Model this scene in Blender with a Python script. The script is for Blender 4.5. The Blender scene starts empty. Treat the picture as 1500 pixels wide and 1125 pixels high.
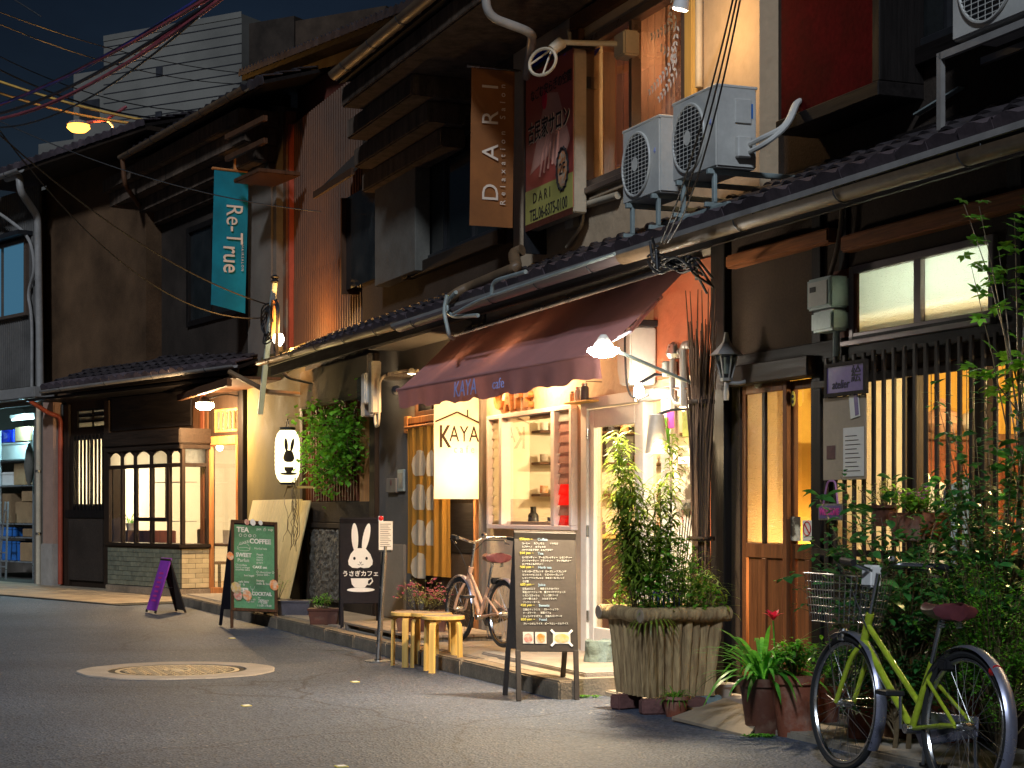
import bpy, bmesh, math, random
from mathutils import Vector, Matrix
R = math.radians
rnd = random.Random(7)
sc = bpy.context.scene
COL = sc.collection
# ---------------------------------------------------------------- camera, sky, sun, exposure
EYE = 1.3; FPX = 2600.0; HORX, HORY = 750.0, 750.0       # eye height, focal length in pixels of a 1500 wide frame, horizon
cam = bpy.data.objects.new('camera', bpy.data.cameras.new('camera')); COL.objects.link(cam); sc.camera = cam
cam.location = (0, 0, EYE); cam.rotation_euler = (R(90), 0, 0)
cam.data.sensor_width = 36; cam.data.lens = 36*FPX/1500; cam.data.shift_y = 0.125
cam.data.clip_start = .1; cam.data.clip_end = 800
world = bpy.data.worlds.new("World"); sc.world = world; world.use_nodes = True
nt = world.node_tree; nt.nodes.clear()
sky = nt.nodes.new('ShaderNodeTexSky'); sky.sky_type = 'NISHITA'; sky.sun_disc = False
sky.sun_elevation = R(8); sky.sun_rotation = R(200); sky.altitude = 50; sky.air_density = 1.3; sky.dust_density = 2
SKY_STRENGTH = 0.0021
tint = nt.nodes.new('ShaderNodeMix'); tint.data_type = 'RGBA'; tint.blend_type = 'MULTIPLY'; tint.inputs['Factor'].default_value = 1
tint.inputs['B'].default_value = (.45, .62, 1.15, 1)
bgn = nt.nodes.new('ShaderNodeBackground'); bgn.inputs['Strength'].default_value = SKY_STRENGTH
won = nt.nodes.new('ShaderNodeOutputWorld')
nt.links.new(sky.outputs[0], tint.inputs['A']); ctc = nt.nodes.new('ShaderNodeTexCoord'); cmp_ = nt.nodes.new('ShaderNodeMapping'); cmp_.inputs['Scale'].default_value = (1, 1, 3.2); nt.links.new(ctc.outputs['Generated'], cmp_.inputs[0])
cn = nt.nodes.new('ShaderNodeTexNoise'); cn.inputs['Scale'].default_value = 3.6; cn.inputs['Detail'].default_value = 6; nt.links.new(cmp_.outputs[0], cn.inputs['Vector'])
cr_ = nt.nodes.new('ShaderNodeMapRange'); cr_.inputs[1].default_value = .35; cr_.inputs[2].default_value = .7; cr_.inputs[3].default_value = .72; cr_.inputs[4].default_value = 1.5; nt.links.new(cn.outputs[0], cr_.inputs[0])
chs = nt.nodes.new('ShaderNodeHueSaturation'); nt.links.new(tint.outputs['Result'], chs.inputs['Color']); nt.links.new(cr_.outputs[0], chs.inputs['Value']); nt.links.new(chs.outputs[0], bgn.inputs['Color']); nt.links.new(bgn.outputs[0], won.inputs[0])
sun = bpy.data.objects.new('sun', bpy.data.lights.new('sun', 'SUN')); COL.objects.link(sun)
sun.data.energy = .66; sun.data.angle = R(5); sun.data.color = (.74, .85, 1)
sun.rotation_euler = (R(54), 0, R(-12))
sc.view_settings.view_transform = 'Standard'; sc.view_settings.look = 'None'
sc.view_settings.exposure = 1.42; sc.view_settings.gamma = 1
sc.render.engine = 'CYCLES'
sc.cycles.max_bounces = 6; sc.cycles.diffuse_bounces = 3; sc.cycles.glossy_bounces = 3; sc.cycles.transparent_max_bounces = 12
sc.cycles.caustics_reflective = False; sc.cycles.caustics_refractive = False; sc.cycles.sample_clamp_indirect = 3
sc.cycles.use_denoising = True

# ---------------------------------------------------------------- frames: x along the facade (towards the camera's right), y into the house, z up
class Frame:
    def __init__(s, ox, oy, a):
        s.o = Vector((ox, oy)); s.e = Vector((math.sin(R(a)), -math.cos(R(a)))); s.i = Vector((math.cos(R(a)), math.sin(R(a))))
        s.M = Matrix.Translation((ox, oy, 0)) @ Matrix.Rotation(R(a-90), 4, 'Z')
    def Y(s, px, y=0):
        k = (px-HORX)/FPX
        return (s.o.dot(s.i) + y)/(k*s.i.x + s.i.y)
    def x(s, px, y=0):
        Y = s.Y(px, y); k = (px-HORX)/FPX
        return (Vector((k*Y, Y))-s.o).dot(s.e)
    def z(s, px, py, y=0):
        return EYE + (HORY-py)*s.Y(px, y)/FPX
    def p(s, px, py, y=0): return Vector((s.x(px, y), y, s.z(px, py, y)))
A = Frame(.62, 14.7, 21.6)        # the near row: old house, cafe, middle house
Cf = Frame(-3.93, 26.2, 40)       # the far row beyond the bend
K = Frame(-3.37, 25, 30)          # the tall upper storey at the bend
def ground(px, py, z=0):
    Y = FPX*(EYE-z)/(py-HORY); return Vector(((px-HORX)*Y/FPX, Y, z))

# ---------------------------------------------------------------- mesh builder
class MB:
    def __init__(s): s.v = []; s.f = []; s.m = []; s.mi = 0
    def add(s, vs, fs):
        n = len(s.v); s.v += [tuple(v) for v in vs]; s.f += [tuple(i+n for i in f) for f in fs]; s.m += [s.mi]*len(fs); return s
    def quad(s, a, b, c, d): return s.add([a, b, c, d], [(0, 1, 2, 3)])
    def box(s, x0, x1, y0, y1, z0, z1):
        return s.add([(x0,y0,z0),(x1,y0,z0),(x1,y1,z0),(x0,y1,z0),(x0,y0,z1),(x1,y0,z1),(x1,y1,z1),(x0,y1,z1)],
                     [(0,3,2,1),(4,5,6,7),(0,1,5,4),(1,2,6,5),(2,3,7,6),(3,0,4,7)])
    def obox(s, M, x0, x1, y0, y1, z0, z1):
        n = len(s.v); s.box(x0, x1, y0, y1, z0, z1)
        for k in range(n, len(s.v)): s.v[k] = tuple(M @ Vector(s.v[k]))
        return s
    def bar(s, p, q, w, h=None, up=(0, 0, 1)):
        p, q = Vector(p), Vector(q); h = h or w; d = (q-p); L = d.length
        if L < 1e-6: return s
        d.normalize(); u = Vector(up)
        if abs(d.dot(u)) > .98: u = Vector((0, 1, 0))
        x = d.cross(u).normalized(); y = x.cross(d)
        M = Matrix((( x.x, y.x, d.x, p.x), (x.y, y.y, d.y, p.y), (x.z, y.z, d.z, p.z), (0, 0, 0, 1)))
        return s.obox(M, -w/2, w/2, -h/2, h/2, 0, L)
    def tube(s, pts, r, n=8, cap=True, closed=False):
        pts = [Vector(p) for p in pts]; N = len(pts)
        rs = r if isinstance(r, (list, tuple)) else [r]*N
        vs = []; pu = None
        for i, p in enumerate(pts):
            a = pts[i-1] if (i > 0 or closed) else p; b = pts[(i+1) % N] if (i < N-1 or closed) else p
            d = (b-a)
            if d.length < 1e-9: d = Vector((0, 0, 1))
            d.normalize()
            if pu is None:
                pu = Vector((0, 0, 1)) if abs(d.z) < .9 else Vector((1, 0, 0))
            u = pu - d*pu.dot(d)
            if u.length < 1e-4: u = Vector((1, .3, .2)); u -= d*u.dot(d)
            u.normalize(); pu = u; w = d.cross(u)
            for k in range(n):
                t = 2*math.pi*k/n; vs.append(p + (u*math.cos(t)+w*math.sin(t))*rs[i])
        fs = []
        for i in range(N if closed else N-1):
            j = (i+1) % N
            for k in range(n):
                fs.append((i*n+k, i*n+(k+1) % n, j*n+(k+1) % n, j*n+k))
        if cap and not closed:
            fs.append(tuple(range(n-1, -1, -1))); fs.append(tuple((N-1)*n+k for k in range(n)))
        return s.add(vs, fs)
    def cyl(s, p, q, r0, r1=None, n=16): return s.tube([p, q], [r0, r0 if r1 is None else r1], n)
    def lathe(s, prof, n=20, c=(0, 0, 0), capb=True, capt=False):
        vs = []
        for (r, z) in prof:
            for k in range(n):
                t = 2*math.pi*k/n; vs.append((c[0]+r*math.cos(t), c[1]+r*math.sin(t), c[2]+z))
        fs = [(i*n+k, i*n+(k+1) % n, (i+1)*n+(k+1) % n, (i+1)*n+k) for i in range(len(prof)-1) for k in range(n)]
        if capb: fs.append(tuple(range(n-1, -1, -1)))
        if capt: fs.append(tuple((len(prof)-1)*n+k for k in range(n)))
        return s.add(vs, fs)
    def prism(s, poly, a, b, ax='y'):       # poly in the two other axes
        def P(u, v, w): return {'y': (u, w, v), 'x': (w, u, v), 'z': (u, v, w)}[ax]
        n = len(poly); vs = [P(u, v, a) for u, v in poly]+[P(u, v, b) for u, v in poly]
        fs = [(k, (k+1) % n, n+(k+1) % n, n+k) for k in range(n)]+[tuple(range(n-1, -1, -1)), tuple(range(n, 2*n))]
        return s.add(vs, fs)
    def mesh(s, name, mats, smooth=False, bev=0, fix=True):
        me = bpy.data.meshes.new(name); me.from_pydata(s.v, [], s.f)
        if not isinstance(mats, (list, tuple)): mats = [mats]
        for m in mats: me.materials.append(m)
        if len(mats) > 1: me.polygons.foreach_set('material_index', s.m)
        if bev or fix:
            bm = bmesh.new(); bm.from_mesh(me)
            if bev:
                bmesh.ops.bevel(bm, geom=list(bm.edges), offset=bev, segments=1 if bev < .01 else 2, affect='EDGES', clamp_overlap=True)
            bmesh.ops.recalc_face_normals(bm, faces=bm.faces) if fix else None
            bm.to_mesh(me); bm.free()
        if smooth:
            for p in me.polygons: p.use_smooth = True
            me.set_sharp_from_angle(angle=R(38))
        me.update(); return me
    def build(s, name, mats, parent=None, frame=None, smooth=False, bev=0, kind=None, fix=True):
        return put(name, s.mesh(name, mats, smooth, bev, fix), parent, frame, kind)
def put(name, data, parent=None, M=None, kind=None):
    o = bpy.data.objects.new(name, data); COL.objects.link(o)
    if isinstance(M, Frame): M = M.M
    if parent is not None:
        o.parent = parent
        if M is not None: o.matrix_basis = world_of(parent).inverted() @ M
    elif M is not None: o.matrix_basis = M
    if kind: o['kind'] = kind
    return o
def world_of(o):
    M = o.matrix_basis.copy()
    return world_of(o.parent) @ M if o.parent else M
def inst(src, parent, loc, rot=(0, 0, 0), scale=(1, 1, 1), name=None):     # a part that shares mesh data
    o = src.copy() if name is None else bpy.data.objects.new(name, src.data)
    COL.objects.link(o); o.parent = parent
    o.location = loc; o.rotation_euler = rot; o.scale = scale; return o
def tag(o, label, cat, group=None, kind=None):
    if label: o['label'] = label
    if cat: o['category'] = cat
    if group: o['group'] = group
    if kind: o['kind'] = kind
    return o
def thing(name, label, cat, M=None, group=None):
    o = bpy.data.objects.new(name, None); COL.objects.link(o); o.empty_display_size = .1
    if isinstance(M, Frame): M = M.M
    if M is not None: o.matrix_basis = M
    return tag(o, label, cat, group)
def place(x, y, z=0, yaw=0, roll=0): return Matrix.Translation((x, y, z)) @ Matrix.Rotation(R(yaw), 4, 'Z') @ Matrix.Rotation(R(roll), 4, 'Y')
def at(frame, x, y, z=0, yaw=0): return frame.M @ Matrix.Translation((x, y, z)) @ Matrix.Rotation(R(yaw), 4, 'Z')
def copy_tree(o, parent=None):
    c = o.copy(); COL.objects.link(c)
    if parent: c.parent = parent
    for ch in [q for q in list(COL.objects) if q.parent == o]: copy_tree(ch, c)
    return c

# ---------------------------------------------------------------- materials
def newmat(name):
    m = bpy.data.materials.new(name); m.use_nodes = True; t = m.node_tree; t.nodes.clear()
    return m, t, t.nodes.new('ShaderNodeOutputMaterial')
def pm(name, col, rough=.6, metal=0, var=.3, sc_=3, bump=.15, bs=40, rand=.0, stretch=(1, 1, 1), col2=None, thr=.5, soft=.2, spec=.4, detail=5, coat=0, dist=.01, trans=0):
    m, t, out = newmat(name); N, L = t.nodes.new, t.links.new
    b = N('ShaderNodeBsdfPrincipled'); L(b.outputs[0], out.inputs[0])
    tc = N('ShaderNodeTexCoord'); mp = N('ShaderNodeMapping'); L(tc.outputs['Object'], mp.inputs[0]); mp.inputs['Scale'].default_value = stretch
    oi = N('ShaderNodeObjectInfo'); ad = N('ShaderNodeVectorMath'); ad.operation = 'ADD'
    ml = N('ShaderNodeMath'); ml.operation = 'MULTIPLY'; ml.inputs[1].default_value = 37.0; L(oi.outputs['Random'], ml.inputs[0])
    L(mp.outputs[0], ad.inputs[0]); L(ml.outputs[0], ad.inputs[1])
    n1 = N('ShaderNodeTexNoise'); n1.inputs['Scale'].default_value = sc_; n1.inputs['Detail'].default_value = detail; n1.inputs['Roughness'].default_value = .62
    L(ad.outputs[0], n1.inputs['Vector'])
    mr = N('ShaderNodeMapRange'); L(n1.outputs[0], mr.inputs[0]); mr.inputs[1].default_value = thr-soft; mr.inputs[2].default_value = thr+soft
    mx = N('ShaderNodeMix'); mx.data_type = 'RGBA'; L(mr.outputs[0], mx.inputs['Factor'])
    c2 = col2 or tuple(min(1, c*(1+var)) for c in col); c1 = col if col2 else tuple(c*(1-var) for c in col)
    mx.inputs['A'].default_value = (*c1, 1); mx.inputs['B'].default_value = (*c2, 1)
    last = mx.outputs['Result']
    n3 = N('ShaderNodeTexNoise'); n3.inputs['Scale'].default_value = bs; n3.inputs['Detail'].default_value = 4; L(ad.outputs[0], n3.inputs['Vector'])
    h = N('ShaderNodeHueSaturation'); h.inputs['Saturation'].default_value = 1
    m2 = N('ShaderNodeMapRange'); L(n3.outputs[0], m2.inputs[0]); m2.inputs[1].default_value = .25; m2.inputs[2].default_value = .75
    m2.inputs[3].default_value = 1-var*.45; m2.inputs[4].default_value = 1+var*.45
    if rand:
        m3 = N('ShaderNodeMapRange'); L(oi.outputs['Random'], m3.inputs[0]); m3.inputs[3].default_value = 1-rand; m3.inputs[4].default_value = 1+rand
        mm = N('ShaderNodeMath'); mm.operation = 'MULTIPLY'; L(m2.outputs[0], mm.inputs[0]); L(m3.outputs[0], mm.inputs[1]); L(mm.outputs[0], h.inputs['Value'])
    else: L(m2.outputs[0], h.inputs['Value'])
    L(last, h.inputs['Color']); L(h.outputs[0], b.inputs['Base Color'])
    rr = N('ShaderNodeMapRange'); L(n1.outputs[0], rr.inputs[0]); rr.inputs[1].default_value = .3; rr.inputs[2].default_value = .7
    rr.inputs[3].default_value = max(.02, rough-.12); rr.inputs[4].default_value = min(1, rough+.12); L(rr.outputs[0], b.inputs['Roughness'])
    b.inputs['Metallic'].default_value = metal; b.inputs['Specular IOR Level'].default_value = spec; b.inputs['Coat Weight'].default_value = coat
    if bump:
        bp = N('ShaderNodeBump'); bp.inputs['Strength'].default_value = bump; bp.inputs['Distance'].default_value = dist
        L(n3.outputs[0], bp.inputs['Height']); L(bp.outputs[0], b.inputs['Normal'])
    if trans:
        tr = N('ShaderNodeBsdfTranslucent'); L(h.outputs[0], tr.inputs[0]); ms = N('ShaderNodeMixShader'); ms.inputs[0].default_value = trans
        L(b.outputs[0], ms.inputs[1]); L(tr.outputs[0], ms.inputs[2]); L(ms.outputs[0], out.inputs[0])
    return m
def emat(name, col, s):
    m, t, out = newmat(name); e = t.nodes.new('ShaderNodeEmission'); e.inputs[0].default_value = (*col, 1); e.inputs[1].default_value = s
    t.links.new(e.outputs[0], out.inputs[0]); return m
def glass_mat(name, tint=(1, 1, 1), refl=1.0, rough=.01, dirt=.0):
    m, t, out = newmat(name); N, L = t.nodes.new, t.links.new
    tr = N('ShaderNodeBsdfTransparent'); tr.inputs[0].default_value = (*tint, 1)
    gl = N('ShaderNodeBsdfGlossy'); gl.inputs['Roughness'].default_value = rough; gl.inputs[0].default_value = (1, 1, 1, 1)
    fr = N('ShaderNodeFresnel'); fr.inputs[0].default_value = 1.5
    geo = N('ShaderNodeNewGeometry')
    ml = N('ShaderNodeMath'); ml.operation = 'MULTIPLY'; ml.use_clamp = True; ml.inputs[1].default_value = refl; L(fr.outputs[0], ml.inputs[0])
    bk = N('ShaderNodeMath'); bk.operation = 'SUBTRACT'; bk.inputs[0].default_value = 1; L(geo.outputs['Backfacing'], bk.inputs[1])
    m3 = N('ShaderNodeMath'); m3.operation = 'MULTIPLY'; L(ml.outputs[0], m3.inputs[0]); L(bk.outputs[0], m3.inputs[1]); ml = m3
    ms = N('ShaderNodeMixShader'); L(ml.outputs[0], ms.inputs[0]); L(tr.outputs[0], ms.inputs[1]); L(gl.outputs[0], ms.inputs[2]); L(ms.outputs[0], out.inputs[0])
    nz = N('ShaderNodeTexNoise'); nz.inputs['Scale'].default_value = 2.2; bp = N('ShaderNodeBump'); bp.inputs['Strength'].default_value = .03; bp.inputs['Distance'].default_value = .02
    tc = N('ShaderNodeTexCoord'); L(tc.outputs['Object'], nz.inputs['Vector']); L(nz.outputs[0], bp.inputs['Height']); L(bp.outputs[0], gl.inputs['Normal'])
    return m
def frosted_mat(name, col=(.9, .9, .86), sc_=160, clear=.0, bump=1.0):
    m, t, out = newmat(name); N, L = t.nodes.new, t.links.new
    tl = N('ShaderNodeBsdfTranslucent'); tl.inputs[0].default_value = (*col, 1)
    gl = N('ShaderNodeBsdfGlossy'); gl.inputs['Roughness'].default_value = .22
    tc = N('ShaderNodeTexCoord'); vo = N('ShaderNodeTexVoronoi'); vo.inputs['Scale'].default_value = sc_; vo.feature = 'SMOOTH_F1'; L(tc.outputs['Object'], vo.inputs['Vector'])
    bp = N('ShaderNodeBump'); bp.inputs['Strength'].default_value = bump; bp.inputs['Distance'].default_value = .012; L(vo.outputs['Distance'], bp.inputs['Height'])
    L(bp.outputs[0], tl.inputs['Normal']); L(bp.outputs[0], gl.inputs['Normal'])
    rf = N('ShaderNodeBsdfRefraction'); rf.inputs['Roughness'].default_value = .35; rf.inputs['IOR'].default_value = 1.25; L(bp.outputs[0], rf.inputs['Normal'])
    m1 = N('ShaderNodeMixShader'); m1.inputs[0].default_value = .45; L(tl.outputs[0], m1.inputs[1]); L(rf.outputs[0], m1.inputs[2])
    ms = N('ShaderNodeMixShader'); ms.inputs[0].default_value = .07; L(m1.outputs[0], ms.inputs[1]); L(gl.outputs[0], ms.inputs[2]); L(ms.outputs[0], out.inputs[0])
    return m
M = {}
def wood(n, c, **k):
    k.setdefault('stretch', (14, 14, .9)); k.setdefault('sc_', 2.2); k.setdefault('bs', 6); k.setdefault('var', .4); k.setdefault('rough', .62); k.setdefault('spec', .2); k.setdefault('bump', .3); k.setdefault('rand', .15); k.setdefault('dist', .004)
    M[n] = pm(n, c, **k)
wood('dark_wood', (.026, .015, .009)); wood('black_wood', (.009, .0065, .0055), spec=.2); wood('brown_wood', (.085, .038, .018)); wood('orange_wood', (.42, .17, .055))
wood('door_wood', (.11, .040, .014)); wood('red_wood', (.13, .036, .016)); wood('pale_wood', (.70, .43, .12), var=.15); wood('grey_wood', (.20, .17, .14)); wood('slat_wood', (.036, .025, .017), spec=.2)
wood('beam_h', (.26, .085, .026), stretch=(.9, 14, 14)); wood('dark_h', (.026, .016, .010), stretch=(.9, 14, 14)); wood('black_h', (.010, .007, .006), stretch=(.9, 14, 14)); wood('cream_board', (.52, .43, .22), var=.2)
def asphalt():
    m, t, out = newmat('asphalt'); N, L = t.nodes.new, t.links.new
    b = N('ShaderNodeBsdfPrincipled'); L(b.outputs[0], out.inputs[0]); tc = N('ShaderNodeTexCoord')
    vo = N('ShaderNodeTexVoronoi'); vo.inputs['Scale'].default_value = 62; L(tc.outputs['Object'], vo.inputs['Vector'])
    cr = N('ShaderNodeValToRGB'); L(vo.outputs['Color'], cr.inputs[0]); e = cr.color_ramp.elements
    e[0].position = .15; e[0].color = (.026, .034, .052, 1); e[1].position = .72; e[1].color = (.076, .094, .140, 1); q = e.new(.93); q.color = (.11, .11, .11, 1); q = e.new(.985); q.color = (.30, .29, .27, 1)
    n1 = N('ShaderNodeTexNoise'); n1.inputs['Scale'].default_value = .55; n1.inputs['Detail'].default_value = 7; L(tc.outputs['Object'], n1.inputs['Vector'])
    mr = N('ShaderNodeMapRange'); L(n1.outputs[0], mr.inputs[0]); mr.inputs[1].default_value = .3; mr.inputs[2].default_value = .7; mr.inputs[3].default_value = .72; mr.inputs[4].default_value = 1.28
    n2 = N('ShaderNodeTexNoise'); n2.inputs['Scale'].default_value = 1.1; n2.inputs['Detail'].default_value = 3; L(tc.outputs['Object'], n2.inputs['Vector'])
    mxv = N('ShaderNodeMix'); mxv.data_type = 'RGBA'; mxv.inputs['Factor'].default_value = .35; L(tc.outputs['Object'], mxv.inputs['A']); L(n2.outputs['Color'], mxv.inputs['B'])
    v2 = N('ShaderNodeTexVoronoi'); v2.feature = 'DISTANCE_TO_EDGE'; v2.inputs['Scale'].default_value = .42; L(mxv.outputs['Result'], v2.inputs['Vector'])
    ck = N('ShaderNodeMapRange'); L(v2.outputs[0], ck.inputs[0]); ck.inputs[1].default_value = .0; ck.inputs[2].default_value = .006; ck.inputs[3].default_value = .45; ck.inputs[4].default_value = 1
    ml = N('ShaderNodeMath'); ml.operation = 'MULTIPLY'; L(mr.outputs[0], ml.inputs[0]); L(ck.outputs[0], ml.inputs[1])
    h = N('ShaderNodeHueSaturation'); L(cr.outputs[0], h.inputs['Color']); L(ml.outputs[0], h.inputs['Value']); L(h.outputs[0], b.inputs['Base Color'])
    b.inputs['Roughness'].default_value = .68; b.inputs['Specular IOR Level'].default_value = .45
    bp = N('ShaderNodeBump'); bp.inputs['Strength'].default_value = .9; bp.inputs['Distance'].default_value = .006; L(vo.outputs['Distance'], bp.inputs['Height']); L(bp.outputs[0], b.inputs['Normal']); return m
M['asphalt'] = asphalt()
M['eave_plaster'] = pm('eave_plaster', (.095, .064, .044), rough=.95, var=.6, sc_=2.5, stretch=(3, 3, .5), bump=.4, bs=40, spec=.15)
M['concrete'] = pm('concrete', (.30, .25, .19), rough=.85, var=.28, sc_=1.6, bump=.35, bs=60)
M['kerb'] = pm('kerb', (.22, .17, .115), rough=.9, var=.4, sc_=3, bump=.6, bs=45, rand=.1)
M['tan_plaster'] = pm('tan_plaster', (.52, .38, .24), rough=.9, var=.12, sc_=2.0, bump=.55, bs=14, dist=.012)
M['cafe_plaster'] = pm('cafe_plaster', (.60, .47, .32), rough=.9, var=.14, sc_=2.5, bump=.7, bs=12, dist=.015)
M['grey_plaster'] = pm('grey_plaster', (.15, .125, .10), rough=.92, var=.22, sc_=1.5, bump=.4, bs=90)
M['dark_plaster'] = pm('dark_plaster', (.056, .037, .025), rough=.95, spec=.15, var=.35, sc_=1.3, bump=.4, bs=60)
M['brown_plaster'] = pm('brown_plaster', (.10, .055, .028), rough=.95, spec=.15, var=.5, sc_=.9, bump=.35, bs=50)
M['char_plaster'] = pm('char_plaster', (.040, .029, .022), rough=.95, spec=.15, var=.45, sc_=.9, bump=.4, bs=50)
M['yellow_plaster'] = pm('yellow_plaster', (.125, .095, .028), rough=.9, var=.3, sc_=1.5, bump=.3, bs=50)
M['red_plaster'] = pm('red_plaster', (.50, .15, .065), rough=.85, var=.18, sc_=1.8, bump=.6, bs=9, dist=.02)
M['red_board'] = pm('red_board', (.075, .004, .0035), rough=.9, spec=.05, var=.5, sc_=1.6, bump=.15, bs=30)
M['rust'] = pm('rust', (.16, .055, .022), rough=.8, col2=(.19, .16, .12), sc_=3, thr=.55, soft=.08, bump=.4, bs=30)
M['corrug_brown'] = pm('corrug_brown', (.095, .038, .013), rough=.6, var=.3, sc_=1.2, bump=.1, bs=20)
M['corrug_grey'] = pm('corrug_grey', (.09, .08, .07), rough=.5, var=.3, sc_=1.2, bump=.1, bs=20)
M['red_fascia'] = pm('red_fascia', (.12, .026, .013), rough=.7, var=.3, sc_=1.5, bump=.1, bs=20)
M['tile'] = pm('tile', (.036, .029, .031), rough=.5, var=.4, sc_=6, bump=.2, bs=40, rand=.3)
M['tile_pale'] = pm('tile_pale', (.075, .055, .060), rough=.55, var=.35, sc_=6, bump=.2, bs=40, rand=.3)
M['tile_glaze'] = pm('tile_glaze', (.17, .175, .12), rough=.12, var=.25, sc_=3, bump=.06, bs=12, rand=.05, spec=.6)
M['tile_cream'] = pm('tile_cream', (.52, .42, .25), rough=.14, var=.15, sc_=3, bump=.06, bs=12, rand=.1, spec=.6)
M['grout'] = pm('grout', (.05, .045, .035), rough=.95)
M['gutter'] = pm('gutter', (.15, .095, .052), rough=.5, var=.3, sc_=3, bump=.05, bs=20)
M['gutter_grey'] = pm('gutter_grey', (.26, .24, .22), rough=.4, var=.2, sc_=3, bump=.05, bs=20)
M['pipe_cream'] = pm('pipe_cream', (.50, .42, .30), rough=.5, var=.15, bump=.05)
M['pipe_red'] = pm('pipe_red', (.32, .06, .03), rough=.5, var=.2, bump=.05)
M['alu_brown'] = pm('alu_brown', (.17, .12, .09), rough=.35, metal=.4, var=.12, bump=.02)
M['alu_pink'] = pm('alu_pink', (.20, .155, .155), rough=.4, metal=.3, var=.1, bump=.02)
M['alu'] = pm('alu', (.5, .5, .5), rough=.35, metal=.7, var=.1, bump=.02)
M['steel'] = pm('steel', (.55, .54, .52), rough=.25, metal=1, var=.15, bump=.03)
M['galv'] = pm('galv', (.36, .42, .40), rough=.5, metal=.3, var=.2, bump=.05)
M['white_frame'] = pm('white_frame', (.74, .64, .60), rough=.5, var=.1, bump=.05)
M['white_paint'] = pm('white_paint', (.78, .75, .70), rough=.55, var=.08, bump=.05)
M['ac_white'] = pm('ac_white', (.55, .53, .48), rough=.5, var=.1, bump=.02, sc_=4)
M['black_metal'] = pm('black_metal', (.02, .02, .022), rough=.4, var=.2, bump=.05)
M['black_plastic'] = pm('black_plastic', (.018, .018, .02), rough=.5, var=.2, bump=.05)
M['rubber'] = pm('rubber', (.02, .02, .02), rough=.8, var=.2, bump=.1)
M['wire'] = pm('wire', (.015, .014, .015), rough=.6)
M['wire_pink'] = pm('wire_pink', (.30, .06, .07), rough=.5)
M['wire_yellow'] = pm('wire_yellow', (.55, .30, .04), rough=.5)
M['wire_blue'] = pm('wire_blue', (.05, .05, .25), rough=.5)
M['maroon'] = pm('maroon', (.44, .19, .17), rough=.85, var=.16, sc_=2, bump=.25, bs=250, trans=.03, stretch=(1, 1, 1))
M['brown_cloth'] = pm('brown_cloth', (.34, .13, .04), rough=.9, var=.28, sc_=2, bump=.3, bs=300, trans=.25)
M['teal_cloth'] = pm('teal_cloth', (.012, .27, .36), rough=.85, var=.28, sc_=2, bump=.3, bs=300, trans=.3)
M['cream_cloth'] = pm('cream_cloth', (.80, .68, .47), rough=.9, var=.16, sc_=3, bump=.25, bs=300, trans=.45)
M['orange_cloth'] = pm('orange_cloth', (.60, .27, .035), rough=.9, var=.1, sc_=3, bump=.3, bs=300, trans=.35)
M['ivory'] = pm('ivory', (.78, .62, .48), rough=.8, var=.04, bump=0)
M['white_print'] = pm('white_print', (.8, .78, .74), rough=.8, var=.06, bump=0)
M['print_brown'] = pm('print_brown', (.04, .022, .010), rough=.8, var=.1, bump=0)
M['print_pale'] = pm('print_pale', (.42, .34, .2), rough=.8, var=.1, bump=0)
M['print_black'] = pm('print_black', (.02, .015, .015), rough=.7, bump=0)
M['print_blue'] = pm('print_blue', (.35, .40, .80), rough=.7, bump=0)
M['chalk_yellow'] = pm('chalk_yellow', (.72, .62, .12), rough=.9, bump=0)
M['chalk_blue'] = pm('chalk_blue', (.38, .52, .62), rough=.9, bump=0)
M['chalk_white'] = pm('chalk_white', (.74, .72, .64), rough=.9, bump=0)
M['board_black'] = pm('board_black', (.055, .043, .035), rough=.6, var=.25, sc_=2, bump=.05, bs=50)
M['board_green'] = pm('board_green', (.10, .27, .13), rough=.7, var=.35, sc_=3, bump=.05, bs=50)
M['rabbit_black'] = pm('rabbit_black', (.010, .008, .011), rough=.7, spec=.2, var=.5, bump=.05)
M['purple'] = pm('purple', (.33, .05, .42), rough=.5, var=.4, sc_=2, bump=.02)
M['pink'] = pm('pink', (.62, .04, .26), rough=.6, bump=.02)
M['mauve'] = pm('mauve', (.13, .08, .20), rough=.6, var=.15, bump=.05)
M['paper'] = pm('paper', (.66, .60, .52), rough=.8, var=.06, bump=.02)
M['terracotta'] = pm('terracotta', (.24, .07, .035), rough=.85, col2=(.36, .22, .16), thr=.62, soft=.14, var=.25, sc_=7, bump=.25, bs=50)
M['pot_dark'] = pm('pot_dark', (.07, .065, .08), rough=.6, var=.25, sc_=6, bump=.2, bs=50)
M['pot_brown'] = pm('pot_brown', (.10, .034, .02), rough=.5, col2=(.20, .12, .08), thr=.64, soft=.12, var=.25, sc_=6, bump=.1, bs=30)
M['pot_white'] = pm('pot_white', (.5, .44, .36), rough=.7, var=.2, sc_=6, bump=.1, bs=30)
M['soil'] = pm('soil', (.035, .022, .014), rough=1, bump=1, bs=60, dist=.02)
M['bark'] = pm('bark', (.52, .36, .17), rough=.9, col2=(.20, .125, .06), sc_=3.5, stretch=(5, 5, .8), thr=.5, soft=.2, bump=1, bs=9, dist=.02)
M['trunk'] = pm('trunk', (.09, .05, .03), rough=.9, var=.5, sc_=3, stretch=(6, 6, .7), bump=1, bs=9, dist=.02)
def leafm(n, c, t=.35, rough=.45, sp=.4): M[n] = pm(n, c, rough=rough, var=.5, sc_=4, bump=0, bs=60, rand=.3, trans=t, spec=sp)
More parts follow.
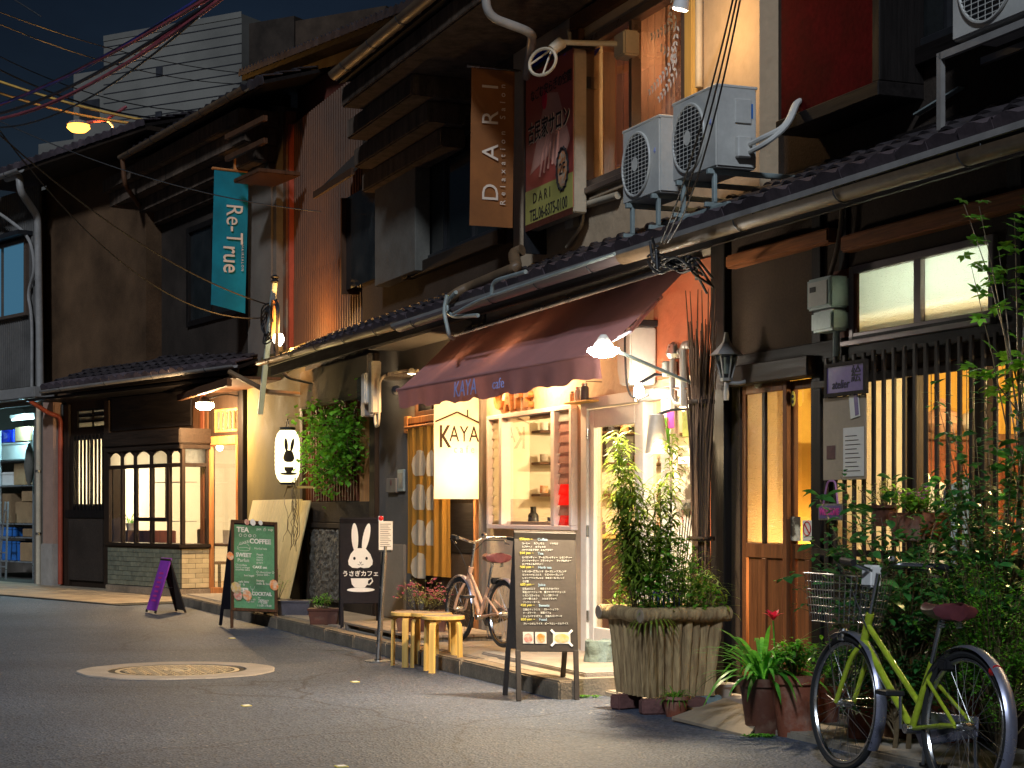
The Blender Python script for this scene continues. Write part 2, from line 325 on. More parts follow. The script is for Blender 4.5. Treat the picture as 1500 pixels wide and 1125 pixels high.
leafm('leaf_bamboo', (.30, .42, .05), .5); leafm('leaf_bright', (.18, .44, .04), .5); leafm('leaf_dark', (.05, .20, .045), .4, .3, .6); leafm('leaf_ivy', (.14, .38, .03), .5); leafm('leaf_lily', (.10, .36, .04), .45, .35)
leafm('leaf_pale', (.30, .33, .10)); leafm('twig', (.10, .07, .035), .05); leafm('flower_pink', (.65, .17, .30)); leafm('flower_red', (.55, .02, .06)); leafm('flower_lilac', (.55, .25, .55))
M['lime'] = pm('lime', (.38, .47, .03), rough=.3, var=.22, sc_=12, bump=.04, coat=.5)
M['pink_paint'] = pm('pink_paint', (.62, .38, .26), rough=.25, var=.06, bump=.02, coat=.5)
M['saddle'] = pm('saddle', (.12, .03, .035), rough=.4, var=.2, bump=.05)
M['fender'] = pm('fender', (.30, .30, .38), rough=.3, metal=.7, var=.15, bump=.02)
M['red_plastic'] = pm('red_plastic', (.6, .02, .02), rough=.2, bump=0)
M['cardboard'] = pm('cardboard', (.32, .20, .10), rough=.9, var=.2, bump=.1, rand=.2)
M['blue_plastic'] = pm('blue_plastic', (.03, .16, .5), rough=.4, var=.2, bump=.05)
M['blue_tarp'] = pm('blue_tarp', (.01, .04, .75), rough=.4, var=.3, bump=.5, bs=8, dist=.05)
M['cream_wall'] = pm('cream_wall', (.78, .70, .54), rough=.9, var=.05, bump=.05)
M['white_wall'] = pm('white_wall', (.80, .77, .68), rough=.9, var=.05, bump=.05)
M['yellow_wall'] = pm('yellow_wall', (.72, .46, .10), rough=.9, var=.08, bump=.1, stretch=(1, 1, 1))
M['floor_wood'] = pm('floor_wood', (.30, .17, .08), rough=.4, var=.3, bump=.05, stretch=(1, 10, 1))
M['far_wall'] = pm('far_wall', (.15, .14, .12), rough=.9, var=.3, sc_=.25, bump=0)
M['far_dark'] = pm('far_dark', (.03, .03, .035), rough=.4, bump=0)
M['stone'] = pm('stone', (.16, .14, .11), rough=.95, var=.6, sc_=22, bump=1, bs=28, dist=.03)
M['stone_blue'] = pm('stone_blue', (.17, .23, .23), rough=.9, var=.35, sc_=6, bump=.8, bs=20, dist=.02)
M['brick_red'] = pm('brick_red', (.16, .07, .06), rough=.9, var=.3, sc_=8, bump=.5, bs=50, rand=.2)
M['manhole_iron'] = pm('manhole_iron', (.46, .36, .23), rough=.6, metal=.1, var=.25, sc_=8, bump=.2, bs=50)
M['manhole_dark'] = pm('manhole_dark', (.045, .032, .02), rough=.8, var=.3, bump=.2)
M['ring_concrete'] = pm('ring_concrete', (.33, .29, .25), rough=.9, var=.2, sc_=4, bump=.4, bs=90)
M['ply'] = pm('ply', (.33, .25, .17), rough=.85, var=.15, sc_=2, bump=.1, bs=30)
M['red_glass'] = pm('red_glass', (.75, .04, .03), rough=.15, bump=0, var=.2, trans=.5)
M['mauve_glass'] = pm('mauve_glass', (.35, .22, .20), rough=.15, bump=0, var=.2, trans=.4)
M['plant_poster'] = pm('plant_poster', (.55, .50, .40), rough=.6, col2=(.08, .06, .04), sc_=9, thr=.48, soft=.05, bump=.05)
M['food_orange'] = pm('food_orange', (.75, .22, .04), rough=.5, col2=(.65, .5, .35), sc_=25, thr=.5, soft=.1, bump=0)
M['food_pink'] = pm('food_pink', (.5, .18, .15), rough=.5, col2=(.55, .45, .35), sc_=30, thr=.5, soft=.1, bump=0)
M['food_yellow'] = pm('food_yellow', (.55, .45, .32), rough=.5, col2=(.6, .42, .12), sc_=25, thr=.5, soft=.1, bump=0)
M['floral'] = pm('floral', (.78, .70, .58), rough=.8, col2=(.6, .08, .05), sc_=6, thr=.62, soft=.03, bump=.1)
M['glass'] = glass_mat('glass', refl=2.8)
M['glass_dark'] = glass_mat('glass_dark', (.35, .38, .36), refl=1.2)
M['frost'] = frosted_mat('frost'); M['frost_warm'] = frosted_mat('frost_warm', (.92, .84, .66), 120)
M['smoked'] = pm('smoked', (.02, .022, .022), rough=.12, var=.3, bump=.02, spec=.6)
M['curtain_grey'] = pm('curtain_grey', (.12, .11, .09), rough=.9, var=.25, sc_=3, bump=.2)
M['curtain_peach'] = pm('curtain_peach', (.62, .36, .24), rough=.9, var=.15, sc_=3, stretch=(6, 6, .5), bump=.1, trans=.2)
def grad_poster():
    m, t, out = newmat('salon_poster'); N, L = t.nodes.new, t.links.new
    b = N('ShaderNodeBsdfPrincipled'); L(b.outputs[0], out.inputs[0]); b.inputs['Roughness'].default_value = .35
    tc = N('ShaderNodeTexCoord'); sp = N('ShaderNodeSeparateXYZ'); L(tc.outputs['Object'], sp.inputs[0])
    nz = N('ShaderNodeTexNoise'); nz.inputs['Scale'].default_value = 2.4; L(tc.outputs['Object'], nz.inputs['Vector'])
    ad = N('ShaderNodeMath'); ad.operation = 'MULTIPLY_ADD'; ad.inputs[1].default_value = .55; L(nz.outputs[0], ad.inputs[0]); L(sp.outputs['Z'], ad.inputs[2])
    cr = N('ShaderNodeValToRGB'); L(ad.outputs[0], cr.inputs[0]); e = cr.color_ramp.elements
    e[0].position = .36; e[0].color = (.30, .02, .04, 1); e[1].position = 1.0; e[1].color = (.48, .09, .085, 1)
    for p, c in ((.6, (.45, .08, .09, 1)), (1.0, (.40, .07, .05, 1))):
        q = e.new(p); q.color = c
    L(cr.outputs[0], b.inputs['Base Color']); return m
M['salon_poster'] = grad_poster()
M['poster_yellow'] = pm('poster_yellow', (.42, .38, .10), rough=.4, var=.05, bump=0)
M['poster_skin'] = pm('poster_skin', (.58, .27, .20), rough=.4, var=.12, bump=0)
M['lamp_white'] = emat('lamp_white', (1, .93, .80), 60); M['lamp_warm'] = emat('lamp_warm', (1, .78, .45), 60); M['lamp_sodium'] = emat('lamp_sodium', (1, .36, .04), 2.6)
M['lamp_small'] = emat('lamp_small', (1, .85, .6), 12)

# ---------------------------------------------------------------- shared helpers
def text(name, body, size, mat, parent, M_=None, align='CENTER', ext=.0015, shear=0, sx=1, spacing=1, line=1, bold=0):
    c = bpy.data.curves.new(name, 'FONT'); c.body = body; c.size = size; c.align_x = align; c.align_y = 'CENTER'; c.extrude = ext; c.shear = shear
    c.space_character = spacing; c.space_line = line; c.resolution_u = 3; c.offset = bold; c.materials.append(mat)
    o = bpy.data.objects.new(name, c); COL.objects.link(o); o.parent = parent
    o.matrix_basis = (M_ or Matrix.Identity(4)) @ Matrix.Diagonal((sx, 1, 1, 1)); return o
FRONT = Matrix.Rotation(R(90), 4, 'X')                       # text in the xz plane, read from -y
def on_front(x, y, z, rot=0): return Matrix.Translation((x, y, z)) @ FRONT @ Matrix.Rotation(R(rot), 4, 'Z')
SIDE = Matrix.Rotation(R(90), 4, 'Z') @ FRONT                # text in the yz plane, read from +x
def on_side(x, y, z, rot=0): return Matrix.Translation((x, y, z)) @ SIDE @ Matrix.Rotation(R(rot), 4, 'Z')
def light(name, kind, loc, power, col, parent, size=.04, spot=90, aim=None, blend=.5):
    l = bpy.data.lights.new(name, kind); l.energy = power*1.5; l.color = (col[0], col[1]*.90, col[2]*.74) if col[0] > .95 else col
    if kind in ('POINT', 'SPOT'): l.shadow_soft_size = size
    if kind == 'AREA': l.size = size
    if kind == 'SPOT': l.spot_size = R(spot); l.spot_blend = blend
    o = bpy.data.objects.new(name, l); COL.objects.link(o); o.parent = parent; o.location = loc
    if aim is not None: o.rotation_euler = (Vector(aim)-Vector(loc)).to_track_quat('-Z', 'Y').to_euler()
    return o
def wall(b, x0, x1, z0, z1, y0, y1, holes=()):
    xs = sorted({x0, x1, *[min(max(h[i], x0), x1) for h in holes for i in (0, 1)]}); zs = sorted({z0, z1, *[min(max(h[i], z0), z1) for h in holes for i in (2, 3)]})
    def solid(i, j):
        if not (0 <= i < len(xs)-1 and 0 <= j < len(zs)-1): return False
        cx, cz = (xs[i]+xs[i+1])/2, (zs[j]+zs[j+1])/2
        return not any(h[0] < cx < h[1] and h[2] < cz < h[3] for h in holes)
    for i in range(len(xs)-1):
        for j in range(len(zs)-1):
            if not solid(i, j): continue
            a, c, p, q = xs[i], xs[i+1], zs[j], zs[j+1]
            b.quad((a,y0,p),(c,y0,p),(c,y0,q),(a,y0,q)); b.quad((c,y1,p),(a,y1,p),(a,y1,q),(c,y1,q))
            if not solid(i-1, j): b.quad((a,y1,p),(a,y0,p),(a,y0,q),(a,y1,q))
            if not solid(i+1, j): b.quad((c,y0,p),(c,y1,p),(c,y1,q),(c,y0,q))
            if not solid(i, j-1): b.quad((a,y1,p),(c,y1,p),(c,y0,p),(a,y0,p))
            if not solid(i, j+1): b.quad((a,y0,q),(c,y0,q),(c,y1,q),(a,y1,q))
    return b
def window(parent, fr, x0, x1, z0, z1, y, fmat, gmat, cols=2, rows=1, fw=.05, bar=.03, depth=.06, name='window', fracs=None, panes=True):
    b = MB(); b.box(x0, x0+fw, y, y+depth, z0, z1).box(x1-fw, x1, y, y+depth, z0, z1).box(x0+fw, x1-fw, y+.002, y+depth, z0, z0+fw).box(x0+fw, x1-fw, y+.002, y+depth, z1-fw, z1)
    w = b.build(name, fmat, parent, fr, bev=.004)
    xs = fracs or [i/cols for i in range(cols+1)]; X = [x0+fw+(x1-x0-2*fw)*f for f in xs]; Z = [z0+fw+(z1-z0-2*fw)*j/rows for j in range(rows+1)]
    I = Matrix.Identity(4)
    for i in range(1, len(X)-1): put('mullion', MB().box(X[i]-bar/2, X[i]+bar/2, y+.008, y+depth-.006, Z[0], Z[-1]).mesh('mullion', fmat), w)
    for j in range(1, len(Z)-1): put('glazing_bar', MB().box(X[0], X[-1], y+.012, y+depth-.012, Z[j]-bar/2, Z[j]+bar/2).mesh('glazing_bar', fmat), w)
    if panes:
        for i in range(len(X)-1):
            for j in range(rows):
                put('pane', MB().box(X[i]+bar/2*(i > 0), X[i+1]-bar/2*(i < len(X)-2), y+depth*.5-.002, y+depth*.5+.002, Z[j]+bar/2*(j > 0), Z[j+1]-bar/2*(j < rows-1)).mesh('pane', gmat), w)
    return w
def room(parent, fr, x0, x1, y0, y1, z0, z1, mats, name='room'):   # an open-fronted box seen from the street
    b = MB(); t = .04
    b.mi = 0; b.box(x0, x1, y1, y1+t, z0, z1); b.box(x0-t, x0, y0, y1+t, z0, z1); b.box(x1, x1+t, y0, y1+t, z0, z1)
    b.mi = 1; b.box(x0-t, x1+t, y0, y1+t, z0-t, z0); b.mi = 2; b.box(x0-t, x1+t, y0, y1+t, z1, z1+t)
    return b.build(name, mats, parent, fr)
def tile_mesh(name, mat, w=.27, L=.3, amp=.022, lip=0.0, th=.016, n=8, flat=False):
    b = MB(); prof = []
    for i in range(n+1):
        u = i/n; prof.append((u*w, amp*(math.sin(u*2*math.pi-.6)) + (.012 if u > .93 else 0)))
    vs = []
    for (y, dz) in ((0, .024), (L, 0)):
        for (x, z) in prof: vs.append((x, y, z+dz))
        for (x, z) in prof: vs.append((x, y, z+dz-th))
    m = n+1; fs = []
    for i in range(n):
        fs += [(i, i+1, 2*m+i+1, 2*m+i), (m+i+1, m+i, 3*m+i, 3*m+i+1), (i+1, i, m+i, m+i+1)]
    fs += [(0, 2*m, 3*m, m), (m-1, 2*m-1, 4*m-1, 3*m-1)]
    b.add(vs, fs)
    if lip:
        lv = [];
        for (x, z) in prof: lv.append((x, -.003, z+.022))
        lz = lambda z: -lip if flat else min(z*.4, 0)-lip
        for (x, z) in prof: lv.append((x, -.003, lz(z)))
        for (x, z) in prof: lv.append((x, .012, z+.022))
        for (x, z) in prof: lv.append((x, .012, lz(z)))
        lf = []
        for i in range(n): lf += [(i, m+i, m+i+1, i+1), (2*m+i, 2*m+i+1, 3*m+i+1, 3*m+i), (m+i, 3*m+i, 3*m+i+1, m+i+1)]
        lf += [(0, 2*m, 3*m, m), (m-1, 2*m-1, 4*m-1, 3*m-1)]
        b.add(lv, lf)
    return b.mesh(name, mat, smooth=True)
TILE = tile_mesh('roof_tile', M['tile']); EAVE = tile_mesh('eave_tile', M['tile_pale'], lip=.07); TILE_B = tile_mesh('roof_tile_far', M['tile'], lip=.05)
def tiled_roof(parent, fr, x0, x1, ye, ze, run, slope, rows=3, w=.27, cap=True, deckmat=None, lipmesh=None, name='pent_roof', th=.05):
    """roof part with one child per tile; ye, ze: front edge of the tiles; rises into the house"""
    s = math.tan(slope); L = run/math.cos(slope)
    b = MB(); b.prism([(ye+.04, ze-.045), (ye+.04, ze-.045-th), (ye+run, ze-.045-th+run*s), (ye+run, ze-.045+run*s)], x0, x1, 'x')
    roof = b.build(name, deckmat or M['black_h'], parent, fr)
    n = max(1, round((x1-x0)/w)); ww = (x1-x0)/n; R0 = roof.matrix_world
    for r in range(rows):
        d = r*.27
        if r*.27 > L: break
        for k in range(n):
            o = bpy.data.objects.new('tile', (lipmesh or EAVE) if r == 0 else TILE); COL.objects.link(o); o.parent = roof
            o.location = (x0+k*ww, ye+d*math.cos(slope)+rnd.uniform(-.004, .004), ze+d*math.sin(slope)+rnd.uniform(-.003, .003)); o.rotation_euler = (slope-.03, rnd.uniform(-.012, .012), 0); o.scale = (ww/.27, 1, 1)
    return roof
def gutter(parent, fr, p, q, r=.055, mat=None, name='gutter', hooks=1.0):
    b = MB(); p, q = Vector(p), Vector(q); n = 9; vs = []
    d = (q-p).normalized()
    for P in (p, q):
        for rr in (r, r-.006):
            for k in range(n):
                t = math.pi*k/(n-1); vs.append(P+Vector((0, -math.cos(t)*rr, -math.sin(t)*rr)))
    fs = []
    for k in range(n-1): fs += [(k, k+1, 2*n+k+1, 2*n+k), (n+k+1, n+k, 3*n+k, 3*n+k+1)]
    fs += [(0, 2*n, 3*n, n), (n-1, 2*n-1, 4*n-1, 3*n-1)]
    b.add(vs, fs); g = b.build(name, mat or M['gutter'], parent, fr, smooth=True)
    L = (q-p).length; m = max(1, int(L/hooks))
    hk = None
    for k in range(m):
        c = p+(q-p)*((k+.5)/m)
        if hk is None:
            hb = MB(); hb.tube([(0, -math.cos(t)*(r+.006), -math.sin(t)*(r+.006)) for t in [math.pi*i/8 for i in range(9)]]+[(0, r+.01, .07)], .0045, 6); hk = hb.mesh('hook', M['black_metal'], smooth=True)
        o = bpy.data.objects.new('hook', hk); COL.objects.link(o); o.parent = g; o.location = c
    return g
def bent(pts, r=.12, n=5):       # rounds the corners of a polyline
    pts = [Vector(p) for p in pts]; out = [pts[0]]
    for i in range(1, len(pts)-1):
        a, b, c = pts[i-1], pts[i], pts[i+1]; d1 = min(r, (a-b).length*.45); d2 = min(r, (c-b).length*.45)
        p = b+(a-b).normalized()*d1; q = b+(c-b).normalized()*d2
        for k in range(n+1):
            t = k/n; out.append(p*(1-t)**2 + b*2*t*(1-t) + q*t*t)
    out.append(pts[-1]); return out
def sag(p, q, s, n=14):
    p, q = Vector(p), Vector(q)
    return [p.lerp(q, i/n)-Vector((0, 0, 4*s*(i/n)*(1-i/n))) for i in range(n+1)]
def leaf(b, p, d, L, W, droop=.3, segs=3, up=None, fold=.15):
    """one leaf as a tapered, drooping strip from p along d"""
    d = Vector(d).normalized(); u = Vector(up or (0, 0, 1)); sd = d.cross(u)
    if sd.length < .05: sd = Vector((1, 0, 0))
    sd.normalize(); p = Vector(p); base = len(b.v); vs = [p]; dd = d.copy()
    pts = []
    for i in range(1, segs+1):
        p = p+dd*(L/segs); dd = (dd+Vector((0, 0, -droop/segs*1.4))).normalized(); pts.append(p)
    for i, q in enumerate(pts[:-1]):
        w = W*.5*math.sin(math.pi*min(.93, (i+1)/segs*.9+.08)); nrm = sd.cross(dd)
        vs += [q-sd*w+nrm*fold*w, q+sd*w+nrm*fold*w]
    vs.append(pts[-1]); m = segs-1; fs = [(0, 2, 1)]
    for i in range(m-1): fs.append((1+2*i, 2+2*i, 4+2*i, 3+2*i))
    fs.append((2*m-1, 2*m, 2*m+1))
    b.add(vs, fs)
def rdir(el0=-.3, el1=1, r=None):
    r = r or rnd; t = r.uniform(0, 2*math.pi); z = r.uniform(el0, el1); s = math.sqrt(max(0, 1-min(1, z*z))); return Vector((s*math.cos(t), s*math.sin(t), z))
# ================================================================ GROUND
def rc(fr, px0, px1, yt, yb, off=0, at=None):
    at = px0 if at is None else at
    return fr.x(px0, off), fr.x(px1, off), fr.z(at, yb, off), fr.z(at, yt, off)
AX = A.x
b = MB(); b.quad((-300, -60, 0), (300, -60, 0), (300, 500, 0), (-300, 500, 0))
tag(b.build('road', M['asphalt'], fix=False), 'dark grey asphalt street surface', None, kind='structure')
KE = -1.16                                            # kerb face
# raised pavement of the near row
pv = tag(MB().box(-11.9, 2.0, KE+.16, 3, -.05, .125).build('pavement', M['concrete'], None, A), 'concrete pavement in front of the near row of houses', None, kind='structure')
km = MB().box(0, .985, 0, .155, -.05, .128).mesh('kerb_stone', M['kerb'], bev=.012)
for i in range(14):
    if -11.85+i > 1.2: break
    o = bpy.data.objects.new('kerb_stone', km); COL.objects.link(o); o.parent = pv; o.location = (-11.85+i, KE+rnd.uniform(-.006, .006), rnd.uniform(-.006, .004)); o.rotation_euler = (0, 0, R(rnd.uniform(-.3, .3)))
sm = MB().box(.006, 1.194, 0, .78, 0, .012).mesh('slab', M['concrete'], bev=.004)
for i in range(10):
    o = bpy.data.objects.new('slab', sm); COL.objects.link(o); o.parent = pv; o.location = (-11.8+i*1.2, KE+.18, .122+rnd.uniform(-.002, .002))
MB().box(-.2, 1.9, KE+.3, .1, .1, .155).build('threshold_slab', M['ring_concrete'], pv, A, bev=.01)
ap = tag(MB().box(1.95, 14, -.75, 3, -.05, .04).build('pavement', M['concrete'], None, A, bev=.01), 'low concrete strip below the old wooden house', None, kind='structure')
fa = tag(MB().box(-16, .3, -2.2, 4, -.05, .012).build('pavement', M['grout'], None, Cf), 'flush paving in front of the far corner shop', None, kind='structure')
sm2 = MB().box(.008, 1.192, .008, 1.09, 0, .012).mesh('slab', pm('slab_tan', (.30, .23, .15), rough=.8, var=.3, sc_=2, bump=.4, bs=50, rand=.15), bev=.004)
for i in range(13):
    for j in range(2):
        o = bpy.data.objects.new('slab', sm2); COL.objects.link(o); o.parent = fa; o.location = (-15.6+i*1.2, -2.2+j*1.1, .012+rnd.uniform(-.002, .003))
# manhole
mc = ground(260, 983); mh = thing('manhole_cover', 'round patterned iron manhole cover set in a pale concrete ring in the road', 'manhole cover', place(mc.x, mc.y, 0, 20))
b = MB(); ns = 56; vs = []
for rr, z in ((.56, .004), (.56, .012), (.79, .012), (.80, .002)):
    for k in range(ns):
        t = 2*math.pi*k/ns; q = rr*(1+(.012*math.sin(5*t)+.01*math.sin(13*t+1) if rr > .6 else 0)); vs.append((q*math.cos(t), q*math.sin(t), z))
b.add(vs, [(i*ns+k, i*ns+(k+1) % ns, (i+1)*ns+(k+1) % ns, (i+1)*ns+k) for i in range(3) for k in range(ns)])
b.build('concrete_ring', M['ring_concrete'], mh)
MB().lathe([(.545, 0), (.545, .007), (.51, .007), (.51, .003), (.0, .003)], 56).build('frame_ring', M['manhole_dark'], mh)
b = MB(); b.lathe([(.50, .003), (.50, .0075), (.47, .0075), (.465, .005), (0.001, .005)], 56)
for i in range(-9, 10):
    for j in range(-9, 10):
        x, y = i*.052+(j % 2)*.026, j*.048
        if x*x+y*y < .44**2 and not (x*x+y*y < .12**2):
            Mx = Matrix.Translation((x, y, 0)) @ Matrix.Rotation(R(45 if (i+j) % 2 else -45), 4, 'Z'); b.obox(Mx, -.019, .019, -.008, .008, .004, .0095)
b.mi = 1; b.lathe([(.462, .0056), (.001, .0056)], 56, capb=False); b.build('cover_plate', [M['manhole_iron'], M['manhole_dark']], mh)
MB().lathe([(.11, .004), (.11, .0105), (.085, .0105), (.085, .005), (.05, .005), (.05, .010), (.001, .010)], 32).build('crest', M['manhole_iron'], mh)
for px, py, cl in ((361, 1034, 'white_paint'), (520, 999, 'white_paint'), (500, 1123, 'chalk_yellow'), (340, 935, 'white_paint')):
    g = ground(px, py); mk = thing('survey_marker', {361: 'small white and yellow square marker in the road between manhole and camera', 520: 'tiny white marker on the asphalt right of the manhole', 500: 'yellow square marker at the bottom edge of the picture', 340: 'tiny white marker on the asphalt beyond the manhole'}[px], 'road marker', place(g.x, g.y, 0, 25))
    MB().box(-.03, .03, -.03, .03, 0, .004).build('plate', M['chalk_yellow'], mk); MB().box(-.022, .022, -.022, .022, .004, .0065).build('face', M['white_paint'], mk)

# ================================================================ HOUSE A: the old dark wooden house on the right
HA = thing('old_wooden_house', 'dark old wooden house on the right with slatted window, small frosted window and sliding door', 'house', at(A, 2.35, 0))
xA0, xA1 = 2.35, 9.0
door = (AX(1084), AX(1200)-.02, .06, A.z(1084, 560))
lw = (AX(1204)+.03, 8.6, .95, 2.16)
sw = rc(A, 1250, 1462, 392, 500)
b = MB(); wall(b, xA0+.12, xA1, .0, 3.35, 0, .14, [door, lw, (sw[0]+.02, sw[1]-.02, sw[2]+.03, sw[3]-.02)]); b.build('wall', M['dark_plaster'], HA, A)
for x0, x1, y0, n in ((xA0-.07, xA0+.13, -.06, 'post'), (AX(1204)-.08, AX(1204)+.03, -.03, 'post'), (AX(1236)-.03, AX(1236)+.06, -.02, 'post'), (AX(1478), AX(1478)+.13, -.02, 'post')):
    z0 = 2.2 if x0 > 3.75 else .04
    MB().box(x0, x1, y0, .1, z0, 3.3).build(n, M['black_wood'], HA, A, bev=.006)
# orange exposed beams under the eave
q = rc(A, 1062, 1210, 384, 440)
def hbeam(parent, fr, px0, px1, py, h, off, mat, nm='beam'):
    z = fr.z((px0+px1)/2, py, off); return MB().box(fr.x(px0, off), fr.x(px1, off), off, 0, z-h/2, z+h/2).build(nm, mat, parent, fr, bev=.012)
hbeam(HA, A, 1062, 1212, 364, .09, -.09, M['beam_h']); hbeam(HA, A, 1230, 1600, 310, .10, -.09, M['beam_h'])
MB().box(AX(1062), AX(1062)+.06, -.05, 0, 2.0, A.z(1062, 384)-.05).build('post', M['beam_h'], HA, A, bev=.006)
MB().box(xA0, 9, -.035, 0, 2.24, 2.38).build('lintel', M['black_h'], HA, A, bev=.006)
zl = door[3]
MB().box(door[0]-.07, door[1]+.03, -.10, .05, zl-.03, zl+.10).build('lintel', M['dark_h'], HA, A, bev=.006)
MB().box(AX(1204)-.05, 8.7, -.035, 0, .75, .93).build('sill_beam', M['black_h'], HA, A, bev=.005)
# sliding doors
def slide_door(x0, x1, y, gm, mull, low, name='sliding_door'):
    zt, zb = zl-.03, .07; b = MB(); w = .05
    b.box(x0, x0+w, y, y+.035, zb, zt).box(x1-w, x1, y, y+.035, zb, zt).box(x0+w, x1-w, y+.001, y+.034, zt-.06, zt).box(x0+w, x1-w, y+.001, y+.034, zb, zb+.09).box(x0+w, x1-w, y+.001, y+.034, low-.10, low)
    d = b.build(name, M['door_wood'], HA, A, bev=.004)
    put('pane', MB().box(x0+w, x1-w, y+.015, y+.019, low, zt-.06).mesh('pane', gm), d)
    if mull: put('mullion', MB().box((x0+x1)/2-.022, (x0+x1)/2+.022, y-.003, y+.03, low, zt-.06).mesh('mullion', M['dark_wood'], bev=.003), d)
    n = 2; pw = (x1-x0-2*w)/n
    for i in range(n):
        put('panel', MB().box(x0+w+i*pw+.02, x0+w+(i+1)*pw-.02, y+.012, y+.026, zb+.085, low-.095).mesh('panel', M['door_wood'], bev=.006), d)
    put('stile', MB().box((x0+x1)/2-.028, (x0+x1)/2+.028, y-.002, y+.03, zb+.09, low-.10).mesh('stile', M['door_wood'], bev=.004), d)
    return d
low = A.z(1090, 795)
xm = AX(1150)
slide_door(door[0]+.01, xm, .01, M['frost_warm'], True, low); slide_door(xm-.03, door[1], .055, M['glass'], False, low)
MB().box(AX(1178), AX(1178)+.045, .05, .085, low, zl-.05).build('door_bar', M['dark_wood'], HA, A)
# slatted window
wz0, wz1 = lw[2], lw[3]
wd = window(HA, A, lw[0], lw[1], wz0, wz1, .03, M['dark_wood'], M['glass'], fracs=[0, (AX(1322)-lw[0])/(lw[1]-lw[0]), (AX(1422)-lw[0])/(lw[1]-lw[0]), .78, 1], bar=.11, panes=False, depth=.07)
X = [lw[0]+.05, AX(1322), AX(1422), lw[0]+.78*(lw[1]-lw[0]), lw[1]-.05]
for i, g in enumerate((M['frost'], M['glass'], M['glass'], M['frost'])): put('pane', MB().box(X[i], X[i+1], .063, .067, wz0+.05, wz1-.05).mesh('pane', g), wd, None).matrix_basis = world_of(wd).inverted() @ A.M
slm = MB().box(-.015, .015, -.018, 0, 0, 1.37).mesh('slat', M['slat_wood'], bev=.003)
x = AX(1208, -.12)
while x < 8.6:
    o = put('slat', slm, HA, A.M @ Matrix.Translation((x, -.10, .89+rnd.uniform(-.004, .004)))); x += .106
for z in (1.05, 2.10): MB().box(lw[0], 8.6, -.098, -.07, z-.02, z+.02).build('lattice_rail', M['slat_wood'], HA, A)
# small frosted window
w2 = window(HA, A, sw[0], sw[1], sw[2], sw[3], -.035, M['alu_pink'], M['frost'], cols=2, fw=.045, bar=.07, depth=.08)
MB().box(sw[0]-.04, sw[1]+.03, -.075, 0, sw[2]-.035, sw[2]-.002).build('sill', M['alu_pink'], HA, A, bev=.004)
# pent roof + gutter over the whole near row belongs to its own house each
GZ = 3.14
PENT_EAVE = tile_mesh('eave_tile_near', M['tile_pale'], lip=.10, amp=.014, flat=True)
def pent(parent, x0, x1, lip=None):
    tiled_roof(parent, A, x0, x1, -.62, GZ+.06, 1.0, R(23), rows=4, lipmesh=lip or PENT_EAVE)
    MB().box(x0, x1, -.60, -.57, GZ-.13, GZ-.01).build('fascia', M['black_h'], parent, A)
    b = MB(); b.box(x0, x1, -.64, -.615, GZ-.015, GZ+.02).build('drip_edge', M['gutter_grey'], parent, A)
pent(HA, 2.4, 9.0)
gutter(HA, A, (2.2, -.70, GZ-.05), (9.0, -.70, GZ-.10), r=.062)
# upper storey of house A
UO = .30
xu = AX(1138, UO)
wA = rc(A, 1292, 1420, -120, 95, UO, at=1292)
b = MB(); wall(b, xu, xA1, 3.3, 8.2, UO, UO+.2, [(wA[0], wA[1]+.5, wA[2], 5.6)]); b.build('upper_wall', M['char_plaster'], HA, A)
window(HA, A, wA[0], wA[1]+.5, wA[2], 5.6, UO-.03, M['black_metal'], M['smoked'], cols=2, depth=.08)
MB().box(wA[0]-.1, 9, UO-.07, UO, wA[2]-.12, wA[2]-.01).build('sill', M['black_h'], HA, A, bev=.005)
sx0, sx1 = AX(1140, -.02), AX(1284, -.02); sz0 = A.z(1140, 186, -.02)
sb = MB().box(sx0, sx1, .0, UO, sz0+.04, 6.4).build('shutter_box', M['red_board'], HA, A, bev=.006)
put('bottom_rail', MB().box(sx0-.02, sx1+.03, -.03, UO, sz0-.05, sz0+.04).mesh('bottom_rail', M['black_h'], bev=.006), sb, A)
put('corner_post', MB().box(sx1-.05, sx1+.03, -.02, UO, sz0+.04, 6.4).mesh('corner_post', M['black_wood'], bev=.006), sb, A)
tiled_roof(HA, A, 2.4, 9.0, -.8, 7.4, 1.4, R(22), rows=1, name='main_roof')
MB().box(2.36, 9, UO-.06, UO, 3.56, 3.62).build('flashing', M['black_h'], HA, A)
MB().box(xA1-.05, xA1, .14, 6, 0, 8).build('end_wall', M['char_plaster'], HA, A)
# room behind
room(HA, A, 2.62, 8.5, .2, 2.7, .2, 2.42, [M['yellow_wall'], M['floor_wood'], M['white_wall']])
room(HA, A, sw[0]-.2, sw[1]+.2, .16, 1.0, 2.50, 3.16, [M['white_wall']]*3, 'loft_room')

# ================================================================ HOUSE B: the cafe
HB = thing('cafe_house', 'tan plastered cafe house with maroon awning, white framed window and glazed door', 'house', at(A, 0, 0))
xB0, xB1 = -2.35, 2.35
wB = rc(A, 721, 846, 616, 768); dB = (AX(862), AX(1040), .14, A.z(862, 596))
b = MB(); wall(b, xB0, xB1-.07, .0, 3.4, 0, .12, [(wB[0]+.03, wB[1]-.03, wB[2]+.03, wB[3]-.03), (dB[0]+.01, dB[1]-.01, dB[2], dB[3])]); b.build('wall', M['cafe_plaster'], HB, A)
# orange-red plaster to the right of the awning
b = MB(); b.box(AX(962), xB1-.075, -.03, -.002, dB[3]+.13, 3.12).build('red_plaster_panel', M['red_plaster'], HB, A, bev=.006)
MB().box(AX(1043), xB1-.08, -.028, -.002, .14, dB[3]+.12).build('red_plaster_panel', M['red_plaster'], HB, A)
cw = MB(); x0, x1, z0, z1 = wB
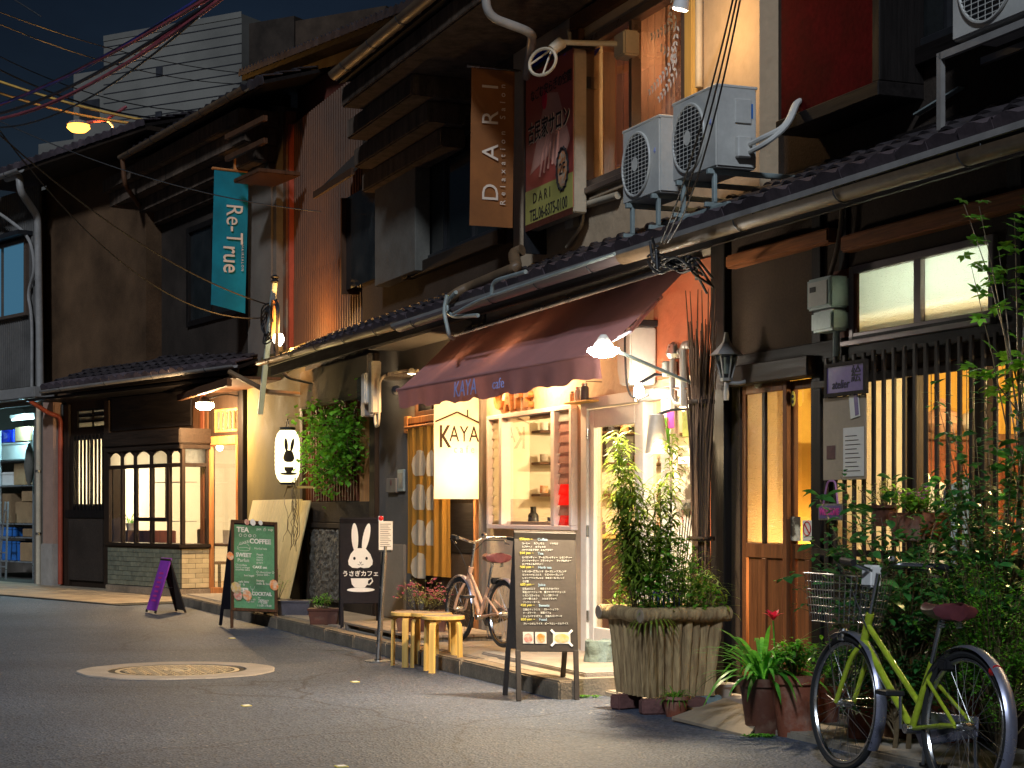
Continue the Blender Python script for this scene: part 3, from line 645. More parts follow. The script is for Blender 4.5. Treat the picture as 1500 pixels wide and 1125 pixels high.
# window: louvre, casement, louvre
xl = x0+(x1-x0)*.17; xr = x0+(x1-x0)*.80
wf = MB()
for a_, b_ in ((x0, x0+.045), (xl-.02, xl+.045), (xr-.045, xr+.03), (x1-.05, x1)): wf.box(a_, b_, -.06, .06, z0, z1)
wf.box(x0, x1, -.058, .058, z0-.04, z0).box(x0, x1, -.058, .058, z1, z1+.04)
wf = wf.build('window', M['white_frame'], HB, A, bev=.005)
put('pane', MB().box(xl+.045, xr-.045, -.012, -.008, z0, z1).mesh('pane', M['glass']), wf, A)
nl = 11
for i in range(nl):
    zz = z0+(z1-z0)*(i+.5)/nl; hh = (z1-z0)/nl
    for (a_, b_), r_ in (((x0+.045, xl-.02), False), ((xr+.03, x1-.05), True)):
        mt = M['frost_warm'] if not r_ else (M['red_glass'] if i in (0, 2, 3) else M['mauve_glass'] if i < 10 else M['frost'])
        b = MB(); b.obox(Matrix.Translation((0, -.005, zz)) @ Matrix.Rotation(R(-14), 4, 'X'), a_, b_, -.0025, .0025, -hh*.54, hh*.54)
        put('louvre', b.mesh('louvre', mt), wf, A)
        put('louvre_clip', MB().box(b_-.012, b_, -.035, .02, zz-hh*.5-.006, zz-hh*.5+.006).mesh('louvre_clip', M['black_metal']), wf, A)
# glazed door + side light
fx = [dB[0], AX(937), AX(944), AX(973), AX(984), dB[1]]
df = MB(); z0, z1 = dB[2], dB[3]
df.box(fx[0]-.05, fx[0]+.07, -.05, .08, z0, z1+.07).box(fx[5]-.05, fx[5], -.04, .08, z0, z1).box(fx[0]+.07, fx[5], -.048, .078, z1-.02, z1+.07)
df.box(fx[2]-.02, fx[2]+.07, -.045, .07, z0, z1-.02)
df = df.build('door_frame', M['white_paint'], HB, A, bev=.006)
dl = MB(); a_, b_ = fx[0]+.075, fx[2]-.025
dl.box(a_, a_+.09, -.03, .01, z0+.01, z1-.03).box(b_-.09, b_, -.03, .01, z0+.01, z1-.03).box(a_+.09, b_-.09, -.029, .009, z0+.01, z0+.22).box(a_+.09, b_-.09, -.029, .009, z1-.18, z1-.03)
dl = dl.build('door', M['white_paint'], HB, A, bev=.006)
put('pane', MB().box(a_+.09, b_-.09, -.012, -.008, z0+.22, z1-.18).mesh('pane', M['glass']), dl, A)
put('handle', MB().tube([(b_-.045, -.035, 1.0), (b_-.045, -.07, 1.02), (b_-.045, -.07, 1.2), (b_-.045, -.035, 1.22)], .009, 8).mesh('handle', M['steel'], smooth=True), dl, A)
for zz in (.4, 1.1, 1.9): put('hinge', MB().cyl((a_-.004, -.04, zz), (a_-.004, -.04, zz+.09), .011, n=8).mesh('hinge', M['steel']), dl, A)
put('pane', MB().box(fx[2]+.07, fx[5]-.05, 0, .004, z0+.02, z1-.02).mesh('pane', M['glass']), df, A)
put('side_post', MB().box(fx[3], fx[4]+.03, -.03, .05, z0, z1-.02).mesh('side_post', M['white_paint'], bev=.004), df, A)
put('side_board', MB().box(fx[4]+.04, fx[5]-.05, .02, .04, z0+.3, z1-.5).mesh('side_board', M['white_wall']), df, A)
pent(HB, xB0, 2.4)
gutter(HB, A, (xB0-.5, -.70, GZ-.05), (2.2, -.70, GZ-.04), r=.058, mat=M['alu_pink'])
# wooden cafe post left of the window
MB().box(-2.43, -2.34, -.05, .02, .12, 3.0).build('post', M['grey_wood'], HB, A, bev=.008)
# upper storey
UB = .15; xb0 = AX(752, UB)
wu = rc(A, 858, 1012, 62, 282, UB)
b = MB(); wall(b, xb0, xu+.02, 3.3, 7.2, UB, UB+.15, [wu]); b.build('upper_wall', M['tan_plaster'], HB, A)
uw = window(HB, A, wu[0], wu[1], wu[2], wu[3], UB-.05, M['alu_brown'], M['glass'], cols=2, fw=.07, bar=.05, depth=.1)
MB().box(wu[0]-.05, wu[1]+.05, UB-.10, UB-.052, wu[2]-.05, wu[2]).build('sill', M['alu_brown'], HB, A, bev=.005)
MB().box(wu[0]-.16, wu[0]-.002, UB-.06, UB-.005, wu[2]-.1, wu[3]+.12).build('trim', M['brown_wood'], HB, A, bev=.01)
MB().box(wu[1]+.002, wu[1]+.13, UB-.06, UB-.005, wu[2]-.05, wu[3]+.12).build('trim', M['pale_wood'], HB, A, bev=.01)
MB().box(wu[0]-.16, wu[1]+.13, UB-.085, UB-.005, wu[3]+.12, wu[3]+.24).build('trim', M['brown_wood'], HB, A, bev=.01)
b = MB(); cx0, cx1 = wu[0]+.06, wu[1]-.06; nn = 46                      # pleated curtains inside
for s0, s1 in ((cx0, cx0+.62*(cx1-cx0)), (cx0+.62*(cx1-cx0), cx1)):
    vs = []
    for i in range(nn+1):
        xx = s0+(s1-s0)*i/nn; yy = UB+.13+.025*math.sin(i*1.3)+.008*math.sin(i*2.9)
        vs += [(xx, yy, wu[2]), (xx, yy, wu[3])]
    b.add(vs, [(2*i, 2*i+2, 2*i+3, 2*i+1) for i in range(nn)])
b.build('curtain', M['curtain_peach'], HB, A, smooth=True)
room(HB, A, wu[0]-.3, wu[1]+.3, UB+.16, 1.4, wu[2]-.2, wu[3]+.2, [M['cream_wall']]*3, 'upper_room')
room(HB, A, xB0+.1, xB1-.12, .13, 3.2, .1, 2.75, [M['cream_wall'], M['floor_wood'], M['white_wall']])
# floral decal of leaves on the upper window
lb = MB()
def sprig(x, z, a0, L, n):
    for i in range(n):
        t = i/(n-1); xx = x+math.cos(R(a0))*L*t; zz = z+math.sin(R(a0))*L*t+.05*t*t
        for s in (-1, 1):
            a = R(a0+s*50); ln = .07*(1-.4*t); p = Vector((xx, UB-.058, zz)); d = Vector((math.cos(a), 0, math.sin(a))); w = Vector((-math.sin(a), 0, math.cos(a)))*.014
            lb.add([p, p+d*ln*.5-w, p+d*ln, p+d*ln*.5+w], [(0, 1, 2, 3)])
rx = wu[1]-.12
for z_, a_, L_, n_ in ((wu[2]+1.32, 250, .35, 7), (wu[2]+1.0, 190, .42, 8), (wu[2]+.72, 205, .5, 10), (wu[2]+.95, 260, .3, 6), (wu[2]+.75, 170, .25, 5), (wu[2]+.62, 215, .35, 7)): sprig(rx, z_, a_, L_, n_)
put('leaf_decal', lb.mesh('leaf_decal', M['white_print'], fix=False), uw, A, 'stuff')

# ================================================================ HOUSE M: middle house, dark upper storey
HM = thing('middle_house', 'grey plastered middle house with heavy dark eaves and shuttered upper window', 'house', at(A, -4.4, 0))
xM0, xM1 = -6.45, -2.35
dM = (AX(603), AX(699), .13, A.z(603, 618))
tw = rc(A, 607, 642, 578, 622)
b = MB(); wall(b, xM0, -2.44, 0, 3.4, 0, .15, [dM, (tw[0], tw[1]+.3, dM[3]+.05, tw[3])]); b.build('wall', M['grey_plaster'], HM, A)
MB().box(dM[0], dM[1], .16, .2, .13, dM[3]).build('inner_door', M['dark_wood'], HM, A)
window(HM, A, tw[0], tw[1]+.3, dM[3]+.05, tw[3], .0, M['brown_wood'], M['frost'], cols=2, depth=.06)
MB().box(dM[0]-.12, dM[0], -.05, .0, dM[3]-.12, dM[3]+.06).build('lintel', M['orange_wood'], HM, A, bev=.006)
MB().box(dM[0], dM[1], -.045, .0, dM[3]-.03, dM[3]+.04).build('lintel', M['orange_wood'], HM, A, bev=.006)
bx = rc(A, 641, 696, 738, 868, -.03)
MB().box(bx[0], bx[1], -.03, -.002, .9, bx[3]).build('dark_door_board', M['black_h'], HM, A, bev=.004)
MB().box(bx[0], bx[1], -.025, -.002, .15, .89).build('lower_door_board', M['dark_plaster'], HM, A)
MB().box(bx[1], bx[1]+.07, -.05, -.002, .13, 1.6).build('post', M['orange_wood'], HM, A, bev=.006)
# door hood
hx = rc(A, 560, 646, 497, 520, -.25)
MB().box(hx[0], hx[1]+.2, -.42, 0, hx[3]-.12, hx[3]).build('door_hood', M['grey_plaster'], HM, A, bev=.01)
MB().box(AX(548), AX(556), -.06, .0, .1, 3.1).build('post', M['dark_wood'], HM, A, bev=.008)
tag(MB().box(AX(560), AX(596), -.035, -.002, .13, .95).build('plinth_panel', M['ply'], HM, A, bev=.01), None, None)
pent(HM, -8.4, xM1)
gutter(HM, A, (-8.6, -.70, GZ+.06), (-3.0, -.70, GZ-.02), r=.055, mat=M['gutter'])
# upper storey
xm0, xm1 = AX(549, UB), xb0
wm = rc(A, 613, 700, 232, 388, UB)
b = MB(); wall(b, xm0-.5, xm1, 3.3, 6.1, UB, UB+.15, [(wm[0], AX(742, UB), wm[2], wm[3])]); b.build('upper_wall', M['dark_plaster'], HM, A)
window(HM, A, wm[0], AX(742, UB), wm[2], wm[3], UB-.03, M['black_metal'], M['smoked'], cols=3, fw=.05, depth=.08)
MB().box(wm[0]-.1, AX(742, UB), UB-.09, UB, wm[2]-.14, wm[2]-.005).build('sill', M['dark_h'], HM, A, bev=.006)
MB().box(wm[0]-.1, AX(742, UB), UB-.07, UB, wm[3]+.005, wm[3]+.1).build('lintel', M['dark_h'], HM, A, bev=.006)
sh = rc(A, 549, 608, 212, 420, -.02)
MB().box(sh[0], sh[1], -.02, UB, sh[2], sh[3]).build('shutter_box', M['curtain_grey'], HM, A, bev=.008)
MB().box(AX(604, UB), AX(612, UB), UB-.12, UB, wm[2]-.14, wm[3]+.2).build('post', M['black_wood'], HM, A, bev=.005)
# stepped eaves cornice
for k, (y0, z0, z1) in enumerate(((-.12, 4.95, 5.15), (-.32, 5.15, 5.36), (-.54, 5.36, 5.57), (-.76, 5.57, 5.78))):
    MB().box(AX((530, 518, 508, 500)[k], y0), (AX(684, UB), AX(692, UB), AX(700, UB), xb0+4.2)[k], y0, UB-.01, z0+.002, z1).build('cornice_step', M['eave_plaster'], HM, A, bev=.015)
tiled_roof(HM, A, AX(490, -.9), xb0+4.2, -.9, 5.86, 1.6, R(14), rows=2, name='main_roof', deckmat=M['black_h'])
gutter(HM, A, (AX(490, -.98), -.98, 5.80), (xb0+4.2, -.98, 5.78), r=.07, mat=M['gutter'], hooks=.8)
b = MB(); b.tube(bent([(AX(712, -.98), -.98, 5.78), (AX(712, -.98), -.98, 5.25), (AX(712, -.98)+.05, -.6, A.z(720, 88, -.6)), (AX(768, -.1), -.08, A.z(768, 112, -.1))], .12), .036, 12)
b.cyl((AX(712, -.98), -.98, 5.72), (AX(712, -.98), -.98, 5.86), .07, .09, 12); b.build('downpipe', M['gutter_grey'], HM, A, smooth=True)

# ================================================================ HOUSE D: narrow corrugated house with the rabbit cafe below
HD = thing('corrugated_house', 'narrow house with brown corrugated upper wall behind the ivy and the rabbit lantern', 'house', at(A, -9, 0))
xD0, xD1 = AX(352), -6.45
b = MB(); wall(b, xD0-.2, AX(447), 0, 3.5, 0, .12); b.build('wall', M['yellow_plaster'], HD, A)
lat = rc(A, 450, 528, 548, 735); dkz = A.z(455, 765)
b = MB(); wall(b, AX(447), xD1, 0, 3.5, .0, .12, [(lat[0], lat[1], lat[2], lat[3])]); b.build('wall', M['black_wood'], HD, A)
MB().box(lat[0], lat[1], .10, .12, lat[2], lat[3]).build('backing_board', M['red_fascia'], HD, A)
slb = MB().box(-.022, .022, -.03, 0, lat[2], lat[3]).mesh('slat', M['red_wood'], bev=.003)
n = 20
for i in range(n): put('slat', slb, HD, A.M @ Matrix.Translation((lat[0]+(i+.5)*(lat[1]-lat[0])/n, 0, 0)))
gs = rc(A, 529, 543, 612, 735)
MB().box(gs[0], gs[1], -.02, -.002, gs[2], gs[3]).build('door_strip', M['orange_wood'], HD, A)
MB().box(AX(447)-.05, AX(447)+.08, -.06, 0, .1, 3.1).build('post', M['dark_wood'], HD, A, bev=.008)
MB().box(AX(450), AX(553), -.05, -.002, dkz, lat[2]-.01).build('sill_beam', M['char_plaster'], HD, A, bev=.008)
st = rc(A, 457, 506, 768, 884)
b = MB(); nx, nz_ = 26, 22; vs = []
for j in range(nz_+1):
    for i in range(nx+1):
        e = 0 if i in (0, nx) or j in (0, nz_) else rnd.uniform(.0, .035)
        vs.append((st[0]+.06+(st[1]-st[0]-.12)*i/nx, -.035-e, .2+(dkz-.26)*j/nz_))
b.add(vs, [(j*(nx+1)+i, j*(nx+1)+i+1, (j+1)*(nx+1)+i+1, (j+1)*(nx+1)+i) for j in range(nz_) for i in range(nx)])
b.build('stone_panel', M['stone'], HD, A, fix=False)
b = MB(); b.box(st[0]-.05, st[0]+.06, -.07, -.002, .12, dkz).box(st[1]-.06, AX(553), -.07, -.002, .12, dkz).box(st[0]+.06, st[1]-.06, -.068, -.002, dkz-.07, dkz-.002)
b.build('plinth_frame', M['char_plaster'], HD, A, bev=.008)
MB().box(AX(353), AX(362), -.07, 0, .1, 3.1).build('post', M['black_wood'], HD, A, bev=.008)
# curved grey hood panel over the lattice
b = MB(); pts = []
b.box(AX(452), AX(553), -.12, -.002, 2.62, 3.1); b.build('fascia_panel', M['grey_plaster'], HD, A, bev=.02)
# corrugated upper wall
cx0, cx1 = AX(432, .3), AX(562, .3)
def corrug(parent, fr, x0, x1, z0, z1, y, mat, pitch=.11, amp=.022, name='corrugated_sheet', top=None):
    n = int((x1-x0)/pitch*4); vs = []
    for i in range(n+1):
        x = x0+(x1-x0)*i/n; yy = y-amp*(1 if (i % 4) in (1, 2) else -1); zt = z1 if top is None else top(x)
        vs += [(x, yy, z0), (x, yy, zt)]
    return MB().add(vs, [(2*i, 2*i+2, 2*i+3, 2*i+1) for i in range(n)]).build(name, mat, parent, fr, fix=False)
wz = A.z(495, 170, .3)
cfm = M['corrug_brown']
corrug(HD, A, cx0, cx1, 3.2, 4.52, .296, cfm); corrug(HD, A, cx0, cx1, 4.48, 6.7, .302, cfm)
MB().box(cx0-.09, cx0, .22, .34, 3.2, 6.7).build('corner_trim', M['pipe_red'], HD, A, bev=.006)
MB().box(AX(402, .2), cx0-.1, .20, .34, 3.2, 6.9).build('rusty_sheet', M['rust'], HD, A)
hw = rc(A, 505, 547, 290, 425, .1)
MB().box(hw[0], hw[1]+.3, .12, .3, hw[2], hw[3]).build('window', M['smoked'], HD, A)
MB().box(hw[0]-.05, hw[0], .06, .3, hw[2]-.05, hw[3]).build('window_frame', M['brown_wood'], HD, A)
b = MB(); b.prism([(-.25, hw[3]), (.3, hw[3]+.55), (.3, hw[3]+.61), (-.25, hw[3]+.05)], hw[0]-.12, hw[1]+.35, 'x'); b.build('window_hood', M['char_plaster'], HD, A, bev=.004)
MB().box(hw[0]-.12, hw[1]+.35, -.27, -.23, hw[3]-.01, hw[3]+.07).build('hood_edge', M['brown_wood'], HD, A)
# red gable wall and its tiled verge
ga, gb = AX(436, .5), AX(708, .5); za, zb = A.z(436, 100, .5), A.z(700, 6, .5)
b = MB(); b.prism([(ga, 5.6), (gb, 5.6), (gb, zb), (ga, za)], .5, .6, 'y'); b.build('gable_wall', M['red_fascia'], HD, A)
ga2 = AX(362, .3); sl = (zb-za)/(gb-ga)
b = MB(); zz = lambda x: za+(x-ga)*sl
b.prism([(ga2, zz(ga2)), (gb, zb), (gb, zb+.10), (ga2, zz(ga2)+.10)], .22, .62, 'y'); vr = b.build('verge', M['black_h'], HD, A)
nt_ = int((gb-ga2)/.2)
vt = tile_mesh('verge_tile', M['tile'], w=.2, L=.25, amp=.02, lip=.07)
for i in range(nt_):
    xx = ga2+i*(gb-ga2)/nt_; o = put('tile', vt, vr, A.M @ Matrix.Translation((xx, .17, zz(xx)+.13)) @ Matrix.Rotation(math.atan(-sl), 4, 'Y'))
MB().box(ga2, ga, .34, .40, 5.9, 7.25).build('gable_board', M['dark_plaster'], HD, A)
for z_ in (6.7, 6.25): MB().box(ga2, ga+.02, .27, .34, z_, z_+.09).build('beam', M['brown_wood'], HD, A, bev=.006)
b = MB(); b.box(AX(330), AX(412), -.75, -.68, 3.0, 3.1).box(AX(330), AX(412), -.68, 0, 3.1, 3.14); b.build('eave_board', M['brown_wood'], HD, A, bev=.006)
b = MB(); b.tube([(AX(410), -.70, 3.2), (AX(425), -.3, 2.9), (AX(455), -.08, 2.8), (AX(520), -.08, 2.8)], .035, 8); b.build('conduit', M['gutter'], HD, A, smooth=True)
# ================================================================ HOUSE C: the corner shop round the bend
HC = thing('corner_shop', 'far dark wooden shop with tiled box window, lattice and glazed orange door', 'house', at(Cf, -3, 0))
CX = Cf.x
xc0, xc1 = CX(97), 0.05
dC = (CX(303), CX(349), .04, Cf.z(304, 640)); tC = (CX(313), CX(348), Cf.z(312, 634), Cf.z(312, 600))
lC = rc(Cf, 108, 156, 642, 742); gC = rc(Cf, 112, 158, 600, 629)
bxh = (CX(166), CX(296), .78, Cf.z(166, 660))
b = MB(); wall(b, xc0, xc1, 0, 3.6, 0, .14, [dC, tC, lC, gC, bxh]); b.build('wall', M['dark_wood'], HC, Cf)
MB().box(CX(165), CX(282), -.03, -.003, Cf.z(165, 632), Cf.z(165, 592)+.1).build('sign_band', M['black_h'], HC, Cf, bev=.006)
for p0, p1 in ((97, 104), (156, 163), (297, 302)):
    MB().box(CX(p0), CX(p1), -.05, -.002, .03, 3.15).build('post', M['dark_wood'] if p0 < 290 else M['red_wood'], HC, Cf, bev=.006)
tq = rc(Cf, 284, 306, 594, 634, -.01); MB().box(tq[0], tq[1], -.03, -.003, tq[2], tq[3]).build('panel', M['brown_wood'], HC, Cf, bev=.01)
# lattice window + grid window
lw_ = window(HC, Cf, lC[0], lC[1], lC[2], lC[3], .0, M['black_wood'], M['frost'], cols=2, fw=.04, depth=.09)
slc = MB().box(-.013, .013, -.045, -.01, lC[2]-.08, lC[3]+.04).mesh('slat', M['black_wood'])
for i in range(9): put('slat', slc, lw_, Cf.M @ Matrix.Translation((lC[0]+(i+.5)*(lC[1]-lC[0])/9, 0, 0)))
window(HC, Cf, gC[0], gC[1], gC[2], gC[3], .0, M['black_wood'], M['frost'], cols=2, rows=3, fw=.03, bar=.025, depth=.07)
MB().box(CX(101), CX(154), -.04, -.003, .12, Cf.z(101, 757)).build('lower_panel', M['char_plaster'], HC, Cf, bev=.02)
MB().box(CX(99), CX(156), -.06, -.003, lC[2]-.2, lC[2]-.06).build('rail', M['black_wood'], HC, Cf, bev=.01)
# transom with bars
window(HC, Cf, tC[0], tC[1], tC[2], tC[3], .01, M['orange_wood'], M['frost'], cols=5, fw=.04, bar=.03, depth=.07)
# orange glazed door
dd = MB(); x0, x1, z0, z1 = dC; w = .12
dd.box(x0, x0+w, -.02, .06, z0, z1).box(x1-.05, x1, -.02, .06, z0, z1).box(x0+w, x1-.05, -.018, .058, z1-.14, z1).box(x0+w, x1-.05, -.018, .058, z0, z0+.12)
dd = dd.build('door', M['orange_wood'], HC, Cf, bev=.012)
put('pane', MB().box(x0+w, x1-.05, .018, .022, z0+.12, z1-.14).mesh('pane', M['glass']), dd, Cf)
put('handle', MB().box(x0+.04, x0+.07, -.05, -.02, 1.25, 1.45).mesh('handle', M['steel'], bev=.005), dd, Cf)
# box window: tiled base, sill, glazing on two faces
dY = -.50
fx0, fx1 = CX(158, dY), CX(265, dY); zb, zs, zt, zc = .10, Cf.z(160, 797, dY), Cf.z(160, 654, dY), Cf.z(160, 640, dY)
bw = MB().box(fx0, fx1, dY, 0, .02, zs-.03).build('box_window', M['grout'], HC, Cf)
put('plinth', MB().box(fx0-.03, fx1+.03, dY-.03, 0, .02, .14).mesh('plinth', M['kerb'], bev=.01), bw, Cf)
def tiles(n_, m_, x0, x1, z0, z1, fn, mat, jit=.003):
    tw, th = (x1-x0)/n_, (z1-z0)/m_; me = MB().box(.0025, tw-.0025, -.009, 0, .0025, th-.0025).mesh('tile', mat, bev=.003)
    for j in range(m_):
        sh_ = .5 if j % 2 else 0
        for i in range(n_+(1 if sh_ else 0)):
            a_ = (i-sh_)*tw; lo = max(0, a_); hi = min(x1-x0, a_+tw)
            o = put('tile', me, bw, Cf.M @ fn(x0+lo, z0+j*th+rnd.uniform(-jit, jit)*.3)); o.scale = ((hi-lo)/tw, 1, 1)
tiles(9, 8, fx0+.01, fx1-.01, .15, zs-.04, lambda x, z: Matrix.Translation((x, dY-.001, z)), M['tile_glaze'])
def sidefn(x, z): return Matrix.Translation((fx1+.001, x, z)) @ Matrix.Rotation(R(90), 4, 'Z')
tiles(2, 8, dY+.01, -.02, .15, zs-.04, sidefn, M['tile_cream'])
put('sill', MB().box(fx0-.05, fx1+.05, dY-.05, 0, zs-.03, zs+.03).mesh('sill', M['dark_h'], bev=.012), bw, Cf)
put('cornice', MB().box(fx0-.06, fx1+.06, dY-.06, 0, zt-.02, zc+.06).mesh('cornice', M['dark_h'], bev=.015), bw, Cf)
put('cornice', MB().box(fx0-.03, fx1+.03, dY-.03, 0, zt-.1, zt-.02).mesh('cornice', M['dark_h'], bev=.01), bw, Cf)
fzn = MB()
for i in range(24): fzn.box(fx1+.031, fx1+.038, dY+.02+i*.02, dY+.03+i*.02, zt-.085, zt-.03)
put('dentil_band', fzn.mesh('dentil_band', M['dark_wood']), bw, Cf)
zA_ = Cf.z(160, 684, dY)                                       # transom rail of arched lights
fr_ = [0, .195, .38, .60, .83, 1]
W_ = fx1-fx0
g = MB()
for i, f in enumerate(fr_):
    xx = fx0+W_*f; g.box(xx-.035, xx+.035, dY, dY+.06, zs+.03, zt-.1)
g.box(fx0+.035, fx1-.035, dY+.002, dY+.058, zA_-.04, zA_+.02)
put('glazing_frame', g.mesh('glazing_frame', M['dark_wood'], bev=.006), bw, Cf)
g = MB(); g.box(fx1-.058, fx1+.002, -.06, 0, zs+.03, zt-.1).box(fx1-.056, fx1-.002, dY+.06, -.06, zA_-.04, zA_+.02)
put('glazing_frame', g.mesh('glazing_frame', M['dark_wood'], bev=.006), bw, Cf)
def arch_head(xa, xb, ytype=None):
    n = 10; ztop = zt-.1; r = []
    for i in range(n+1):
        u = i/n; r.append((xa+(xb-xa)*u, ztop-.012-.075*(abs(2*u-1)**2.2)))
    return r
for i in range(5):
    xa, xb = fx0+W_*fr_[i]+.035, fx0+W_*fr_[i+1]-.035
    if i in (0, 1, 2, 3, 4):
        for (p0, p1) in (((xa, xb),) if i not in (0,) else ((xa, xb),)):
            pts = arch_head(p0, p1); poly = [(p1, zt-.1), (p0, zt-.1)]+pts
            put('arch_head', MB().prism(poly, dY+.01, dY+.05, 'y').mesh('arch_head', M['dark_wood'], fix=True), bw, Cf)
    put('pane', MB().box(xa, xb, dY+.028, dY+.032, zA_+.02, zt-.1).mesh('pane', M['frost'] if i < 4 else M['glass']), bw, Cf)
    if i == 2:      # opening casement pair in the middle
        zm = zs+.03+(zA_-zs)*.27; c = MB(); xm_ = (xa+xb)/2
    put('pane', MB().box(xa, xb, dY+.028, dY+.032, zs+.03, zA_-.04).mesh('pane', M['glass']), bw, Cf)
xa, xb = fx0+W_*.38, fx0+W_*.83-.0; zm = zs+.03+(zA_-zs)*.30
c = MB(); c.box(xa+.036, xb-.036, dY-.012, dY+.025, zm-.03, zm+.03).box((xa+xb)/2-.03, (xa+xb)/2+.03, dY-.011, dY+.02, zm+.03, zA_-.04).box(xa+.036, xa+.07, dY-.01, dY+.02, zm+.03, zA_-.04).box(xb-.07, xb-.036, dY-.01, dY+.02, zm+.03, zA_-.04)
put('casement', c.mesh('casement', M['black_wood'], bev=.004), bw, Cf)
put('pane', MB().box(fx1-.032, fx1-.028, dY+.06, -.06, zs+.03, zA_-.04).mesh('pane', M['glass']), bw, Cf)
put('pane', MB().box(fx1-.032, fx1-.028, dY+.06, -.06, zA_+.02, zt-.1).mesh('pane', M['frost']), bw, Cf)
put('top_board', MB().box(fx0, fx1, dY+.01, 0, zt-.1, zt-.08).mesh('top_board', M['dark_h']), bw, Cf)
# shop interior
room(HC, Cf, xc0+.3, xc1-.02, .15, 3.4, .04, 2.75, [M['white_wall'], M['floor_wood'], M['white_wall']])
MB().box(CX(320), CX(322)+.9, 1.2, 1.25, .05, 2.1).build('partition', M['white_wall'], HC, Cf)
# pent roof of the far row, sheltering the shop
s_ = R(20)
tiled_roof(HC, Cf, CX(62, -.62), CX(330, -.62)+.35, -.66, 3.42, 2.1, s_, rows=6, lipmesh=tile_mesh('eave_tile_far', M['tile_pale'], lip=.05))
gutter(HC, Cf, (CX(62, -.7), -.72, 3.34), (CX(330, -.7)+.3, -.72, 3.38), r=.05, mat=M['gutter_grey'], hooks=1.3)
MB().box(CX(62, -.6), CX(330, -.6)+.35, -.62, -.58, 3.27, 3.38).build('fascia', M['dark_h'], HC, Cf)
MB().box(xc0-.3, .2, -.6, .1, 3.20, 3.24).build('soffit', M['black_h'], HC, Cf)
# left upper wall (brown plaster), in the far-row line
x0, x1 = CX(68, .2), CX(214, .2)
b = MB(); b.box(x0, x1, .2, 2.6, 3.3, 7.2); b.build('upper_wall', M['brown_plaster'], HC, Cf)
MB().box(x0-.5, x0, .25, 2.6, 3.3, 7.1).build('upper_wall', M['char_plaster'], HC, Cf)
tiled_roof(HC, Cf, CX(0, -.6)-1, CX(214, -.6), -.65, 7.32, 3.2, R(16), rows=4, name='main_roof')
MB().box(CX(0, -.6)-1, CX(214, -.6), -.6, .3, 7.18, 7.25).build('soffit', M['dark_h'], HC, Cf)
rd = MB(); rd.box(CX(60, 2.4), CX(245, 2.4), 2.4, 2.75, 8.25, 8.55); rd.build('ridge', M['tile'], HC, Cf, bev=.05)
# upper block at the bend
KX = K.x
k0, k1 = KX(205), KX(400)
wk = rc(K, 276, 352, 335, 480)
b = MB(); wall(b, k0, k1, 3.3, 7.1, 0, .15, [wk]); b.build('upper_wall', M['char_plaster'], HC, K)
window(HC, K, wk[0], wk[1], wk[2], wk[3], -.04, M['black_wood'], M['smoked'], cols=2, fw=.09, depth=.1)
MB().box(k1-.0, k1+.12, -.0, 1.2, 3.3, 7.0).build('corner_wall', M['grey_plaster'], HC, K)
MB().box(KX(366), k1-.003, -.03, -.002, 3.4, 6.4).build('corner_panel', M['grey_plaster'], HC, K)
for k, (y0, z0, z1) in enumerate(((-.14, 6.0, 6.2), (-.32, 6.2, 6.42), (-.5, 6.42, 6.66), (-.62, 6.66, 6.88))):
    MB().box(k0-.1, k1+.12+.05*k, y0, -.004, z0+.002, z1).build('cornice_step', M['eave_plaster'], HC, K, bev=.015)
tiled_roof(HC, K, KX(181, -.75), KX(366, -.75)+.5, -.78, 7.02, 2.2, R(17), rows=3, name='main_roof', lipmesh=tile_mesh('eave_tile_k', M['tile'], lip=.09))
gutter(HC, K, (KX(181, -.8), -.84, 6.96), (KX(363, -.8), -.84, 6.96), r=.065, mat=M['gutter'])
b = MB(); b.box(KX(372, -.4), KX(410, -.4), -.7, -.1, 5.82, 5.88); b.build('bracket_board', M['brown_wood'], HC, K, bev=.01)
for z_ in (6.2, 6.5): MB().box(KX(335, -.6), KX(392, -.6), -.66, -.6, z_, z_+.07).build('eave_batten', M['brown_wood'], HC, K)
b = MB(); b.tube(bent([(KX(183, -.8), -.84, 6.9), (KX(183, -.8), -.8, 6.5), (KX(214, -.1), -.08, 6.2), (KX(216, -.1), -.06, 3.6)]), .04, 10); b.build('downpipe', M['brown_wood'], HC, K, smooth=True)

# ================================================================ HOUSE E: far left corrugated house with open garage
HE = thing('garage_house', 'corrugated grey house at the far left with an open garage full of shelves', 'house', at(Cf, CX(20), 0))
yE = .05
e1 = CX(73, yE); e0 = e1-7
gx1 = CX(50, yE); gz1 = Cf.z(30, 596, yE)
b = MB(); wall(b, e0, e1, 0, 3.2, yE, yE+.25, [(e0+.3, gx1, 0, gz1)]); b.build('wall', M['grey_plaster'], HE, Cf)
MB().box(e0, gx1+.1, yE-.1, yE-.003, gz1, gz1+.32).build('garage_lintel', M['grey_plaster'], HE, Cf, bev=.02)
MB().box(CX(75), CX(91), -.16, -.003, .0, 3.3).build('pilaster', pm('pink_render', (.36, .22, .16), rough=.9, var=.15, bump=.3), HE, Cf, bev=.015)
MB().box(CX(75)-.02, CX(91)+.02, -.19, -.003, 0, .75).build('pilaster_base', M['ring_concrete'], HE, Cf, bev=.015)
b = MB(); b.tube(bent([(CX(92), -.6, 3.2), (CX(92), -.25, 3.0), (CX(95), -.08, 2.95), (CX(95), -.08, 2.6)]), .04, 10).cyl((CX(95), -.08, 0.05), (CX(95), -.08, 2.6), .045, n=10); b.mi = 0
b.build('downpipe', M['pipe_red'], HE, Cf, smooth=True)
b = MB(); b.cyl((CX(66), -.12, .0), (CX(66), -.12, 3.3), .05, n=10); b.build('downpipe', M['pipe_cream'], HE, Cf, smooth=True)
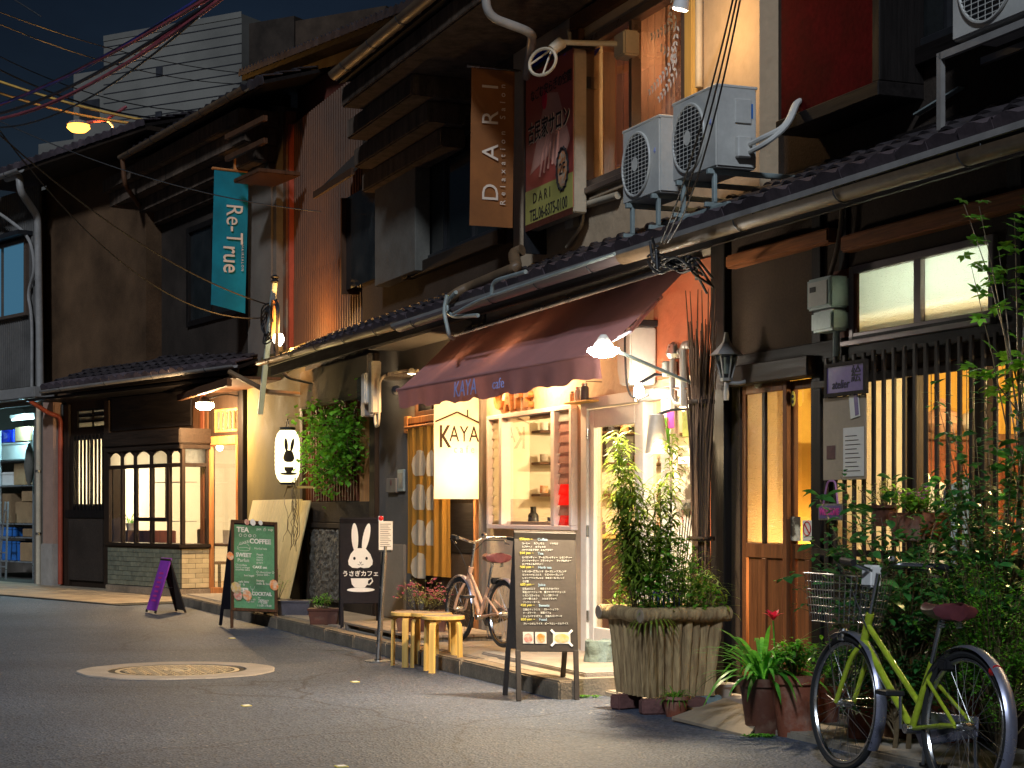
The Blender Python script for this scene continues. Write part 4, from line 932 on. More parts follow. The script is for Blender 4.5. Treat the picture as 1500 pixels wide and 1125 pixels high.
for zz in (.9, 2.0): put('clip', MB().lathe([(.058, 0), (.058, .04)], 12, (CX(66), -.12, zz)).mesh('clip', M['steel']), HE, Cf)
room(HE, Cf, e0+.35, gx1+.2, yE+.26, 2.6, .0, gz1+.3, [M['grey_plaster'], M['concrete'], M['grey_plaster']], 'garage_room')
corrug(HE, Cf, e0, CX(60, -.02), 3.55, 7.1, -.02, M['corrug_grey'], pitch=.09)
we = rc(Cf, -60, 38, 350, 462, -.1, at=36)
window(HE, Cf, we[0], we[1], we[2], we[3], -.12, M['alu_brown'], emat('lit_window', (.10, .30, .48), .16), cols=3, fw=.06, depth=.1)
MB().box(we[0]-.1, we[1]+.12, -.3, -.03, we[3]+.05, we[3]+.13).build('window_hood', M['black_metal'], HE, Cf)
b = MB(); b.box(e0, e1+.1, -.3, .1, 3.3, 3.5); b.build('ledge', M['gutter_grey'], HE, Cf, bev=.02)
b = MB(); b.tube(bent([(CX(10, -.6), -.6, 7.15), (CX(28, -.6), -.6, 7.15), (CX(30, -.6), -.6, 6.85), (CX(66, -.05)-.1, -.14, 6.5), (CX(66, -.05)-.08, -.1, 3.5)]), .065, 12); b.build('downpipe', M['gutter_grey'], HE, Cf, smooth=True)
gutter(HE, Cf, (e0, -.7, 7.2), (CX(30, -.7), -.7, 7.2), r=.07, mat=M['gutter_grey'])
b = MB(); b.tube(bent([(CX(-20, -.3), -.5, 7.0), (CX(8, -.3), -.3, 6.6), (CX(44, -.1), -.1, 6.2), (CX(52, -.1), -.1, 5.6), (CX(40, -.1), -.1, 5.2), (CX(47, -.1), -.1, 4.8), (CX(47, -.1), -.1, 3.5)], .4), .03, 8); b.build('pipe', M['gutter_grey'], HE, Cf, smooth=True)

# ================================================================ far tower block behind the roofs
TB = Frame(-15.5, 78, 60)
HT = thing('apartment_tower', 'pale tall building with few dark windows rising behind the tiled roofs', 'building', at(TB, 0, 0))
t0, t1 = TB.x(152), TB.x(354); zt_ = TB.z(152, 56)
b = MB(); b.box(t0, t1, 0, 14, 0, zt_); b.build('wall', M['far_wall'], HT, TB)
b = MB(); b.box(t0, t1, -.03, 0, zt_-.15, zt_+.10); b.build('parapet', M['far_wall'], HT, TB)
for k in range(1, 40):
    z_ = zt_-k*.42; MB().box(t0, t1, -.02, 0, z_-.018, z_+.018).build('joint', M['far_dark'], HT, TB)
for px, py in ((234, 105), (233, 170)):
    c = TB.p(px, py); f = MB().box(c.x-.18, c.x+.18, -.05, -.02, c.z-.2, c.z+.2).build('window', M['far_dark'], HT, TB)
MB().box(t1, t1+2.4, .5, 10, 0, zt_-.3).build('stair_block', M['char_plaster'], HT, TB); MB().box(t1+2.4, t1+7, .6, 10, 0, zt_-.5).build('wall', M['dark_plaster'], HT, TB)
b = MB(); b.box(t0-2.4, t0-.02, .6, 12, 0, zt_-1.2); b.build('wing_wall', M['far_wall'], HT, TB); b = MB(); b.box(t0-5.2, t0-2.42, 1.2, 12, 0, zt_-4); b.build('wing_wall', M['far_wall'], HT, TB)
for k in range(7):
    z_ = zt_-3.4-k*1.9; MB().box(t0-2.0, t0-.8, .55, .59, z_, z_+.9).build('window', M['far_dark'], HT, TB); MB().box(t0-4.6, t0-3.2, 1.15, 1.19, z_-2.4, z_-1.6).build('window', M['far_dark'], HT, TB)
c = TB.p(292, 55, 3); MB().cyl((c.x, 3, c.z-1), (c.x, 3, c.z+4.5), .035, n=6).build('antenna', M['white_paint'], HT, TB)

# ================================================================ LAMPS
def thing_at(fr, name, label, cat, x, y, z=0, yaw=0, group=None): return thing(name, label, cat, at(fr, x, y, z, yaw), group)
# 1 floodlight at the awning end, on a long steel arm
lx = AX(1046); lz = A.z(884, 503, -.95)
xA = AX(884, -.95)
L1 = thing_at(A, 'floodlight', 'bright white floodlight on a long steel arm at the right end of the awning', 'lamp', xA, -.95, lz)
c = A.M.inverted() @ L1.matrix_basis.translation
base = Vector((AX(1040, -.1), -.1, A.z(1040, 573, -.1)))-Vector((xA, -.95, lz))
MB().tube([(.03, .0, -.02), tuple(base)], .013, 8).build('arm', M['galv'], L1, smooth=True)
MB().tube([(0, 0, 0)]+[(0, 0, 0)], .01, 6)
b = MB(); b.lathe([(.02, .06), (.035, .04), (.06, .0), (.075, -.03)], 20); b.build('housing', M['white_paint'], L1, smooth=True)
b = MB(); b.lathe([(.001, -.10), (.07, -.088), (.112, -.055), (.105, -.034), (.074, -.026)], 28, capb=False); b.build('lens', M['lamp_white'], L1, smooth=True)
light('light', 'SPOT', (-.0, -.02, -.14), 190, (1, .87, .68), L1, .05, 168, (-.15, -.55, -1), .9)
# 2 floodlight over the corner shop door
p = Cf.p(300, 590, -.55)
L2 = thing_at(Cf, 'floodlight', 'glaring warm floodlight under the eave above the orange shop door', 'lamp', p.x, p.y, p.z)
MB().tube(bent([(.05, .54, .12), (.05, .3, .14), (.0, .05, .06)], .1), .012, 8).build('arm', M['black_metal'], L2, smooth=True)
b = MB(); b.lathe([(.03, .10), (.06, .07), (.11, .0)], 20); b.build('housing', M['black_metal'], L2, smooth=True)
b = MB(); b.lathe([(.001, -.11), (.08, -.10), (.135, -.055), (.125, -.002)], 20, capb=False); b.build('lens', M['lamp_warm'], L2, smooth=True)
light('light', 'POINT', (-.02, -.05, -.17), 90, (1, .74, .46), L2, .05)
# 3 rabbit paper lantern
p = A.p(421, 668, -.42)
L3 = thing_at(A, 'paper_lantern', 'glowing white paper lantern with a rabbit and cup on it', 'lantern', p.x, p.y, p.z)
hh = .33
prof = []
for i in range(25):
    u = i/24; z = -hh+2*hh*u; r = .155*(1-abs(2*u-1)**5*.45)+.0025*math.cos(i*math.pi); prof.append((r, z))
m_, t_, out_ = newmat('lantern_paper'); e_ = t_.nodes.new('ShaderNodeEmission'); e_.inputs[0].default_value = (1, .84, .42, 1); e_.inputs[1].default_value = 1.5; t_.links.new(e_.outputs[0], out_.inputs[0])
MB().lathe(prof, 32, capb=True, capt=True).build('shade', m_, L3, smooth=True)
MB().lathe([(.09, -.02), (.10, -.0), (.10, .03)], 24, (0, 0, hh), capt=True).build('cap', M['black_metal'], L3)
MB().lathe([(.09, -.03), (.10, .0)], 24, (0, 0, -hh)).build('cap', M['black_metal'], L3)
MB().tube([(.07, 0, hh+.02), (.05, 0, hh+.1), (0, 0, hh+.14), (-.05, 0, hh+.1), (-.07, 0, hh+.02)], .005, 6).build('wire_handle', M['black_metal'], L3, smooth=True)
b = MB(); b.bar((0, 0, hh+.15), (.28, .40, hh+.13), .02, .03).bar((0, 0, -hh-.06), (.28, .40, -hh-.06), .02, .03).bar((.28, .4, -hh-.1), (.28, .4, hh+.2), .03, .03); b.build('bracket', M['pale_wood'], L3)
# rabbit print wrapped on the lantern side facing the street corner (local bearing of the camera)
def wrap(poly, r, th0, name, mat, parent, zoff=0):
    """flat print: triangulated polygon bent round a cylinder of radius r"""
    me = bpy.data.meshes.new(name); bm = bmesh.new(); f = bm.faces.new([bm.verts.new((x, 0, z)) for x, z in poly]); bmesh.ops.triangulate(bm, faces=[f])
    bmesh.ops.subdivide_edges(bm, edges=bm.edges, cuts=1)
    for v in bm.verts:
        t = th0+v.co.x/r; z = v.co.z+zoff; v.co = (r*math.cos(t), r*math.sin(t), z)
    bm.to_mesh(me); bm.free(); me.materials.append(mat); return put(name, me, parent)
def ellipse(cx, cz, a, b_, rot=0, n=24, t0=0, t1=360):
    return [(cx+a*math.cos(t)*math.cos(R(rot))-b_*math.sin(t)*math.sin(R(rot)), cz+a*math.cos(t)*math.sin(R(rot))+b_*math.sin(t)*math.cos(R(rot))) for t in [R(t0+(t1-t0)*i/n) for i in range(n)]]
camdir = math.atan2(*(lambda v: (v.y, v.x))((A.M.inverted().to_3x3() @ (Vector((0, 0, 0))-L3.matrix_basis.translation))))
def rabbit_polys():
    head = [(-.5, 0), (-.55, -.25), (-.42, -.5), (-.2, -.6), (0, -.58), (.2, -.6), (.42, -.5), (.55, -.25), (.5, 0), (.36, .35), (.2, .5), (-.2, .5), (-.36, .35)]
    e1_ = ellipse(-.26, 1.0, .17, .62, 4); e2_ = ellipse(.32, 1.0, .17, .62, -12)
    return head, e1_, e2_
for pl in rabbit_polys(): wrap([(x*.135, z*.135) for x, z in pl], .1595, camdir+.12, 'rabbit_print', M['print_brown'], L3, .0)
cup = [(-.4, .25), (-.38, 0), (-.2, -.25), (.2, -.25), (.38, 0), (.4, .25)]
wrap([(x*.15, z*.14) for x, z in cup], .1595, camdir+.12, 'cup_print', M['print_brown'], L3, -.175); wrap([(x*.16, z*.022) for x, z in ellipse(0, 0, .75, .8)], .1595, camdir+.12, 'saucer_print', M['print_brown'], L3, -.225)
light('light', 'POINT', (-.0, -.22, 0), 13, (1, .80, .38), L3, .14)
# 4 wall lamp box on the pole left of the awning
p = A.p(537, 570, -.35)
L4 = thing_at(A, 'wall_lamp', 'square glass wall lamp glowing on a grey box beside the lattice', 'lamp', p.x, p.y, p.z)
b = MB(); b.lathe([(.10, -.11), (.11, .0), (.10, .11)], 4, (0, 0, 0)); 
MB().box(-.10, .08, -.08, .08, -.13, .13).build('glass_box', M['glass'], L4, bev=.01)
MB().lathe([(.02, -.07), (.045, -.03), (.045, .03), (.02, .07)], 12).build('bulb', M['lamp_small'], L4, smooth=True)
MB().box(.085, .22, -.09, .10, -.17, .16).build('housing', M['ac_white'], L4, bev=.012)
MB().box(-.06, .10, -.05, .07, -.30, -.14).build('socket_box', M['gutter_grey'], L4, bev=.01)
light('light', 'POINT', (-.0, -.0, .0), 4, (1, .75, .5), L4, .05)
PL = thing_at(A, 'junction_post', 'pale vertical trunking post beside the square wall lamp', 'cable trunking', p.x+.30, p.y, p.z)
MB().box(-.07, .05, -.05, .06, -.28, .28).build('trunking', M['pipe_cream'], PL, bev=.01)
MB().tube(bent([(.0, .0, -.27), (.02, 0, -.42), (.14, 0, -.42), (.16, 0, -.2), (.17, .0, .1), (.35, .2, .16), (.62, .28, .14)], .1), .016, 8).build('conduit', M['pipe_cream'], PL, smooth=True)
MB().box(-.3, .3, .05, .35, .10, .14).build('bracket', M['grey_wood'], PL)
# 5 small lamp at the conduit end
p = A.p(603, 546, -.12)
L5 = thing_at(A, 'downlight', 'small downlight at the end of a bent conduit left of the awning', 'lamp', p.x, p.y, p.z)
MB().lathe([(.05, -.01), (.045, .02), (.015, .05)], 14).build('shade', M['pipe_cream'], L5, smooth=True); MB().lathe([(.001, -.022), (.04, -.012)], 14, capb=False).build('bulb', M['lamp_small'], L5)
light('light', 'SPOT', (0, -.02, -.04), 14, (1, .72, .42), L5, .03, 150, (0, -.1, -1))
# 6 orange lamp on the pole at the bend
p = A.p(408, 497, -.35)
L6 = thing_at(A, 'pole_lamp', 'small warm lamp on the cable pole shining up the corrugated wall', 'lamp', p.x, p.y, p.z)
MB().lathe([(.03, -.09), (.07, -.02), (.07, .02), (.05, .07)], 16).build('bulb', M['lamp_small'], L6, smooth=True)
MB().lathe([(.06, -.16), (.06, -.09)], 14).build('socket', M['black_metal'], L6)
light('light', 'POINT', (.28, .02, .10), 22, (1, .52, .16), L6, .06)
PP = thing_at(A, 'cable_pole', 'steel angle pole with tangled cables at the bend below the teal banner', 'pole', p.x-.05, p.y-.05, 0)
zp = A.z(365, 610, -.4)
b = MB(); b.bar((-.75, -.0, zp), (.06, 0, p.z+.75), .07, .05); b.build('pole', M['galv'], PP, bev=.006)
b = MB(); b.bar((-.05, 0, p.z), (.05, 0, p.z+.5), .09, .07); b.build('wood_block', M['orange_wood'], PP)
for k in range(5):
    rr = .16+.03*k; MB().tube([( -.15+rr*math.cos(t)*1.0, -.05+.03*math.sin(3*t+k), p.z+.22+rr*.95*math.sin(t)) for t in [2*math.pi*i/22 for i in range(20)]], .010, 6).build('cable_coil', M['wire'], PP, smooth=True)
MB().lathe([(.02, 0), (.06, .02), (.03, .05), (.06, .08), (.02, .11)], 12, (.06, 0, p.z+.72)).build('insulator', M['black_plastic'], PP)
for s0 in (.0, .06, .12): MB().tube(bent([(.02+s0, 0, p.z+.5), (.18+s0, 0, p.z+.35), (.05+s0, 0, p.z-.2), (.12+s0, .1, p.z-.5), (.8+s0, .3, p.z-.62)], .2), .012, 6).build('cable', M['wire'], PP, smooth=True)
# 7 bulb behind the banner
L7 = thing_at(A, 'banner_lamp', 'small bulb on a bracket lighting the cafe banner from behind', 'lamp', -2.72, -.22, 1.70)
MB().lathe([(.012, .08), (.03, .05), (.035, .0), (.02, -.04), (.001, -.05)], 12).build('bulb', M['lamp_warm'], L7, smooth=True)
MB().tube([(0, 0, .08), (0, .24, .1)], .008, 6).build('bracket', M['black_metal'], L7)
light('light', 'POINT', (.0, 0, 0), 85, (1, .78, .48), L7, .04)
# 8 spotlights of the salon front
p = A.p(1003, 6, -.32)
L8 = thing_at(A, 'spotlight', 'spotlight above the upstairs window lighting the tan wall', 'lamp', p.x, p.y, p.z)
MB().cyl((0, 0, .10), (-.03, -.02, -.03), .04, .06, 16).build('housing', M['white_paint'], L8, smooth=True); MB().tube([(0, 0, .1), (0, .15, .15), (0, .3, .15)], .015, 8).build('arm', M['white_paint'], L8, smooth=True)
MB().cyl((-.031, -.02, -.032), (-.033, -.02, -.036), .05, .05, 16).build('lens', M['lamp_small'], L8)
light('light', 'POINT', (-.06, -.05, -.14), 5.5, (1, .70, .38), L8, .04)
p = A.p(800, 82, -.55)
L9 = thing_at(A, 'spotlight', 'cream wheel shaped spotlight turned off above the salon poster', 'lamp', p.x, p.y, p.z)
b = MB(); ring = [(.13*math.cos(t), .06*math.cos(t)-.03, .13*math.sin(t)*.8-.05) for t in [2*math.pi*i/24 for i in range(24)]]
b.tube(ring, .013, 6, closed=True)
for i in range(0, 24, 6): b.tube([ring[i], (0, .05, .06)], .009, 5)
b.build('ring', M['pipe_cream'], L9, smooth=True)
MB().cyl((0, .05, .05), (.01, .13, .12), .045, .05, 14).build('head', M['pipe_cream'], L9, smooth=True)
MB().tube(bent([(.01, .13, .12), (.05, .3, .12), (.15, .62, .12)], .08), .022, 8).build('arm', M['pipe_cream'], L9, smooth=True)
MB().box(.08, .28, .55, .69, .0, .2).build('mount_box', M['pipe_cream'], L9, bev=.015)
# 9 cone clip lamp + light above the cafe door
p = A.p(962, 632, -.25)
L10 = thing_at(A, 'cone_lamp', 'grey cone shaped lamp beside the glazed cafe door', 'lamp', p.x, p.y, p.z)
MB().lathe([(.085, -.16), (.055, .12), (.02, .13)], 20, capb=False).build('shade', M['gutter_grey'], L10, smooth=True)
MB().lathe([(.001, -.13), (.04, -.1), (.03, -.03)], 14, capb=False).build('bulb', M['lamp_warm'], L10, smooth=True)
MB().tube(bent([(0, 0, .12), (.06, .1, .16), (.14, .25, .16)], .05), .01, 6).build('arm', M['black_metal'], L10, smooth=True)
light('light', 'POINT', (.10, -.03, -.15), 4, (1, .82, .55), L10, .04)
p = A.p(936, 572, -.3)
L11 = thing_at(A, 'door_lamp', 'bare bulb lamp glowing above the white cafe door', 'lamp', p.x, p.y, p.z)
MB().lathe([(.001, -.06), (.035, -.04), (.04, 0), (.02, .05)], 14, capb=False).build('bulb', M['lamp_white'], L11, smooth=True)
MB().tube([(0, 0, .05), (.02, .12, .12), (.02, .3, .12)], .012, 6).build('arm', M['black_metal'], L11, smooth=True)
light('light', 'POINT', (0, -.08, -.06), 3, (1, .85, .6), L11, .04)
for k, (px, w_) in enumerate(((770, 15), (690, 9))):
    xx = AX(px, -.3); o = thing_at(A, 'awning_lamp', ['bare bulb under the awning above the wooden cafe letters', 'bare bulb under the left half of the awning'][k], 'lamp', xx, -.30, 2.62)
    MB().lathe([(.001, -.05), (.03, -.035), (.036, 0), (.018, .05)], 14, capb=False).build('bulb', M['lamp_warm'], o, smooth=True)
    MB().tube([(0, 0, .05), (0, .1, .12), (0, .29, .12)], .01, 6).build('arm', M['black_metal'], o, smooth=True)
    light('light', 'POINT', (0, -.02, -.09), w_, (1, .74, .42), o, .04)
# 10 sodium street lamp
p = Vector(((115-HORX)*34/FPX, 34, EYE+(HORY-183)*34/FPX))
L12 = thing('street_lamp', 'orange glowing street lamp on a bent arm above the far roofs', 'street lamp', place(p.x, p.y, p.z))
b = MB(); vs_ = []
b.lathe([(.001, -.16), (.14, -.13), (.22, -.06), (.20, -.0)], 24, capb=False); o = b.build('lens', M['lamp_sodium'], L12, smooth=True)
MB().lathe([(.22, -.0), (.17, .06), (.05, .10)], 20).build('head', M['gutter_grey'], L12, smooth=True)
MB().tube([(.1, 0, .04), (.5, .1, .12), (.85, .3, .42)], .03, 8).build('arm', M['wire_pink'], L12, smooth=True)
MB().tube(bent([(.5, .1, .14), (.66, .2, 0), (.62, .3, -.45), (.62, .3, -2.5)], .2), .028, 8).build('arm', M['galv'], L12, smooth=True)
MB().cyl((.62, .3, -2.4), (.62, .3, -p.z), .08, n=10).build('pole', M['galv'], L12)
light('light', 'POINT', (0, -.1, -.3), 110, (1, .50, .12), L12, .12)
# indoor lamps
def bulb(fr, x, y, z, power, col, label, em=8, r=.06):
    t = thing_at(fr, 'ceiling_lamp', label, 'lamp', x, y, z); MB().lathe([(.001, -r), (r*.7, -r*.7), (r, 0), (r*.6, r*.8), (.001, r)], 14, capb=False).build('globe', emat('globe', col, em), t, smooth=True)
    MB().cyl((0, 0, r), (0, 0, r+.3), .006, n=6).build('cord', M['wire'], t); light('light', 'POINT', (0, 0, -r-.03), power, col, t, r); return t
bulb(A, -.6, 1.2, 2.25, 62, (1, .80, .52), 'globe lamp inside the cafe behind the white framed window')
bulb(A, 1.3, .9, 2.30, 40, (1, .80, .52), 'globe lamp inside the cafe behind the glazed door')
bulb(A, AX(1385), 1.0, 2.15, 60, (1, .80, .42), 'globe lamp in the yellow room behind the slatted window')
bulb(A, AX(1470)+1.2, .8, 2.0, 24, (1, .85, .55), 'globe lamp at the right end of the slatted room')
bulb(A, AX(1120)+.10, .42, .95, 26, (1, .66, .28), 'low lamp glowing behind the frosted sliding door', 3)
bulb(A, (sw[0]+sw[1])/2+.15, .55, 2.66, 15, (.84, 1, .80), 'pale green lamp behind the small frosted window', 3)
bulb(Cf, -2.6, 1.1, 2.35, 48, (1, .86, .62), 'globe lamp inside the corner shop above its table')
bulb(Cf, -5.0, .6, 1.9, 55, (1, .86, .62), 'globe lamp inside the corner shop behind the lattice')
bulb(Cf, -.7, .7, 2.3, 22, (1, .86, .66), 'globe lamp behind the orange shop door')
bulb(A, (wu[0]+wu[1])/2, .6, wu[3]-.3, 7.0, (1, .75, .5), 'dim lamp in the curtained upstairs room', 2)
t = thing_at(Cf, 'tube_lamp', 'cyan white tube lamp on the garage ceiling', 'lamp', gx1-2.2, .9, gz1-.12)
MB().cyl((-.6, 0, 0), (.6, 0, 0), .02, n=10).build('tube', emat('tube_glow', (.6, .95, 1), 3), t); MB().box(-.62, .62, -.04, .04, .03, .09).build('housing', M['white_paint'], t)
light('light', 'POINT', (0, -.05, -.08), 48, (.42, .85, 1), t, .15)
# ================================================================ AWNING
AW = thing_at(A, 'awning', 'maroon fabric awning lettered KAYA cafe sloping over the cafe window', 'awning', 0, 0, 0)
ya, yf = -.10, -.80
pu0, pu1 = Vector((AX(664, ya), ya, A.z(664, 494, ya))), Vector((AX(1012, ya), ya, A.z(1012, 388, ya)))
pf0, pf1 = Vector((AX(584, yf), yf, A.z(584, 571, yf))), Vector((AX(880, yf), yf, A.z(880, 517, yf)))
NU, NV = 60, 14; vs = []
for j in range(NV+1):
    v = j/NV
    for i in range(NU+1):
        u = i/NU; p = pu0.lerp(pu1, u).lerp(pf0.lerp(pf1, u), v)
        seam = abs(((u*4) % 1)-.5)*2                        # four panels, slack between the ribs
        p.z += -.014*math.sin(math.pi*v)*(1-seam**2) - .004*math.sin(u*31)*math.sin(math.pi*v) - .012*math.sin(math.pi*v)
        vs.append(p)
fs = [(j*(NU+1)+i, j*(NU+1)+i+1, (j+1)*(NU+1)+i+1, (j+1)*(NU+1)+i) for j in range(NV) for i in range(NU)]
MB().add(vs, fs).build('canopy', M['maroon'], AW, smooth=True, fix=False)
vs = []
for i in range(121):
    u = i/120; p = pf0.lerp(pf1, u); hh_ = .165+.03*math.sin(u*math.pi)+.012*math.sin(u*40)+.006*math.sin(u*83)
    for v in range(5): vs.append((p.x, yf-.012-.012*math.sin(u*70+v*.4)*(v/4)+.03*(v/4), p.z-hh_*v/4))
MB().add(vs, [(5*i+v, 5*i+v+1, 5*(i+1)+v+1, 5*(i+1)+v) for i in range(120) for v in range(4)]).build('valance', M['maroon'], AW, smooth=True, fix=False)
MB().cyl(pf0-Vector((.06, 0, 0)), pf1+Vector((.03, 0, 0)), .015, n=14).build('front_bar', M['maroon'], AW, smooth=True)
MB().cyl(pf0-Vector((.10, 0, 0)), pf0-Vector((.05, 0, 0)), .045, n=14).build('end_cap', M['black_plastic'], AW, smooth=True)
MB().cyl(pu0+Vector((0, .05, .02)), pu1+Vector((0, .05, .02)), .04, n=12).build('roller', M['fender'], AW, smooth=True)
for u in (.12, .88):
    a = pu0.lerp(pu1, u)+Vector((0, .06, -.15)); c_ = pf0.lerp(pf1, u)+Vector((0, .03, 0)); m = (a+c_)/2+Vector((.22, 0, -.05))
    MB().tube([a, m, c_], .017, 8).build('folding_arm', M['fender'], AW, smooth=True)
sl_ = math.atan2(pf1.z-pf0.z, pf1.x-pf0.x)
tp = pf0.lerp(pf1, .415)
TR = Matrix.Translation((tp.x, yf-.036, tp.z-.10)) @ Matrix.Rotation(-sl_, 4, 'Y') @ FRONT
text('lettering', 'KAYA', .19, M['print_blue'], AW, TR, shear=.12, sx=1.15); 
tp = pf0.lerp(pf1, .585); text('lettering', 'cafe', .12, M['print_blue'], AW, Matrix.Translation((tp.x, yf-.036, tp.z-.105)) @ Matrix.Rotation(-sl_, 4, 'Y') @ FRONT, sx=1.4)
# ================================================================ BANNERS (perpendicular to the wall)
def banner(fr, label, x, yo, yi, z0, z1, mat, rod, lean=0, skew=0, name='banner', wave=.012, tilt=0, n=18, m=30):
    t = thing_at(fr, name, label, 'banner', x, 0, 0); vs = []
    for j in range(m+1):
        v = j/m
        for i in range(n+1):
            u = i/n; y = yo+(yi-yo)*u+lean*(1-v); z = z0+(z1-z0)*v+tilt*u*1.0+skew*(1-v)*u
            vs.append((wave*math.sin(u*5+v*3)*(1-v*.7)+wave*.4*math.sin(v*9+u*2), y, z))
    MB().add(vs, [(j*(n+1)+i, j*(n+1)+i+1, (j+1)*(n+1)+i+1, (j+1)*(n+1)+i) for j in range(m) for i in range(n)]).build('cloth', mat, t, smooth=True, fix=False)
    MB().tube([(0, yo-.04, z1+.01), (0, yi+.06, z1+tilt+.01)], .014, 8).build('rod', rod, t, smooth=True)
    return t
bx_ = AX(708); zb0, zb1 = A.z(708, 731), A.z(708, 731)+1.12
yo = -.50
bn = banner(A, 'cream cloth banner lettered KAYA cafe with a little roof line, glowing beside the cafe window', bx_, yo, -.03, zb0, zb1, M['cream_cloth'], M['black_metal'], wave=.008)
ky = zb0+(731-637)/ (FPX/A.Y(672, -.25))
text('lettering', 'K', .30, M['print_brown'], bn, on_side(.014, yo+.105, ky-.03), sx=.62, bold=.004)
text('lettering', 'AYA', .215, M['print_brown'], bn, on_side(.014, yo+.30, ky), sx=.70, spacing=1.05)
text('lettering', 'cafe', .10, M['print_pale'], bn, on_side(.014, yo+.30, ky-.14), sx=.8, spacing=1.7)
b = MB(); b.bar((.014, yo+.01, ky+.12), (.014, yo+.23, ky+.215), .003, .016).bar((.014, yo+.23, ky+.215), (.014, yo+.46, ky+.115), .003, .016).bar((.014, yo+.335, ky+.17), (.014, yo+.335, ky+.24), .003, .014); b.build('roof_print', M['print_brown'], bn)
# DARI banner
dx = AX(754, -.02); dz0, dz1 = A.z(722, 331, -.25), A.z(722, 100, -.25)
yo = -.44
bd = banner(A, 'brown cloth banner with vertical lettering DARI Relaxation Salon hanging from the eaves', dx, yo, -.02, dz0, dz1, M['brown_cloth'], M['steel'], lean=-.02, wave=.006)
for ch, py in (('D', 281), ('A', 222), ('R', 172), ('I', 126)):
    text('lettering', ch, .225, M['ivory'], bd, on_side(.012, yo+.185, A.z(722, py, -.25), 90))
text('lettering', 'Relaxation', .075, M['ivory'], bd, on_side(.012, yo+.30, A.z(742, 247, -.1), 90), spacing=2.05)
text('lettering', 'Salon', .075, M['ivory'], bd, on_side(.012, yo+.30, A.z(742, 150, -.1), 90), spacing=2.05)
# Re-True banner
p = K.p(366, 340, -.25)
rz0, rz1 = K.z(340, 440, -.6), K.z(340, 238, -.6)
yw = -.62; rx_ = KX(340, yw+.25)
br = banner(K, 'teal cloth banner lettered Re-True hairsalon hanging from a bracket on the dark upper storey', rx_, yw-.02, yw+.50, rz0, rz1, M['teal_cloth'], M['orange_wood'], lean=-.05, wave=.01, skew=-.10)
zc_ = lambda py: K.z(340, py, -.4)
text('lettering', 'Re-T', .36, M['ivory'], br, on_side(.016, yw+.27, zc_(327), -90), sx=.80)
text('lettering', 'rue', .36, M['ivory'], br, on_side(.016, yw+.225, zc_(379), -90), sx=.80, bold=.003)
text('lettering', 'HAIRSALON', .05, M['ivory'], br, on_side(.016, yw+.40, zc_(376), -90), spacing=1.5)
MB().tube([(0, yw-.05, rz1+.02), (0, yw+.9, rz1+.0)], .016, 8).build('bracket', M['orange_wood'], br, smooth=True)
MB().bar((.0, yw+.3, rz1+.02), (.0, yw+.3, rz1+.28), .04, .05).build('hanger', M['orange_wood'], br)
# ================================================================ SALON SIGN (box parallel to the wall)
s0, s1 = AX(769, -.06), AX(838, -.06); z0, z1 = A.z(769, 338, -.06), A.z(769, 112, -.06)
SS = thing_at(A, 'salon_sign', 'red salon sign box with Japanese lettering and a telephone number', 'sign', s0, .24, 0); w_ = s1-s0
MB().box(0, w_, -.285, -.165, z0, z1).build('box', M['pipe_cream'], SS, bev=.01)
MB().box(.1, w_-.1, -.165, -.08, z0+.2, z0+.3).box(.1, w_-.1, -.165, -.08, z1-.3, z1-.2).build('mount', M['black_metal'], SS)
MB().box(.0, w_, -.292, -.286, z0+.05, z1).build('poster', M['salon_poster'], SS)
MB().box(.0, w_, -.2955, -.2925, z0, z0+.34).build('poster_band', M['poster_yellow'], SS)
MB().box(-.02, w_+.01, -.31, -.09, z1, z1+.03).build('top_cover', M['black_metal'], SS); MB().box(-.035, -.002, -.30, -.05, z0-.2, z1+.1).build('edge_post', M['black_metal'], SS)
MB().box(0, w_, -.2965, -.293, z0-.012, z0+.045).build('edge_strip', M['red_fascia'], SS)
MB().add([(w_*.1, -.294, z1-.9), (w_*.45, -.294, z1-.25), (w_*.7, -.294, z1-.3), (w_*.95, -.294, z1-.75), (w_*.75, -.294, z1-1.0), (w_*.5, -.294, z1-.8)], [(0, 1, 2, 3, 4, 5)]).build('figure_print', M['poster_skin'], SS, fix=False)
b = MB(); 
for k in range(5): b.tube([(w_*(.32+.09*k), -.2945, z0+.42+.02*k), (w_*(.40+.08*k), -.2945, z0+.62+.03*k), (w_*(.5+.06*k), -.2945, z0+.75)], .012, 4)
b.build('fingers_print', M['poster_skin'], SS)
xs_ = (s1-s0)/.98
HS = z1-z0
text('lettering', '古民家サロン', .19, M['print_black'], SS, on_front(w_*.5, -.2965, z0+.60*HS), sx=w_/1.16*.9, bold=.003)
text('lettering', '古民家サロン', .19, M['ivory'], SS, on_front(w_*.5+.004, -.2955, z0+.60*HS-.003), sx=w_/1.16*.9, bold=.007)
text('lettering', 'なごむ安らぎの空間', .11, M['print_black'], SS, on_front(w_*.55, -.2965, z0+.84*HS), sx=w_/1.0*.88)
text('lettering', 'TEL.06-6375-0100', .145, M['print_black'], SS, on_front(w_*.5, -.298, z0+.105), sx=w_/1.24*.92)
text('lettering', 'D A R I', .13, M['print_brown'], SS, on_front(w_*.36, -.298, z0+.25), sx=1.0)
b = MB(); b.prism(ellipse(w_*.80, z0+.40, .10, .15), -.299, -.2955, 'y'); b.build('badge', M['food_orange'], SS)
b = MB(); b.tube([(w_*.80+.115*(1+.09*(k % 2))*math.cos(2*math.pi*k/32), -.297, z0+.40+.17*(1+.09*(k % 2))*math.sin(2*math.pi*k/32)) for k in range(32)], .013, 4, closed=True)
b.build('badge_border', M['print_black'], SS)
